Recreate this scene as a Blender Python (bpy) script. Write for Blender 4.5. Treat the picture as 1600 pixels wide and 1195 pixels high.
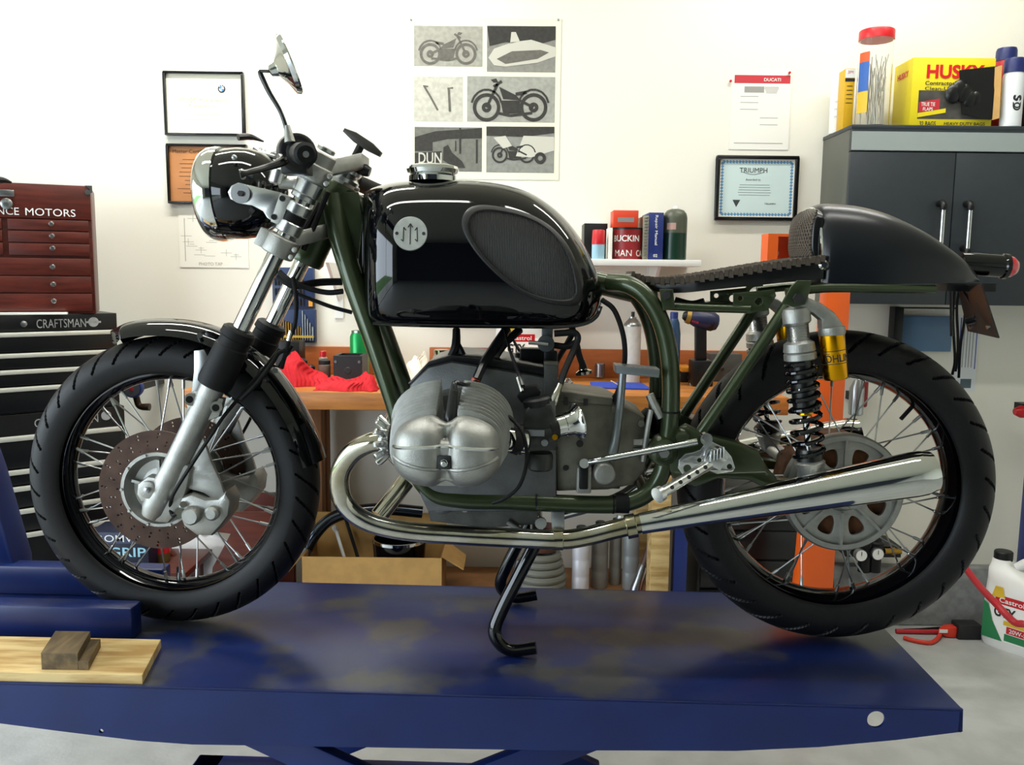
import bpy, bmesh, math, random
from mathutils import Vector, Matrix
random.seed(7)
PI = math.pi
for o in list(bpy.data.objects): bpy.data.objects.remove(o)
scene = bpy.context.scene
COL = scene.collection

# ---------------------------------------------------------------- camera
F = 1357.0                              # focal length in pixels of the 1600 x 1195 frame
PITCH = math.atan((597.5-430)/F); ROLL = 0.012
CAM = Vector((0, 0, 1.30))
FW = Vector((0, math.cos(PITCH), -math.sin(PITCH)))
R0 = Vector((1, 0, 0)); U0 = Vector((0, math.sin(PITCH), math.cos(PITCH)))
RT = R0*math.cos(ROLL)+U0*math.sin(ROLL); UP = U0*math.cos(ROLL)-R0*math.sin(ROLL)
cd = bpy.data.cameras.new('camera'); cam = bpy.data.objects.new('camera', cd); COL.objects.link(cam)
cd.sensor_width = 36; cd.lens = F/1600*36; cd.clip_start = .05
M = Matrix((RT, UP, -FW)).transposed().to_4x4(); M.translation = CAM; cam.matrix_world = M
scene.camera = cam
scene.view_settings.view_transform = 'Standard'; scene.view_settings.look = 'None'
scene.view_settings.gamma = 1; scene.view_settings.use_curve_mapping = False
scene.view_settings.exposure = -0.08

# ---------------------------------------------------------------- world (overcast sky outside the left window) and lamps' light
w = bpy.data.worlds.new('sky'); scene.world = w; w.use_nodes = True
bg = w.node_tree.nodes['Background']; bg.inputs[0].default_value = (.78, .89, 1, 1); bg.inputs[1].default_value = 8.5
def area(name, loc, sx, sy, power, col, rot=(0, 0, 0)):
    l = bpy.data.lights.new(name, 'AREA'); l.shape = 'RECTANGLE'; l.size = sx; l.size_y = sy; l.energy = power; l.color = col
    o = bpy.data.objects.new(name, l); o.location = loc; o.rotation_euler = rot; COL.objects.link(o); return o
CEIL = 2.85
TUBES = [(-1.05, 2.62), (1.2, 2.62), (-0.75, 1.55), (0.75, 1.55)]
TUBEP = [36, 17, 13, 13]
for (tx, ty), tp in zip(TUBES, TUBEP):
    area('tube_light', (tx, ty, CEIL-.085), 1.2, .10, tp, (1, .985, .925))

# ---------------------------------------------------------------- pixels to places
def ray(px, py): return FW+RT*((px-800)/F)-UP*((py-597.5)/F)
def Y(px, py, y):
    d = ray(px, py); return CAM+d*((y-CAM.y)/d.y)
def G(px, py, z):
    d = ray(px, py); return CAM+d*((z-CAM.z)/d.z)
def mpx(n, P): return n*((Vector(P)-CAM).dot(FW))/F        # n pixels in metres at P

# ---------------------------------------------------------------- materials
def lin(c):
    if isinstance(c, str):
        c = [int(c[i:i+2], 16)/255 for i in (0, 2, 4)]
    return [x/12.92 if x <= .04045 else ((x+.055)/1.055)**2.4 for x in c]+[1]
MATS = {}
def mat(name, col=None, rough=.5, metal=0, noise=0, scale=20, bump=0, bscale=200, coat=0, col2=None, stretch=None, trans=0, emit=0, alpha=1, rnoise=0, spec=None):
    if name in MATS: return MATS[name]
    m = bpy.data.materials.new(name); m.use_nodes = True; N = m.node_tree.nodes; L = m.node_tree.links
    b = N['Principled BSDF']; c = lin(col)
    b.inputs['Base Color'].default_value = c; b.inputs['Roughness'].default_value = rough; b.inputs['Metallic'].default_value = metal
    if spec is not None: b.inputs['Specular IOR Level'].default_value = spec
    if coat: b.inputs['Coat Weight'].default_value = coat; b.inputs['Coat Roughness'].default_value = .03
    if trans: b.inputs['Transmission Weight'].default_value = trans
    if alpha < 1: b.inputs['Alpha'].default_value = alpha
    if emit: b.inputs['Emission Color'].default_value = c; b.inputs['Emission Strength'].default_value = emit
    tc = N.new('ShaderNodeTexCoord'); src = tc.outputs['Object']
    if stretch:
        mp = N.new('ShaderNodeMapping'); mp.inputs['Scale'].default_value = stretch; L.new(src, mp.inputs[0]); src = mp.outputs[0]
    if noise or rnoise:
        n = N.new('ShaderNodeTexNoise'); n.inputs['Scale'].default_value = scale; n.inputs['Detail'].default_value = 4; L.new(src, n.inputs['Vector'])
    if noise:
        r = N.new('ShaderNodeValToRGB'); L.new(n.outputs[0], r.inputs[0])
        c2 = lin(col2) if col2 else [x*(1-noise) for x in c[:3]]+[1]
        r.color_ramp.elements[0].color = c2; r.color_ramp.elements[0].position = .38; r.color_ramp.elements[1].color = c; r.color_ramp.elements[1].position = .62
        L.new(r.outputs[0], b.inputs['Base Color'])
    if rnoise:
        mr = N.new('ShaderNodeMapRange'); mr.inputs[3].default_value = max(0, rough-rnoise); mr.inputs[4].default_value = min(1, rough+rnoise)
        L.new(n.outputs[0], mr.inputs[0]); L.new(mr.outputs[0], b.inputs['Roughness'])
    if bump:
        n2 = N.new('ShaderNodeTexNoise'); n2.inputs['Scale'].default_value = bscale; L.new(src, n2.inputs['Vector'])
        bp = N.new('ShaderNodeBump'); bp.inputs['Strength'].default_value = bump; bp.inputs['Distance'].default_value = .002
        L.new(n2.outputs[0], bp.inputs['Height']); L.new(bp.outputs[0], b.inputs['Normal'])
    MATS[name] = m; return m

# ---------------------------------------------------------------- mesh builder
def spline(pts, n=8, closed=False):
    P = [Vector(p) for p in pts]; out = []
    m = len(P)
    rng = range(m if closed else m-1)
    for i in rng:
        p1 = P[i]; p2 = P[(i+1) % m]
        p0 = P[(i-1) % m] if (closed or i > 0) else p1*2-p2
        p3 = P[(i+2) % m] if (closed or i+2 < m) else p2*2-p1
        for k in range(n):
            t = k/n
            out.append(.5*((2*p1)+(p2-p0)*t+(2*p0-5*p1+4*p2-p3)*t*t+(3*p1-p0-3*p2+p3)*t**3))
    if not closed: out.append(P[-1].copy())
    return out
def lerpseq(vals, n):
    out = []
    for i in range(len(vals)-1):
        for k in range(n): out.append(vals[i]+(vals[i+1]-vals[i])*k/n)
    return out+[vals[-1]]
def frame_of(ax):
    ax = Vector(ax).normalized()
    h = Vector((0, 0, 1)) if abs(ax.z) < .9 else Vector((1, 0, 0))
    a = ax.cross(h).normalized(); return a, ax.cross(a).normalized(), ax
_fc = {}; THIN = {'Awarded to': 0, 'Presented to': 0, 'PHOTO TAP': 0, 'MOTORS': 0, 'ANCE': 0, 'CRAFTSMAN': 0, 'TRIUMPH': 0, 'MAN': 0, 'HUSKY': .035, 'ROMVIA': .002, '100,000 Mile Award': 0, 'Master Certified Technician': 0, 'Motoren': 0, '3M': 0, 'Repair Manual': .004, 'GTX': .03, 'MIXING': 0, 'BUCKIN': .02, 'TRUE TIE': .01, 'BMW': 0}
def font_mesh(s):
    if s not in _fc:
        cu = bpy.data.curves.new('t', 'FONT'); cu.body = s; cu.size = 1; cu.resolution_u = 3; cu.offset = .012 if s not in THIN else THIN[s]
        ob = bpy.data.objects.new('t', cu); me = bpy.data.meshes.new_from_object(ob)
        vs = [v.co.copy() for v in me.vertices]; fs = [tuple(p.vertices) for p in me.polygons]
        bpy.data.objects.remove(ob); bpy.data.curves.remove(cu); bpy.data.meshes.remove(me)
        _fc[s] = (vs, fs)
    return _fc[s]
def fill_mesh(splines, ext, bevel=0):
    S = 100
    cu = bpy.data.curves.new('t', 'CURVE'); cu.dimensions = '2D'; cu.fill_mode = 'BOTH'
    for s in splines:
        sp = cu.splines.new('POLY'); sp.points.add(len(s)-1); sp.use_cyclic_u = True
        for q, p in zip(sp.points, s): q.co = (p[0]*S, p[1]*S, 0, 1)
    cu.extrude = max(0, ext-bevel)*S; cu.bevel_depth = bevel*S; cu.bevel_resolution = 1; cu.offset = -bevel*S
    ob = bpy.data.objects.new('t', cu); me = bpy.data.meshes.new_from_object(ob)
    vs = [v.co/S for v in me.vertices]; fs = [tuple(p.vertices) for p in me.polygons]
    bpy.data.objects.remove(ob); bpy.data.curves.remove(cu); bpy.data.meshes.remove(me)
    return vs, fs
class MB:
    def __init__(s): s.v = []; s.f = []
    def add(s, vs, fs):
        n = len(s.v); s.v += [Vector(v) for v in vs]; s.f += [tuple(i+n for i in f) for f in fs]; return s
    def box(s, c, d, R=None):
        c = Vector(c); vs = []
        for x in (-.5, .5):
            for y in (-.5, .5):
                for z in (-.5, .5):
                    q = Vector((x*d[0], y*d[1], z*d[2])); vs.append(c+(R @ q if R else q))
        return s.add(vs, [(0, 1, 3, 2), (4, 6, 7, 5), (0, 4, 5, 1), (2, 3, 7, 6), (0, 2, 6, 4), (1, 5, 7, 3)])
    def b2(s, a, b):
        return s.box([(a[i]+b[i])/2 for i in range(3)], [abs(a[i]-b[i]) for i in range(3)])
    def loft(s, rings, closed=True, cap=True):
        n = len(rings[0]); vs = [p for r in rings for p in r]; fs = []
        for i in range(len(rings)-1):
            for j in range(n if closed else n-1):
                k = (j+1) % n; fs.append((i*n+j, i*n+k, (i+1)*n+k, (i+1)*n+j))
        if cap and closed: fs += [tuple(range(n-1, -1, -1)), tuple(range((len(rings)-1)*n, len(rings)*n))]
        return s.add(vs, fs)
    def lathe(s, prof, o, ax, seg=32, cap=True):
        a, b, c = frame_of(ax); o = Vector(o)
        return s.loft([[o+c*h+(a*math.cos(2*PI*j/seg)+b*math.sin(2*PI*j/seg))*max(r, 1e-5) for j in range(seg)] for h, r in prof], True, cap)
    def cyl(s, a, b, r, seg=16, r2=None):
        a = Vector(a); b = Vector(b); d = b-a
        return s.lathe([(0, r), (d.length, r if r2 is None else r2)], a, d, seg)
    def tube(s, pts, r, seg=12, n=6, cap=True, flat=None):
        P = spline(pts, n) if n > 1 else [Vector(p) for p in pts]
        rs = lerpseq(r, n) if isinstance(r, (list, tuple)) else [r]*len(P)
        T = [(P[min(i+1, len(P)-1)]-P[max(i-1, 0)]).normalized() for i in range(len(P))]
        a = frame_of(T[0])[0]; rings = []
        for i, p in enumerate(P):
            a = (a-T[i]*a.dot(T[i])).normalized(); b = T[i].cross(a)
            rings.append([p+(a*math.cos(2*PI*j/seg)+b*math.sin(2*PI*j/seg))*rs[i] for j in range(seg)])
        return s.loft(rings, True, cap)
    def ball(s, c, r, seg=16, sq=(1, 1, 1)):
        c = Vector(c); rings = []
        for i in range(seg//2+1):
            t = PI*i/(seg//2); rr = max(math.sin(t), 1e-4)
            rings.append([c+Vector((math.cos(2*PI*j/seg)*rr*r*sq[0], math.sin(2*PI*j/seg)*rr*r*sq[1], -math.cos(t)*r*sq[2])) for j in range(seg)])
        return s.loft(rings)
    def plate(s, outline, holes, o, ax, ay, thick, bevel=0):
        vs, fs = fill_mesh([outline]+list(holes), thick/2, bevel)
        ax = Vector(ax).normalized(); ay = Vector(ay).normalized(); az = ax.cross(ay); o = Vector(o)
        return s.add([o+ax*v.x+ay*v.y+az*v.z for v in vs], fs)
    def text(s, t, o, ax, ay, w, h=None, depth=.0006, align='c'):
        vs, fs = font_mesh(t)
        x0 = min(v.x for v in vs); x1 = max(v.x for v in vs); y0 = min(v.y for v in vs); y1 = max(v.y for v in vs)
        k = w/(x1-x0); ky = k if h is None else h/(y1-y0)
        ax = Vector(ax).normalized(); ay = Vector(ay).normalized(); az = ax.cross(ay); o = Vector(o)
        cx = {'c': (x0+x1)/2, 'l': x0, 'r': x1}[align]; cy = (y0+y1)/2
        return s.add([o+ax*(v.x-cx)*k+ay*(v.y-cy)*ky+az*depth for v in vs], fs)
    def grid(s, fn, nu, nv, closed_u=False):
        vs = [fn(i/nu, j/nv) for j in range(nv+1) for i in range(nu+(0 if closed_u else 1))]
        n = nu+(0 if closed_u else 1); fs = []
        for j in range(nv):
            for i in range(nu):
                k = (i+1) % n; fs.append((j*n+i, j*n+k, (j+1)*n+k, (j+1)*n+i))
        return s.add(vs, fs)
    def move(s, M): s.v = [M @ v for v in s.v]; return s
    def mesh(s, name, bevel=0, ang=35, smooth=True, bseg=2):
        me = bpy.data.meshes.new(name); me.from_pydata([tuple(v) for v in s.v], [], s.f)
        bm = bmesh.new(); bm.from_mesh(me)
        bmesh.ops.remove_doubles(bm, verts=bm.verts, dist=1e-5)
        bmesh.ops.recalc_face_normals(bm, faces=bm.faces)
        if bevel:
            es = [e for e in bm.edges if len(e.link_faces) == 2 and e.calc_face_angle(0) > math.radians(40)]
            bmesh.ops.bevel(bm, geom=es, offset=bevel, segments=bseg, profile=.5, affect='EDGES', clamp_overlap=True)
        bm.to_mesh(me); bm.free()
        if smooth:
            for p in me.polygons: p.use_smooth = True
            me.set_sharp_from_angle(angle=math.radians(ang))
        return me
    def build(s, name, m, parent=None, **k):
        if not parent:          # a thing of its own: origin at its base
            xs = [v.x for v in s.v]; ys = [v.y for v in s.v]; zs = [v.z for v in s.v]
            o = Vector(((min(xs)+max(xs))/2, (min(ys)+max(ys))/2, min(zs))); s.v = [v-o for v in s.v]
        elif parent in ORG and ORG[parent] is not None:
            s.v = [v-ORG[parent] for v in s.v]
        me = s.mesh(name, **k); me.materials.append(m)
        ob = bpy.data.objects.new(name, me); COL.objects.link(ob)
        if parent: ob.parent = parent; ORG[ob] = ORG.get(parent)
        else: ob.location = o; ORG[ob] = o
        return ob
ORG = {}       # world origin that a thing's parts are measured from (None: parts already in the thing's own frame)
def tag(o, label, cat, group=None):
    o['label'] = label; o['category'] = cat
    if group: o['group'] = group
    return o
def struct(o, label=None):
    o['kind'] = 'structure'
    if label: o['label'] = label
    return o
def thing(name, label, cat, loc, rz=0, group=None, local=False):
    o = bpy.data.objects.new(name, None); o.empty_display_size = .1; COL.objects.link(o)
    o.location = loc; o.rotation_euler = (0, 0, rz); ORG[o] = None if (local or rz) else Vector(loc)
    return tag(o, label, cat, group)
def inst(name, me, parent, M=None):
    o = bpy.data.objects.new(name, me); COL.objects.link(o); o.parent = parent
    if M is not None: o.matrix_local = M
    return o
X = Vector((1, 0, 0)); YA = Vector((0, 1, 0)); Z = Vector((0, 0, 1))

# shared materials
WALL = mat('wall_paint', 'ece9dc', .75, bump=.15, bscale=300)
GREYW = mat('concrete_curb', '9a9c9a', .9, noise=.25, scale=30)
CONC = mat('floor_concrete', 'b4b6b3', .55, noise=.15, scale=9, bump=.3, bscale=80)
BLACK = mat('black_gloss', '050609', .05, spec=.5)
BLKP = mat('black_plastic', '0e0f10', .42, spec=.35)
BLKS = mat('black_satin', '0c0d0f', .28)
RUB = mat('rubber', '0a0a0b', .6, noise=.3, scale=60, spec=.25)
TYRE = mat('tyre_rubber', '0b0b0d', .5, bump=.2, bscale=700, spec=.3)
CHROME = mat('chrome', 'd8dad8', .06, 1)
CHROMED = mat('chrome_aged', 'cbcac4', .09, 1, noise=.2, scale=12, col2='a39c84')
STEEL = mat('steel', 'a8aaab', .28, 1)
ALU = mat('cast_aluminium', 'a3a39e', .42, .85, noise=.15, scale=40, bump=.35, bscale=600)
ALUB = mat('brushed_aluminium', 'cfd1d0', .25, 1)
ALUD = mat('cast_aluminium_dark', '595b58', .5, .7, noise=.35, scale=22, bump=.4, bscale=400)
GREEN = mat('frame_green', '323d24', .32, .45, coat=.4)
WHITE = mat('white_paint', 'eeeeea', .5)
PAPER = mat('paper', 'f3f1e6', .8)
INK = mat('ink', '1b1b1d', .6)
GOLD = mat('gold_anodised', 'd69a12', .22, 1)
ORANGE = mat('orange_paint', 'f0641c', .38)
BLUE = mat('lift_blue', '10235a', .38, noise=.2, scale=7, bump=.06, bscale=60, rnoise=.08, coat=.12, spec=.35)
BLUE.node_tree.nodes['Principled BSDF'].inputs['Coat Roughness'].default_value = .22
RED = mat('red_plastic', 'c4141f', .35)
RAG = mat('red_cloth', 'cf1a26', .9, noise=.2, scale=60, bump=.6, bscale=500)
NAVY = mat('navy', '1c2c6e', .45)
CARD = mat('cardboard', 'c79c5c', .85, noise=.12, scale=25)
WOODB = mat('bench_wood', 'c27a34', .45, noise=.35, scale=6, stretch=(1, 8, 8))
WOODR = mat('chest_mahogany', '5a1f14', .38, noise=.4, scale=10, stretch=(1, 5, 9))
PINE = mat('pine', 'd9bd83', .65, noise=.3, scale=7, col2='b28c50', stretch=(1, 7, 7))
OLDWOOD = mat('old_wood', '75603f', .75, noise=.5, scale=9, stretch=(6, 1, 6))

# ---------------------------------------------------------------- room
WY = 3.20; ROOM = (-3.2, 3.6, -6.2, WY)
def slab(name, a, b, m): return struct(MB().b2(a, b).build(name, m, smooth=False))
x0, x1, y0, y1 = ROOM
slab('floor', (x0, y0, -.1), (x1, y1, 0), CONC)
slab('wall_back', (x0, y1, 0), (x1, y1+.1, CEIL), WALL)
slab('wall_right', (x1, y0, 0), (x1+.1, y1, CEIL), WALL)
slab('wall_front', (x0, y0-.1, 0), (x1, y0, CEIL), mat('dark_wall', '3c4250', .8, noise=.3, scale=2))
slab('ceiling', (x0, y0, CEIL), (x1, y1, CEIL+.1), WALL)
wl = MB()                                               # left wall with the window opening
wy0, wy1, wz0, wz1 = -3.2, 2.2, .02, 2.25
wl.b2((x0-.1, y0, 0), (x0, wy0, CEIL)).b2((x0-.1, wy1, 0), (x0, y1, CEIL)).b2((x0-.1, wy0, 0), (x0, wy1, wz0)).b2((x0-.1, wy0, wz1), (x0, wy1, CEIL))
struct(wl.build('wall_left', WALL, smooth=False))
wf = MB()
for yy in (wy0+.025, (wy0+wy1)/2, wy1-.025): wf.b2((x0-.07, yy-.025, wz0), (x0-.02, yy+.025, wz1))
for zz in (wz0+.025, wz1-.025): wf.b2((x0-.07, wy0, zz-.025), (x0-.02, wy1, zz+.025))
struct(wf.build('window_1', WHITE, smooth=False))
struct(MB().b2((-6.2, -9, -.2), (x0-.1, 9, -.1)).build('driveway', mat('driveway_concrete', 'a5a49e', .9, noise=.2, scale=3), smooth=False), 'pale concrete driveway outside the garage door')
struct(MB().b2((-16, -9, -.2), (-6.2, 9, -.1)).build('lawn', mat('grass', '4f7a32', .9, noise=.4, scale=3), smooth=False), 'green lawn beyond the driveway')
pt = area('window_portal', (x0-.05, (wy0+wy1)/2, (wz0+wz1)/2), wz1-wz0, wy1-wy0, 1, (1, 1, 1), (0, -PI/2, 0)); pt.data.cycles.is_portal = True
# ceiling fixtures
for i, (tx, ty) in enumerate(TUBES):
    t = thing('ceiling_light', 'white fluorescent batten on the ceiling '+('above the framed certificates', 'above the wall cabinet', 'over the front wheel of the motorcycle', 'over the rear wheel of the motorcycle')[i], 'lamp', (tx, ty, CEIL), group='fluorescent battens on the ceiling')
    MB().b2((tx-.64, ty-.06, CEIL-.05), (tx+.64, ty+.06, CEIL)).build('housing', WHITE, t, bevel=.006)
    for s in (-1, 1): MB().b2((tx+s*.62-.012, ty-.05, CEIL-.08), (tx+s*.62+.012, ty+.05, CEIL-.05)).build('end_cap', WHITE, t)
# concrete curb along the wall foot at the right
ca = Y(1385, 885, WY-.045); cbz = ca.z
struct(MB().b2((ca.x-.6, WY-.045, 0), (x1, WY, cbz)).build('baseboard_back', GREYW, bevel=.008))

# ================================================================ lift table
ZT = .515
TA = G(0, 1066, ZT); TB = G(1505, 1108, ZT)
tang = math.atan2(TB.y-TA.y, TB.x-TA.x)
lift = thing('lift_table', 'blue steel motorcycle lift table with worn deck under the motorcycle', 'lift table', (TB.x, TB.y, 0), tang, local=True)
TI = (Matrix.Translation((TB.x, TB.y, 0)) @ Matrix.Rotation(tang, 4, 'Z')).inverted()
def tl(P): return TI @ Vector(P)
TD = .575; TL = 2.62
def hole(cx, cy, r, n=20): return [(cx+r*math.cos(2*PI*i/n), cy+r*math.sin(2*PI*i/n)) for i in range(n)]
SCR = BLUE.copy(); SCR.name = 'lift_blue_worn'; SCR.node_tree.nodes['Principled BSDF'].inputs['Coat Weight'].default_value = .4      # deck paint with rubbed grey-green patches
nt = SCR.node_tree; bs = nt.nodes['Principled BSDF']; old = bs.inputs['Base Color'].links[0].from_socket
n1 = nt.nodes.new('ShaderNodeTexNoise'); n1.inputs['Scale'].default_value = 5.5; n1.inputs['Detail'].default_value = 6
r1 = nt.nodes.new('ShaderNodeValToRGB'); r1.color_ramp.elements[0].position = .53; r1.color_ramp.elements[1].position = .63; r1.color_ramp.elements[1].color = (.75, .75, .75, 1)
mx = nt.nodes.new('ShaderNodeMix'); mx.data_type = 'RGBA'
tcn = [n for n in nt.nodes if n.type == 'TEX_COORD'][0]
nt.links.new(tcn.outputs['Object'], n1.inputs['Vector']); nt.links.new(n1.outputs[0], r1.inputs[0]); nt.links.new(r1.outputs[0], mx.inputs[0])
nt.links.new(old, mx.inputs[6]); mx.inputs[7].default_value = lin('45443a'); nt.links.new(mx.outputs[2], bs.inputs['Base Color'])
MB().b2((-TL, 0, ZT-.006), (0, TD, ZT)).build('deck', SCR, lift, bevel=.002)
# front and rear skirts with tapered ends and round holes
def sk(px, py):
    d = ray(px, py); Ri = TI.to_3x3(); o = TI @ CAM; dd = Ri @ d; k = -o.y/dd.y; q = o+dd*k; return (q.x, q.z)
low = [sk(1504, 1143), sk(1400, 1156), sk(1280, 1167), sk(1150, 1173), sk(850, 1172), sk(300, 1163), sk(215, 1157), sk(100, 1143), sk(0, 1130)]
ol = [(0, ZT)]+low+[(-TL, low[-1][1]+.03), (-TL, ZT)]
h1 = sk(1369, 1124); h2 = sk(158, 1142)
MB().plate(ol, [hole(h1[0], h1[1], .0165), hole(h2[0], h2[1], .0045, 10)], (0, .003, 0), X, Z, .006).build('skirt', BLUE, lift)
MB().plate(ol, [], (0, TD-.003, 0), X, Z, .006).build('skirt', BLUE, lift)
MB().b2((-.006, 0, ZT-.045), (0, TD, ZT-.006)).build('end_plate', BLUE, lift)
# scissor legs and base frame below
for yy in (.08, TD-.08):
    for s in (1, -1):
        m = MB(); a = Vector((-1.0-s*.36, yy+s*.02, .08)); b = Vector((-1.0+s*.40, yy+s*.02, ZT-.09)); d = (b-a)
        ang = math.atan2(d.z, d.x); m.box((a+b)/2, (d.length, .03, .06), Matrix.Rotation(-ang, 3, 'Y')); m.build('scissor_leg', BLUE, lift, bevel=.004)
    MB().b2((-1.65, yy-.03, 0), (-.3, yy+.03, .07)).build('base_rail', BLUE, lift, bevel=.005)
for xx in (-1.65, -.36): MB().b2((xx, .05, 0), (xx+.07, TD-.05, .07)).build('cross_rail', BLUE, lift, bevel=.005)
# wheel clamp: two jaws of square tube and an upright at the front wheel
j0 = tl(G(207, 1001, ZT)); jh = .072
MB().b2((j0.x-.75, j0.y, ZT), (j0.x, j0.y+.05, ZT+jh)).build('clamp_jaw', BLUE, lift, bevel=.006)
j1 = tl(G(150, 932, ZT)); 
MB().b2((j0.x-.75, j1.y, ZT), (j0.x-.04, j1.y+.05, ZT+jh)).build('clamp_jaw', BLUE, lift, bevel=.006)
u0 = tl(Y(40, 880, 2.05)); u1 = tl(Y(2, 740, 2.05)); dx = Vector((.05, 0, 0))
m = MB(); yy0, yy1 = u0.y, u0.y+.08
pp = [(u0.x-.03, ZT), (u0.x-.03, u0.z), (u1.x-.035, u1.z), (u1.x-.10, u1.z+.22), (u1.x-.22, u1.z+.22), (u0.x-.30, ZT)]
m.loft([[Vector((x, yy, z)) for x, z in pp] for yy in (yy0, yy1)]).build('clamp_upright', BLUE, lift, bevel=.005)

# ---------------------------------------------------------------- motorcycle frame of reference
PA = G(278, 968, ZT); PB = G(1302, 992, ZT)
BANG = math.atan2(PB.y-PA.y, PB.x-PA.x); BO = (PA+PB)/2
bike = thing('motorcycle', 'black cafe racer motorcycle with green frame, knee pads and seat cowl, on its centre stand', 'motorcycle', BO, BANG, local=True)
BI = (Matrix.Translation(BO) @ Matrix.Rotation(BANG, 4, 'Z')).inverted(); BI3 = BI.to_3x3(); BC = BI @ CAM
def b(px, py, y):
    d = BI3 @ ray(px, py); return BC+d*((y-BC.y)/d.y)
def bxz(px, py, y):
    q = b(px, py, y); return (q.x, q.z)
def bm(n, y): return n*(y-BC.y)/F*1.0            # n pixels in metres on the plane y
def poly(pts, y): return [bxz(p[0], p[1], y) for p in pts]
def rpoly(pts, y, n=4):
    return [(v.x, v.y) for v in spline([Vector((*bxz(p[0], p[1], y), 0)) for p in pts], n, True)]
def pl(m, pts, y0, y1, bevel=.003, holes=(), ref=None, rounded=False):
    """plate in the x-z plane from y0 (near) to y1, outline in pixels read on plane ref"""
    r = y0 if ref is None else ref
    o = rpoly(pts, r) if rounded else poly(pts, r)
    hs = [hole(*bxz(h[0], h[1], r), bm(h[2], r)) for h in holes]
    return m.plate(o, hs, (0, (y0+y1)/2, 0), X, Z, abs(y1-y0), bevel)
def mir(m):
    q = MB(); q.v = [Vector((v.x, -v.y, v.z)) for v in m.v]; q.f = [tuple(reversed(f)) for f in m.f]; return q
def cp(m):
    q = MB(); q.v = [v.copy() for v in m.v]; q.f = list(m.f); return q

# ---------------------------------------------------------------- wheels
WF = b(275, 751, 0); RF = .322; WF.z = RF+.002
WR = b(1302, 755, 0); RR = .338; WR.z = RR+.002
print('wheels', WF, WR, (WR-WF).length, 'expected z', b(275, 751, 0).z, b(1302, 755, 0).z)
def tyre_mb(c, R, wd, rb, ng, side):
    N, Mn = 1000, 72; h = (R-rb)*.56; hb = R-h-rb; rc = R-h
    def fn(u, v):
        th = 2*PI*u; ph = math.radians(-128+256*v); a = abs(ph)
        r = rc+h*math.cos(ph) if a <= PI/2 else rc-hb*math.sin((a-PI/2)*2.2 if a-PI/2 < PI/4.4 else PI/2)
        y = wd/2*math.sin(ph) if a <= PI/2 else math.copysign(wd/2*(1-.25*((a-PI/2)/.66)**1.5), ph)
        d = 0
        if math.radians(10) < a < math.radians(82):
            q = (th*ng/(2*PI)+a*side*.75+(.5 if ph > 0 else 0)) % 1
            wq = .06*(1-(a-.17)/1.5*.4)
            if abs(q-.5) < wq: d = .006
        r -= d*math.cos(ph); y -= d*math.sin(ph)
        return Vector((c.x+r*math.cos(th), c.y+y, c.z+r*math.sin(th)))
    return MB().grid(fn, N, Mn, True)
def wheel(name, c, R, wd, rb, rin, rw, ng, side, rh, yh, nsp, off):
    prof = [(-rw, rb+.012), (-rw+.004, rb+.012), (-rw+.006, rb), (-.6*rw, rb-.004), (-.35*rw, rin+.006), (.35*rw, rin+.006), (.6*rw, rb-.004), (rw-.006, rb), (rw-.004, rb+.012),
            (rw, rb+.012), (rw, rb-.004), (.72*rw, rb-.010), (.4*rw, rin), (0, rin-.002), (-.4*rw, rin), (-.72*rw, rb-.010), (-rw, rb-.004), (-rw, rb+.012)]
    rim = MB().lathe(prof, c, YA, 96, False).build(name, BLACK, bike, ang=40)
    tyre_mb(c, R, wd, rb, ng, side).build('tyre', TYRE, rim, ang=50)
    # spokes: one shared mesh along +Z, thin wire with a thicker nipple at the rim
    dl = 2.35*2*PI/nsp
    def ends(al, sg, sd):
        Hh = c+Vector((rh*math.cos(al), sd*yh, rh*math.sin(al))); be = al+sg*dl*(.55 if rh > .1 else 1)
        return Hh, c+Vector(((rin+.002)*math.cos(be), sd*.006, (rin+.002)*math.sin(be)))
    H0, Q0 = ends(0, 1, 1); Ln = (Q0-H0).length
    sm = MB().lathe([(0, .0028), (.006, .0018), (Ln-.022, .0018), (Ln-.021, .0034), (Ln, .0036)], (0, 0, 0), Z, 8).mesh('spoke'); sm.materials.append(STEEL)
    for i in range(nsp):
        sd = 1 if i % 2 else -1; sg = 1 if (i//2) % 2 else -1; al = 2*PI*(i+.25*sg)/nsp+off
        Hh, Q = ends(al, sg, sd); inst('spoke', sm, rim, Matrix.Translation(Hh) @ Z.rotation_difference(Q-Hh).to_matrix().to_4x4())
    return rim
fw_ = wheel('front_wheel', WF, RF, .098, .243, .228, .030, 34, -1, .070, .032, 40, .1)
rw_ = wheel('rear_wheel', WR, RR, .124, .252, .237, .036, 30, -1, .116, .048, 40, 0)
m = MB().cyl(WF+Vector((0, -.006, -.228)), WF+Vector((0, -.006, -.228+.03)), .004, 10); m.build('valve_stem', RUB, fw_)
a0 = math.radians(48); q = WR+Vector((math.cos(a0), 0, math.sin(a0)))*.235; q2 = WR+Vector((math.cos(a0), -.02, math.sin(a0)))*.20
MB().cyl(q, q2, .0045, 10).build('valve_stem', RUB, rw_)
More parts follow.
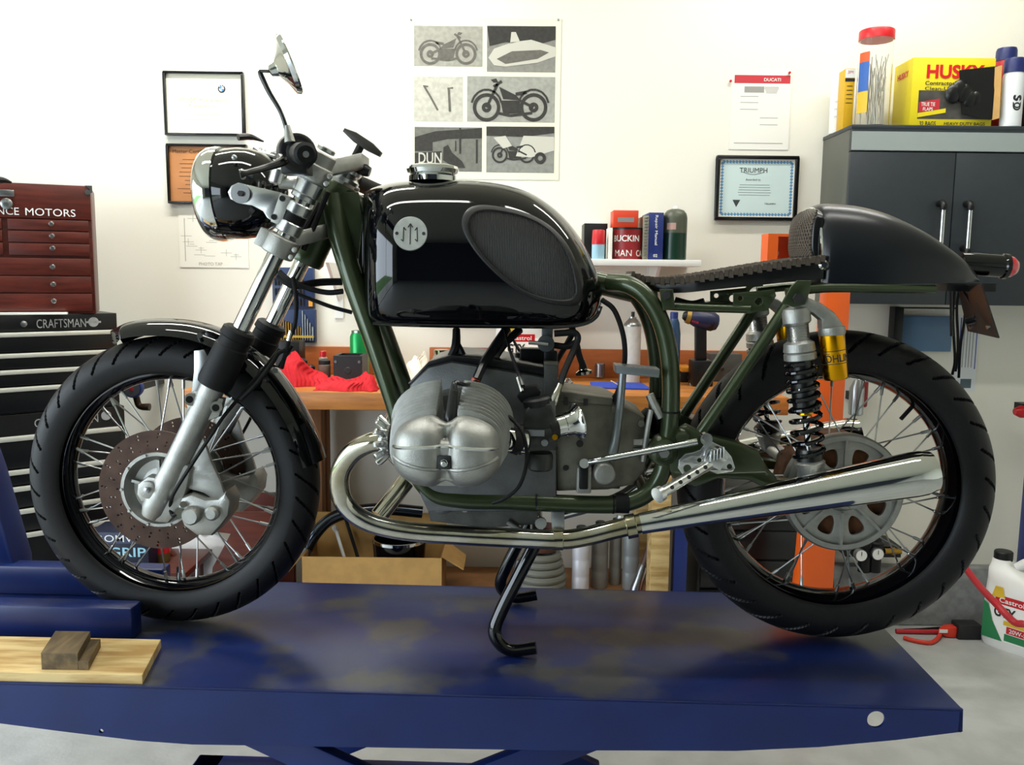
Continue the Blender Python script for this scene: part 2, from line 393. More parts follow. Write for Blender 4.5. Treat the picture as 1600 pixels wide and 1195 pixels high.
# front hub, disc carriers, drilled discs
MB().lathe([(-.075, .03), (-.07, .045), (-.05, .05), (-.036, .073), (-.028, .075), (-.02, .055), (.02, .055), (.028, .075), (.036, .073), (.05, .05), (.07, .045), (.075, .03)], WF, YA, 48).build('hub', ALU, fw_)
DISC = mat('brake_disc_steel', '4a3a33', .38, .9, noise=.3, scale=30)
hs = []
for k in range(16):
    for j, rr in enumerate((.088, .0965, .105, .1135, .121)):
        t = 2*PI*(k+j*.22)/16+(.1 if j % 2 else 0)
        hs.append(hole(rr*math.cos(t), rr*math.sin(t), .0027, 8))
ring = [(.128*math.cos(2*PI*i/72), .128*math.sin(2*PI*i/72)) for i in range(72)]
for s in (-1, 1):
    yd = s*.088
    MB().plate(ring, hs+[hole(0, 0, .078, 48)], WF+Vector((0, yd, 0)), X, Z, .005).build('brake_disc', DISC, fw_, ang=30)
    m = MB().lathe([(0, .082), (.004, .083), (.007, .080), (.007, .074), (-.004, .070), (-.016, .062), (-.018, .03), (-.006, .028), (-.006, .0)], WF+Vector((0, yd-s*.003, 0)), YA*s, 48, False)
    for k in range(5):
        t = 2*PI*k/5+.35; m.box(WF+Vector((.045*math.cos(t), yd-s*.010, .045*math.sin(t))), (.036, .010, .006), Matrix.Rotation(-t, 3, 'Y'))
    for k in range(10):
        t = 2*PI*k/10; m.cyl(WF+Vector((.078*math.cos(t), yd, .078*math.sin(t))), WF+Vector((.078*math.cos(t), yd+s*.008, .078*math.sin(t))), .0032, 6)
    m.build('disc_carrier', ALU, fw_)
# rear hub: cast flange with eight windows
hr = .126; wins = []
for k in range(8):
    t = 2*PI*(k+.5)/8
    wins.append([(v.x, v.y) for v in spline([Vector((rr*math.cos(t+dt), rr*math.sin(t+dt), 0)) for rr, dt in ((.055, 0), (.068, .17), (.092, .17), (.096, 0), (.092, -.17), (.068, -.17))], 4, True)])
y0 = -.058
m = MB().plate([(.112*math.cos(2*PI*i/64), .112*math.sin(2*PI*i/64)) for i in range(64)], wins, WR+Vector((0, y0, 0)), X, Z, .008, .001)
m.lathe([(-.012, .112), (-.012, .122), (-.006, hr), (.012, hr), (.014, .117), (.0, .112), (-.012, .112)], WR+Vector((0, y0, 0)), YA, 64, False)
for k in range(8):
    t = 2*PI*k/8; m.box(WR+Vector((.078*math.cos(t), y0-.006, .078*math.sin(t))), (.07, .010, .006), Matrix.Rotation(-t, 3, 'Y'))
m.lathe([(-.03, .022), (-.028, .03), (-.01, .036), (0, .045)], WR+Vector((0, y0, 0)), YA, 32)
m.build('hub', ALU, rw_)
MB().lathe([(-.045, .10), (-.045, .112), (.05, .118), (.058, .10), (.07, .06), (.09, .04)], WR, YA, 48).build('brake_drum', mat('rusty_drum', '6b4326', .8, .3, noise=.5, scale=30), rw_)
m = MB().cyl(WR+Vector((0, -.13, 0)), WR+Vector((0, .15, 0)), .009, 16).cyl(WR+Vector((0, -.135, 0)), WR+Vector((0, -.12, 0)), .018, 6)
m.build('rear_axle', STEEL, bike)
# far side final drive housing
MB().lathe([(.06, .075), (.075, .085), (.11, .08), (.13, .05), (.14, .02)], WR, YA, 32).build('final_drive', ALU, bike)

# ---------------------------------------------------------------- forks
FY = -.108
ft = b(482, 292, FY); fb = b(262, 752, FY); fax = (fb-ft).normalized()
def fpt(px, py):      # point on the fork axis nearest a pixel of its plane
    q = b(px, py, FY); return ft+fax*((q-ft).dot(fax))
def fd(py): return (fpt(0, 0)-ft).dot(fax) if False else ((b(482-(py-292)*.478, py, FY)-ft).dot(fax))
for s in (1, -1):
    def put(m, name, mt, par=bike, **k): return (m if s == 1 else mir(m)).build(name, mt, par, **k)
    m = MB().lathe([(fd(575), .0255), (fd(590), .0265), (fd(600), .0255), (fd(690), .0245), (fd(730), .025), (fd(770), .027), (fd(795), .026), (fd(806), .02)], ft, fax, 32)
    pl(m, [(217, 770), (219, 754), (234, 742), (256, 745), (285, 718), (302, 728), (296, 760), (284, 795), (266, 815), (243, 813), (229, 803), (228, 790), (236, 783), (224, 782)], FY-.014, FY+.02, .007, ref=FY)
    m.lathe([(-.006, .012), (-.004, .018), (.03, .019), (.034, .015)], b(231, 765, FY-.02), YA, 24)
    for q, r in (((298, 624), .013), ((338, 636), .012)):
        m.cyl(b(*q, FY-.02), b(*q, FY+.02), r, 16)
    pl(m, [(290, 618), (305, 610), (352, 622), (345, 650), (318, 660), (296, 640)], FY-.010, FY+.01, .004, ref=FY)
    leg = put(m, 'fork_leg', ALU)
    put(MB().lathe([(0, .004), (.0, .0065), (.008, .0065), (.009, .003)], b(231, 765, FY-.027), YA*-1, 6), 'axle_nut', STEEL, leg)
    for q in ((296, 624), (337, 637)): put(MB().cyl(b(*q, FY-.021), b(*q, FY-.019), .0075, 14), 'bolt', BLKP, leg)
    put(MB().lathe([(fd(250), .0178), (fd(590), .0178)], ft, fax, 32), 'stanchion', CHROME, leg)
    put(MB().lathe([(fd(514), .028), (fd(517), .034), (fd(527), .0355), (fd(529), .031), (fd(540), .032), (fd(542), .0345), (fd(595), .0365), (fd(602), .034)], ft, fax, 32), 'fork_boot', RUB, leg)
    # collars on the stanchion between the clamps
    for q0, q1, r in ((283, 304, .0275), (304, 312, .0255), (318, 334, .0265), (347, 364, .0265)):
        put(MB().lathe([(fd(q0), r-.002), (fd(q0)+.002, r), (fd(q1)-.002, r), (fd(q1), r-.002)], ft, fax, 32), 'collar', ALUB, leg)
    put(MB().lathe([(fd(334), .024), (fd(347), .024)], ft, fax, 24), 'collar_ring', RUB, leg)
    # brake caliper
    m = pl(MB(), [(276, 795), (283, 777), (298, 772), (320, 780), (340, 779), (352, 768), (360, 783), (357, 806), (345, 822), (330, 838), (306, 837), (286, 822)], FY-.022, FY+.05, .010, ref=FY-.02)
    m.lathe([(0, .019), (-.018, .019), (-.024, .015)], b(303, 803, FY-.02), YA, 24)
    m.lathe([(0, .015), (-.014, .015), (-.019, .010)], b(334, 800, FY-.02), YA, 20)
    cal = put(m, 'brake_caliper', ALU)
    put(pl(MB(), [(318, 682), (330, 720), (345, 752), (352, 775), (340, 784), (318, 770), (290, 762), (282, 748), (295, 722)], FY-.002, FY+.008, .003, ref=FY, holes=((292, 748, 5),)), 'caliper_bracket', ALU, cal)
    put(MB().tube([b(278, 800, FY-.026), b(270, 805, FY-.02), b(266, 792, FY-.01), b(272, 770, FY-.03), b(300, 725, FY-.035), b(330, 680, FY-.02), b(347, 654, FY), b(368, 628, FY+.02), b(405, 585, FY+.04), b(437, 545, FY+.06)], .0038, 8), 'brake_line', RUB, cal)
    for q, r in (((279, 799), .008), ((286, 788), .007), ((281, 806), .006)): put(MB().cyl(b(*q, FY-.03), b(*q, FY-.018), r, 8), 'banjo_bolt', CHROME, cal)
# fender stay bolts and stay
m = pl(MB(), [(303, 548), (318, 546), (325, 560), (320, 585), (308, 618), (299, 614), (303, 580)], -.075, -.070, .001)
m.build('fender_stay', STEEL, bike)
pl(MB(), [(375, 585), (388, 580), (398, 588), (378, 622), (366, 632), (362, 618)], .06, .066, .001).build('fender_stay', STEEL, bike)
# lower and upper triple clamps
for nm, yA, yB, r, cpx in (('lower_triple_clamp', 370, 398, .034, (508, 420)), ('upper_triple_clamp', 258, 283, .033, (552, 285))):
    m = MB()
    for s in (1, -1):
        g = MB().lathe([(fd(yA), r-.003), (fd(yA)+.003, r), (fd(yB)-.003, r), (fd(yB), r-.003)], ft, fax, 28)
        c0 = ft+fax*((fd(yA)+fd(yB))/2)
        sd = Vector((0, 1, 0)); px_ = fax.cross(sd).normalized()
        g.box(c0+px_*(-.030)+Vector((0, -.004, 0)), (.03, .036, .036), Matrix((px_, sd, fax)).transposed())
        for k in (-1, 1): g.cyl(c0+px_*(.035)+Vector((0, -.026, 0))+fax*.008*k, c0+px_*(.035)+Vector((0, -.018, 0))+fax*.008*k, .006, 8)
        m.add((g if s == 1 else mir(g)).v, (g if s == 1 else mir(g)).f)
    c0 = ft+fax*((fd(yA)+fd(yB))/2); off = Vector((.05, 0, .022))
    m.loft([[Vector((c0.x+sx+off.x*k, y, c0.z+sz+off.z*k)) for sx, sz in ((-.016, .014), (.03, .028), (.03, -.002), (-.012, -.016))] for y, k in ((-.10, 0), (-.04, 1), (.04, 1), (.10, 0))])
    m.build(nm, ALU, bike, bevel=.002)
# ---------------------------------------------------------------- headlight
ha = Vector((-1, 0, -.05)).normalized(); hc = b(345, 304, 0)
bucket = MB().lathe([(0, .090), (-.01, .0945), (-.05, .0955), (-.075, .092), (-.10, .082), (-.12, .066), (-.135, .042), (-.142, .015), (-.143, 0)], hc, ha, 48).build('headlight', BLACK, bike)
MB().lathe([(-.012, .092), (-.012, .098), (.0, .0995), (.014, .098), (.026, .091), (.031, .084), (.029, .080), (.018, .082)], hc, ha, 48, False).build('headlight_rim', CHROME, bucket)
MB().lathe([(.025, .083), (.034, .07), (.042, .045), (.045, .02), (.046, 0)], hc, ha, 40, False).build('headlight_lens', mat('lens_glass', 'e8eef0', .05, trans=.9), bucket)
MB().lathe([(.02, .082), (-.0, .06), (-.02, .03), (-.025, 0)], hc, ha, 32, False).build('reflector', CHROME, bucket)
for q in ((366, 246), (378, 268), (380, 277)): MB().ball(b(*q, -.085), .006, 10).build('screw', STEEL, bucket)
for s in (1, -1):
    def put(m, name, mt, par=bucket, **k): return (m if s == 1 else mir(m)).build(name, mt, par, **k)
    put(pl(MB(), [(356, 300), (361, 290), (372, 285), (392, 290), (440, 301), (426, 346), (417, 340), (411, 330), (394, 321), (374, 318), (360, 311)], -.112, -.107, .0012), 'ear_bracket', ALUB)
    put(MB().lathe([(0, .0195), (.004, .0195)], b(375, 302, -.119), YA, 28), 'washer', STEEL)
    put(MB().lathe([(0, .006), (.006, .006)], b(375, 302, -.125), YA, 6), 'bolt', INK)
    put(pl(MB(), [(437, 301), (455, 308), (438, 353), (422, 346)], -.13, -.085, .003), 'ear_clamp', ALU)
    for q in ((441, 310), (428, 339)): put(MB().cyl(b(*q, -.133), b(*q, -.129), .006, 10), 'bolt', INK)
# small far-side visor blade and clutter behind the headlight
MB().tube([b(372, 214, .12), b(392, 214, .14), b(412, 221, .16)], [.008, .007, .002], 8).build('far_lever', BLKS, bike)
m = MB()
for q, r in (((405, 235), .008), ((412, 240), .009), ((420, 243), .007), ((428, 241), .008)): m.ball(b(*q, .05), r, 10)
m.tube([b(398, 232, .05), b(410, 240, .03), b(430, 246, 0)], .005, 8); m.build('lever_bracket', STEEL, bike)
# ---------------------------------------------------------------- clip-on bars, switch gear, mirror, damper
ge = b(478, 241, -.35); gi = b(464, 238, -.205); bdir = (ge-gi).normalized()
for s in (1, -1):
    def put(m, name, mt, par=bike, **k): return (m if s == 1 else mir(m)).build(name, mt, par, **k)
    bend = gi-bdir*.10
    m = MB().cyl(ge-bdir*.02, bend, .011, 16)
    m.lathe([(0, .018), (.004, .021), (.035, .021)], bend+bdir*.045, -bdir, 20)
    bar = put(m, 'handlebar', ALUB)
    put(MB().lathe([(0, .010), (.0, .015), (.005, .0205), (.115, .0185), (.118, .023), (.122, .023)], ge, -bdir, 28), 'grip', RUB, bar)
    put(MB().lathe([(0, .0055), (.003, .006)], ge+bdir*.0015, -bdir, 12), 'bar_end_screw', STEEL, bar)
    put(MB().lathe([(0, .028), (.003, .0355), (.05, .0355), (.053, .028)], gi+bdir*.012, -bdir, 32).box(gi+Vector((-.006, .02, -.022)), (.05, .045, .035)), 'switch_housing', BLKP, bar, bevel=.002)
    lv = gi+Vector((-.025, -.01, -.008))
    put(MB().tube([lv, b(442, 252, -.24), b(415, 262, -.27), b(385, 270, -.30), b(375, 272, -.305)], [.010, .009, .0065, .0055, .009], 10), 'clutch_lever' if s == 1 else 'brake_lever', BLKS, bar)
    # clip-on clamp ring on the stanchion and the pinch block in front of it
    put(MB().lathe([(fd(240), .024), (fd(242), .027), (fd(262), .027), (fd(264), .024)], ft, fax, 24), 'clip_on_clamp', ALU, bar)
    put(MB().lathe([(0, .014), (.003, .017), (.03, .017), (.033, .014)], b(431, 288, -.112), b(437, 266, -.112)-b(431, 288, -.112), 20), 'clamp_barrel', ALUB, bar)
    put(MB().cyl(b(437, 286, -.112), ft+fax*fd(290), .011, 14), 'clamp_arm', ALU, bar)
    put(MB().lathe([(0, .0165), (.002, .019), (.008, .019), (.01, .016)], ft+fax*fd(238), -fax, 20), 'fork_cap', ALUB, bar)
mh = b(450, 101, -.25)
mst = [b(449, 214, -.25), b(446, 196, -.25), b(437, 172, -.25), b(421, 145, -.25), b(409, 120, -.25), b(406, 111, -.25)]
na = Vector((.90, .24, .38)).normalized()
mir_ = MB().lathe([(-.036, .006), (-.034, .010), (-.022, .014), (-.012, .03), (-.004, .052), (.003, .0555), (.006, .0545)], mh, na, 40).build('mirror', CHROME, bike)
MB().lathe([(.004, .053), (.0065, .052), (.0065, 0)], mh, na, 40, False).build('mirror_glass', mat('mirror_silver', 'd0d8dc', .02, 1), mir_)
MB().tube(mst, [.0042, .004, .004, .0045, .005, .004], 10).tube([mst[-1], mh-na*.036], .003, 8).build('mirror_stalk', BLKS, mir_)
MB().lathe([(0, .010), (.02, .007), (.03, .005)], b(453, 222, -.25), (mst[1]-mst[0]), 16).build('mirror_clamp', ALU, mir_)
# steering damper T knob
d0 = b(541, 207, 0); d1 = b(591, 240, 0); dc = (d0+d1)/2; da = (d1-d0).normalized(); dn = Vector((-da.z, 0, da.x))
if dn.z < 0: dn = -dn
m = MB().plate([(-.046, -.002), (-.046, .006), (-.02, .012), (.02, .012), (.046, .006), (.046, -.004), (.016, -.008), (-.016, -.008)], [], dc, da, dn, .020, .003)
knob = m.build('damper_knob', mat('knob_black', '2a2722', .45), bike)
sb = b(546, 262, 0)
MB().cyl(dc, sb, .0085, 16).build('damper_stem', BLKP, knob)
sx = (sb-dc).normalized()
m = MB().lathe([(-.015, .016), (-.012, .024), (0, .024), (.002, .030), (.010, .030), (.012, .022), (.022, .034), (.030, .034)], sb, sx, 28)
m.build('stem_nut', ALUB, bike)
MB().tube([b(560, 262, -.01), b(570, 266, -.01), b(578, 269, -.01)], [.010, .0135, .010], 14).build('ignition_switch', BLKP, bike)
# steering head and its dark surround
m = MB().lathe([(0, .034), (.01, .038), (.03, .036), (.165, .036), (.175, .038), (.185, .034)], b(535, 288, 0), b(478, 408, 0)-b(535, 288, 0), 28)
m.build('steering_head', GREEN, bike)
MB().tube([b(500, 318, -.05), b(482, 350, -.06), b(462, 388, -.07), b(455, 400, -.07)], .007, 8).tube([b(512, 300, -.06), b(494, 345, -.065), b(474, 390, -.06)], .006, 8).build('wiring_loom', RUB, bike)
# ---------------------------------------------------------------- front fender
fp = [b(*q, 0) for q in ((174, 516), (205, 502), (250, 497), (305, 501), (355, 517), (405, 548), (445, 590), (478, 640), (498, 685), (508, 716))]
P = spline(fp, 8); rings = []
for i, p in enumerate(P):
    t = (P[min(i+1, len(P)-1)]-P[max(i-1, 0)]).normalized(); nrm = Vector((-t.z, 0, t.x))
    e = min(1, .35+i/10.0)                                # tapers to a point at the front
    sec = []
    for k in range(15):
        a = -1.25+2.5*k/14; sec.append(p+Vector((0, 1, 0))*math.sin(a)*.064*e-nrm*(1-math.cos(a))*.050)
    for k in range(14, -1, -1):
        a = -1.2+2.4*k/14; sec.append(p+Vector((0, 1, 0))*math.sin(a)*.061*e-nrm*((1-math.cos(a))*.048+.003))
    rings.append(sec)
fend = MB().loft(rings).build('front_fender', BLACK, bike, ang=60)
for q in ((312, 524), (411, 577), (430, 579)): MB().cyl(b(*q, -.066), b(*q, -.05), .006, 10).build('bolt', STEEL, fend)

# ---------------------------------------------------------------- fuel tank
TW = .155
tx0 = b(563, 400, -.06).x; tx1 = b(945, 470, -.09).x; TLn = tx1-tx0
topc = [bxz(q[0], q[1], -.04) for q in ((556, 300), (585, 289), (620, 282), (680, 279), (760, 282), (820, 296), (865, 323), (900, 360), (925, 405), (940, 445), (946, 470))]
botc = [bxz(q[0], q[1], -.135) for q in ((545, 500), (575, 509), (620, 511), (760, 513), (880, 513), (915, 509), (934, 497), (944, 480))]
def interp(c, x):
    if x <= c[0][0]: return c[0][1]
    for (xa, za), (xb, zb) in zip(c, c[1:]):
        if x <= xb: return za+(zb-za)*(x-xa)/(xb-xa)
    return c[-1][1]
topd = [(v.x, v.y) for v in spline([Vector((*p, 0)) for p in topc], 6)]; botd = [(v.x, v.y) for v in spline([Vector((*p, 0)) for p in botc], 6)]
def tank_sec(x):
    s = (x-tx0)/TLn
    zt = interp(topd, x); zb = interp(botd, x)
    wf = (1-max(0, (.20-s)/.20)**2.4)**.5 if s < .2 else 1
    wr = (1-max(0, (s-.72)/.28)**2.6)**.5 if s > .72 else 1
    return TW*max(.28 if s < .5 else .05, wf*wr), zt, max(zb, 0)
def side_y(x, z):
    w_, zt, zb = tank_sec(x); t = (z-zb)/max(zt-zb, .001)
    t = min(max(t, 0), 1)
    if t > .45: k = (1-((t-.45)/.55)**2.7)**(1/2.1)
    else: k = 1-.22*((.45-t)/.45)**3
    return -w_*k
rings = []; NX = 56
for i in range(NX+1):
    s = .5-.5*math.cos(PI*i/NX); x = tx0+TLn*s; w_, zt, zb = tank_sec(x); L = []
    zt = max(zt, zb+.004)
    for k in range(29):
        t = 1-(1-k/28.0)**1.9 if k > 9 else 1-(1-k/28.0)**1.9
        L.append(Vector((x, side_y(x, zb+(zt-zb)*t), zb+(zt-zb)*t)))
    ring = L+[Vector((v.x, -v.y, v.z)) for v in reversed(L[:-1])]
    ring[0].y *= .94; ring[-1].y *= .94; rings.append(ring)
tank = MB().loft(rings).build('fuel_tank', BLACK, bike, ang=60)
# tank seam lip along the lower edge
lip = [b(*q, -.128) for q in ((583, 505), (620, 507), (700, 509), (800, 510), (880, 510), (915, 505), (932, 494), (939, 478))]
MB().tube(lip, .004, 8).build('seam_lip', BLACK, tank)
# flush filler cap
cc = b(676, 276, -.01)
MB().lathe([(-.01, .050), (.0, .050), (.004, .047), (.006, .052), (.014, .055), (.020, .053), (.023, .044), (.024, 0)], cc, Z, 40).build('fuel_cap', CHROME, tank)
# rubber knee pads
kp = [(721, 352), (725, 332), (738, 321), (765, 319), (815, 329), (855, 348), (885, 378), (903, 415), (911, 452), (909, 470), (895, 478), (860, 475), (822, 462), (785, 437), (752, 405), (731, 376)]
ko = [(v.x, v.y) for v in spline([Vector((*bxz(p[0], p[1], -TW), 0)) for p in kp], 6, True)]
kx = sum(p[0] for p in ko)/len(ko); kz = sum(p[1] for p in ko)/len(ko)
KN = mat('knee_rubber', '0c0c0c', .55)
RIB = mat('knee_ribbed', '16130f', .6); nt = RIB.node_tree
wv = nt.nodes.new('ShaderNodeTexWave'); wv.inputs['Scale'].default_value = 95; wv.bands_direction = 'X'
tcn = [n for n in nt.nodes if n.type == 'TEX_COORD'][0]; bp_ = nt.nodes.new('ShaderNodeBump'); bp_.inputs['Distance'].default_value = .003
nt.links.new(tcn.outputs['Object'], wv.inputs['Vector']); nt.links.new(wv.outputs[0], bp_.inputs['Height']); nt.links.new(bp_.outputs[0], nt.nodes['Principled BSDF'].inputs['Normal'])
for s in (1, -1):
    def pad(levels):
        rings = []
        for f, h in levels:
            rings.append([Vector((kx+(p[0]-kx)*f, (side_y(kx+(p[0]-kx)*f, kz+(p[1]-kz)*f)-h)*s, kz+(p[1]-kz)*f)) for p in ko])
        return MB().loft(rings)
    pad([(1, -.004), (1, .004), (.985, .008), (.95, .0095), (.90, .009), (.875, .006), (.86, -.003)]).build('knee_pad', KN, tank)
    pad([(.885, -.002), (.88, .005), (.7, .0055), (.4, .006), (.15, .006), (.02, .006)]).build('knee_pad_insert', RIB, tank)
# round badge with three runes
for s in (1,):
    bc = b(641, 365, -TW); bc.y = side_y(bc.x, bc.z)+.001
    bn = Vector((side_y(bc.x-.02, bc.z)-side_y(bc.x+.02, bc.z), -.04*1, side_y(bc.x, bc.z-.02)-side_y(bc.x, bc.z+.02)))
    bn = Vector((-(side_y(bc.x+.02, bc.z)-side_y(bc.x-.02, bc.z))/.04, 1, -(side_y(bc.x, bc.z+.02)-side_y(bc.x, bc.z-.02))/.04)).normalized()*-1
    MB().lathe([(-.004, .0335), (.002, .0335), (.003, .0328), (.003, 0)], bc, bn, 48).build('badge', mat('badge_alu', 'c9cbc9', .38, .8, noise=.15, scale=60), tank)
    bx_ = Vector((1, 0, 0)); bx_ = (bx_-bn*bx_.dot(bn)).normalized(); bz_ = bn.cross(bx_); bz_ = bz_ if bz_.z > 0 else -bz_
    m = MB(); K = .0335/28
    def stroke(x0, y0, x1, y1):
        a = bc+bn*.0035+bx_*x0*K+bz_*y0*K; c = bc+bn*.0035+bx_*x1*K+bz_*y1*K; m.tube([a, c], .0011, 6, 1)
    for seg in ((-11, 10, -11.5, -13), (-11, 10, -7, 5), (-11.5, -13, -15, -10), (0, 16, 0, -18), (0, 16, -4, 10), (0, 16, 4, 10), (11, 10, 12, -13), (11, 10, 7.5, 5), (12, -13, 8, -9.5)): stroke(*seg)
    for sx in (-22, 22): m.lathe([(0, .0034), (.001, .0034)], bc+bn*.003+bx_*sx*K, bn, 12)
    m.build('badge_lettering', INK, tank)

# ---------------------------------------------------------------- frame
loop = [((952, 441), -.055), ((985, 446), -.085), ((1014, 469), -.10), ((1036, 512), -.105), ((1047, 570), -.105), ((1048, 640), -.105), ((1042, 695), -.105), ((1034, 738), -.105), ((1012, 770), -.105), ((975, 786), -.105), ((920, 788), -.105), ((800, 783), -.105),
        ((720, 781), -.105), ((672, 768), -.10), ((640, 715), -.095), ((615, 628), -.085), ((583, 530), -.07), ((552, 440), -.05), ((528, 360), -.035), ((518, 305), -.025)]
lp = [b(*q, y) for q, y in loop]
rad = [.0185]*12+[.0185, .0185, .018, .019, .021, .0225, .023, .021]
m = MB().tube(lp, rad, 16, 6); fr = MB(); fr.add(m.v, m.f); fr.add(mir(m).v, mir(m).f)
fr.tube([b(530, 305, 0), b(700, 400, 0), b(880, 430, 0), b(990, 455, 0)], .024, 16)
fr.cyl(lp[8].copy(), Vector((lp[8].x, -lp[8].y, lp[8].z)), .016, 14).cyl(lp[1], Vector((lp[1].x, -lp[1].y, lp[1].z)), .014, 14)
frame = fr.build('frame', GREEN, bike)
for s in (1, -1):
    def put(m, name, mt, par=frame, **k): return (m if s == 1 else mir(m)).build(name, mt, par, **k)
    put(pl(MB(), [(512, 300), (560, 300), (566, 340), (560, 400), (556, 440), (540, 415), (526, 370)], -.034, -.028, .002), 'head_gusset', GREEN)
    put(MB().lathe([(0, .016), (.003, .019), (.005, .027), (.014, .030), (.05, .032)], b(1038, 708, -.14), YA, 28), 'pivot_boss', GREEN)
    put(MB().lathe([(0, .011), (.003, .013), (.006, .013)], b(1038, 708, -.143), YA, 6), 'pivot_nut', STEEL)
    for q in ((1048, 643), (838, 782), (958, 788)):
        c0 = b(*q, -.105); put(MB().lathe([(-.002, .0195), (.002, .0195)], c0, (0, 0, 1) if q[1] < 700 else (1, 0, 0), 16), 'cable_tie', RUB)
    c0 = b(972, 786, -.105); put(MB().lathe([(-.014, .021), (.014, .021)], c0, X, 16), 'rubber_sleeve', RUB)
sub = MB()
for s in (1, -1):
    g = MB().tube([b(1086, 688, -.105), b(1120, 640, -.11), b(1180, 553, -.115), b(1238, 466, -.115)], .0125, 14, 4)
    g.tube([b(1044, 478, -.105), b(1100, 481, -.11), b(1172, 483, -.115)], .0085, 12, 4)
    g.tube([b(1228, 457, -.115), b(1260, 453, -.115), b(1300, 450, -.115), b(1380, 451, -.11), b(1460, 452, -.09)], .009, 10, 4)
    sub.add((g if s == 1 else mir(g)).v, (g if s == 1 else mir(g)).f)
sub.cyl(b(1300, 450, -.115), Vector((b(1300, 450, -.115).x, .115, b(1300, 450, -.115).z)), .009, 10)
sf = sub.build('subframe', GREEN, bike)
for s in (1, -1):
    def put(m, name, mt, par=sf, **k): return (m if s == 1 else mir(m)).build(name, mt, par, **k)
    put(pl(MB(), [(1222, 474), (1236, 448), (1246, 438), (1268, 438), (1266, 455), (1258, 476), (1240, 480)], -.180, -.172, .002), 'shock_bracket', GREEN)
    put(MB().lathe([(0, .006), (.0, .010), (.008, .010)], b(1248, 466, -.188), YA, 6), 'bolt', INK)
    put(pl(MB(), [(1146, 458), (1210, 452), (1213, 462), (1200, 485), (1168, 490), (1146, 476)], -.12, -.115, .001, holes=((1157, 466, 4), (1186, 471, 6))), 'rail_bracket', GREEN)
    put(pl(MB(), [(1031, 452), (1052, 452), (1055, 482), (1036, 486)], -.122, -.112, .002), 'front_bracket', GREEN)
    put(MB().lathe([(0, .005), (0, .009), (.006, .009)], b(1041, 461, -.128), YA, 8), 'bolt', INK)

# ---------------------------------------------------------------- seat and tail cowl
SH = .105; TREADM = mat('tread_rubber', '463d34', .6)
stop = [bxz(q[0], q[1], -SH) for q in ((990, 423), (1000, 429), (1022, 434), (1060, 434), (1120, 426), (1180, 416), (1230, 408), (1288, 400))]
sbot = [bxz(q[0], q[1], -SH) for q in ((990, 430), (1000, 444), (1025, 455), (1060, 458), (1120, 452), (1180, 446), (1230, 441), (1288, 436))]
xs = [stop[0][0]+(stop[-1][0]-stop[0][0])*i/40 for i in range(41)]
sd_t = [(v.x, v.y) for v in spline([Vector((*p, 0)) for p in stop], 6)]; sd_b = [(v.x, v.y) for v in spline([Vector((*p, 0)) for p in sbot], 6)]
def sw(i): return SH*(.55+.45*min(1, i/14))
seat = MB().loft([[Vector((x, y*sw(i), z)) for y, z in ((-1, interp(sd_b, x)), (-1.02, interp(sd_t, x)-.012), (-.96, interp(sd_t, x)-.006), (.96, interp(sd_t, x)-.006), (1.02, interp(sd_t, x)-.012), (1, interp(sd_b, x)))] for i, x in enumerate(xs)]).build('seat', BLKS, bike, bevel=.002)
m = MB(); NR = 40
for i in range(NR):
    x = xs[0]+(xs[-1]-xs[0])*(i+.5)/NR
    for j in range(-9, 10):
        hw = sw(40*(i+.5)/NR); y = (j+(.5 if i % 2 else 0))*.0112
        if abs(y) > hw*1.01: continue
        zt = interp(sd_t, x); dx = .0050; dy = .0050; z0 = zt-.012; z1 = zt+.0025
        m.add([(x-dx, y-dy, z0), (x+dx, y-dy, z0), (x+dx, y+dy, z0), (x-dx, y+dy, z0), (x-dx*.6, y-dy*.6, z1), (x+dx*.6, y-dy*.6, z1), (x+dx*.6, y+dy*.6, z1), (x-dx*.6, y+dy*.6, z1)],
              [(0, 1, 5, 4), (1, 2, 6, 5), (2, 3, 7, 6), (3, 0, 4, 7), (4, 5, 6, 7)])
for i in range(NR):                                     # studs that wrap over the seat edge
    x = xs[0]+(xs[-1]-xs[0])*(i+.5)/NR; hw = sw(40*(i+.5)/NR)
    for s in (-1, 1):
        zt = interp(sd_t, x)-.006; m.box((x, s*(hw*1.03), zt+(.002 if i % 2 else -.002)), (.0088, .010, .013))
st = m.build('seat_tread', TREADM, seat, smooth=False); st['kind'] = 'stuff'
# cowl
cx = [1282, 1290, 1305, 1335, 1370, 1405, 1440, 1470, 1495, 1512, 1522, 1528]
ct = [(1274, 324), (1284, 318), (1300, 316), (1340, 319), (1380, 328), (1420, 345), (1455, 365), (1485, 387), (1505, 405), (1518, 421), (1525, 433), (1529, 440)]
cbm = [(1284, 441), (1290, 442), (1300, 443), (1340, 444), (1380, 444), (1420, 443), (1455, 443), (1485, 442), (1505, 441), (1518, 440), (1525, 440), (1529, 440)]
chw = [.092, .098, .103, .107, .108, .105, .099, .089, .076, .059, .043, .028]
rings = []
for (tq, bq, hw) in zip(ct, cbm, chw):
    yt = -hw*.45; T = b(*tq, yt); Bq = b(*bq, -hw); ring = []
    for k in range(25):
        a = PI*k/24; cy = -math.cos(a); sz = math.sin(a)
        y = math.copysign(abs(cy)**.74, cy)*hw; t = sz**.62
        ring.append(Vector((Bq.x+(T.x-Bq.x)*t, y, Bq.z+(T.z-Bq.z)*t)))
    rings.append(ring)
P = []
NS = 4
for j in range(25):
    P.append(spline([r[j] for r in rings], NS))
rr = [[P[j][i] for j in range(25)] for i in range(len(P[0]))]
cowl = MB().loft(rr).build('seat_cowl', mat('cowl_black', '0b0e16', .30, spec=.45), bike, ang=55)
MB().tube(rings[0], .003, 8, 2, cap=True).build('cowl_edge_trim', CHROME, cowl)
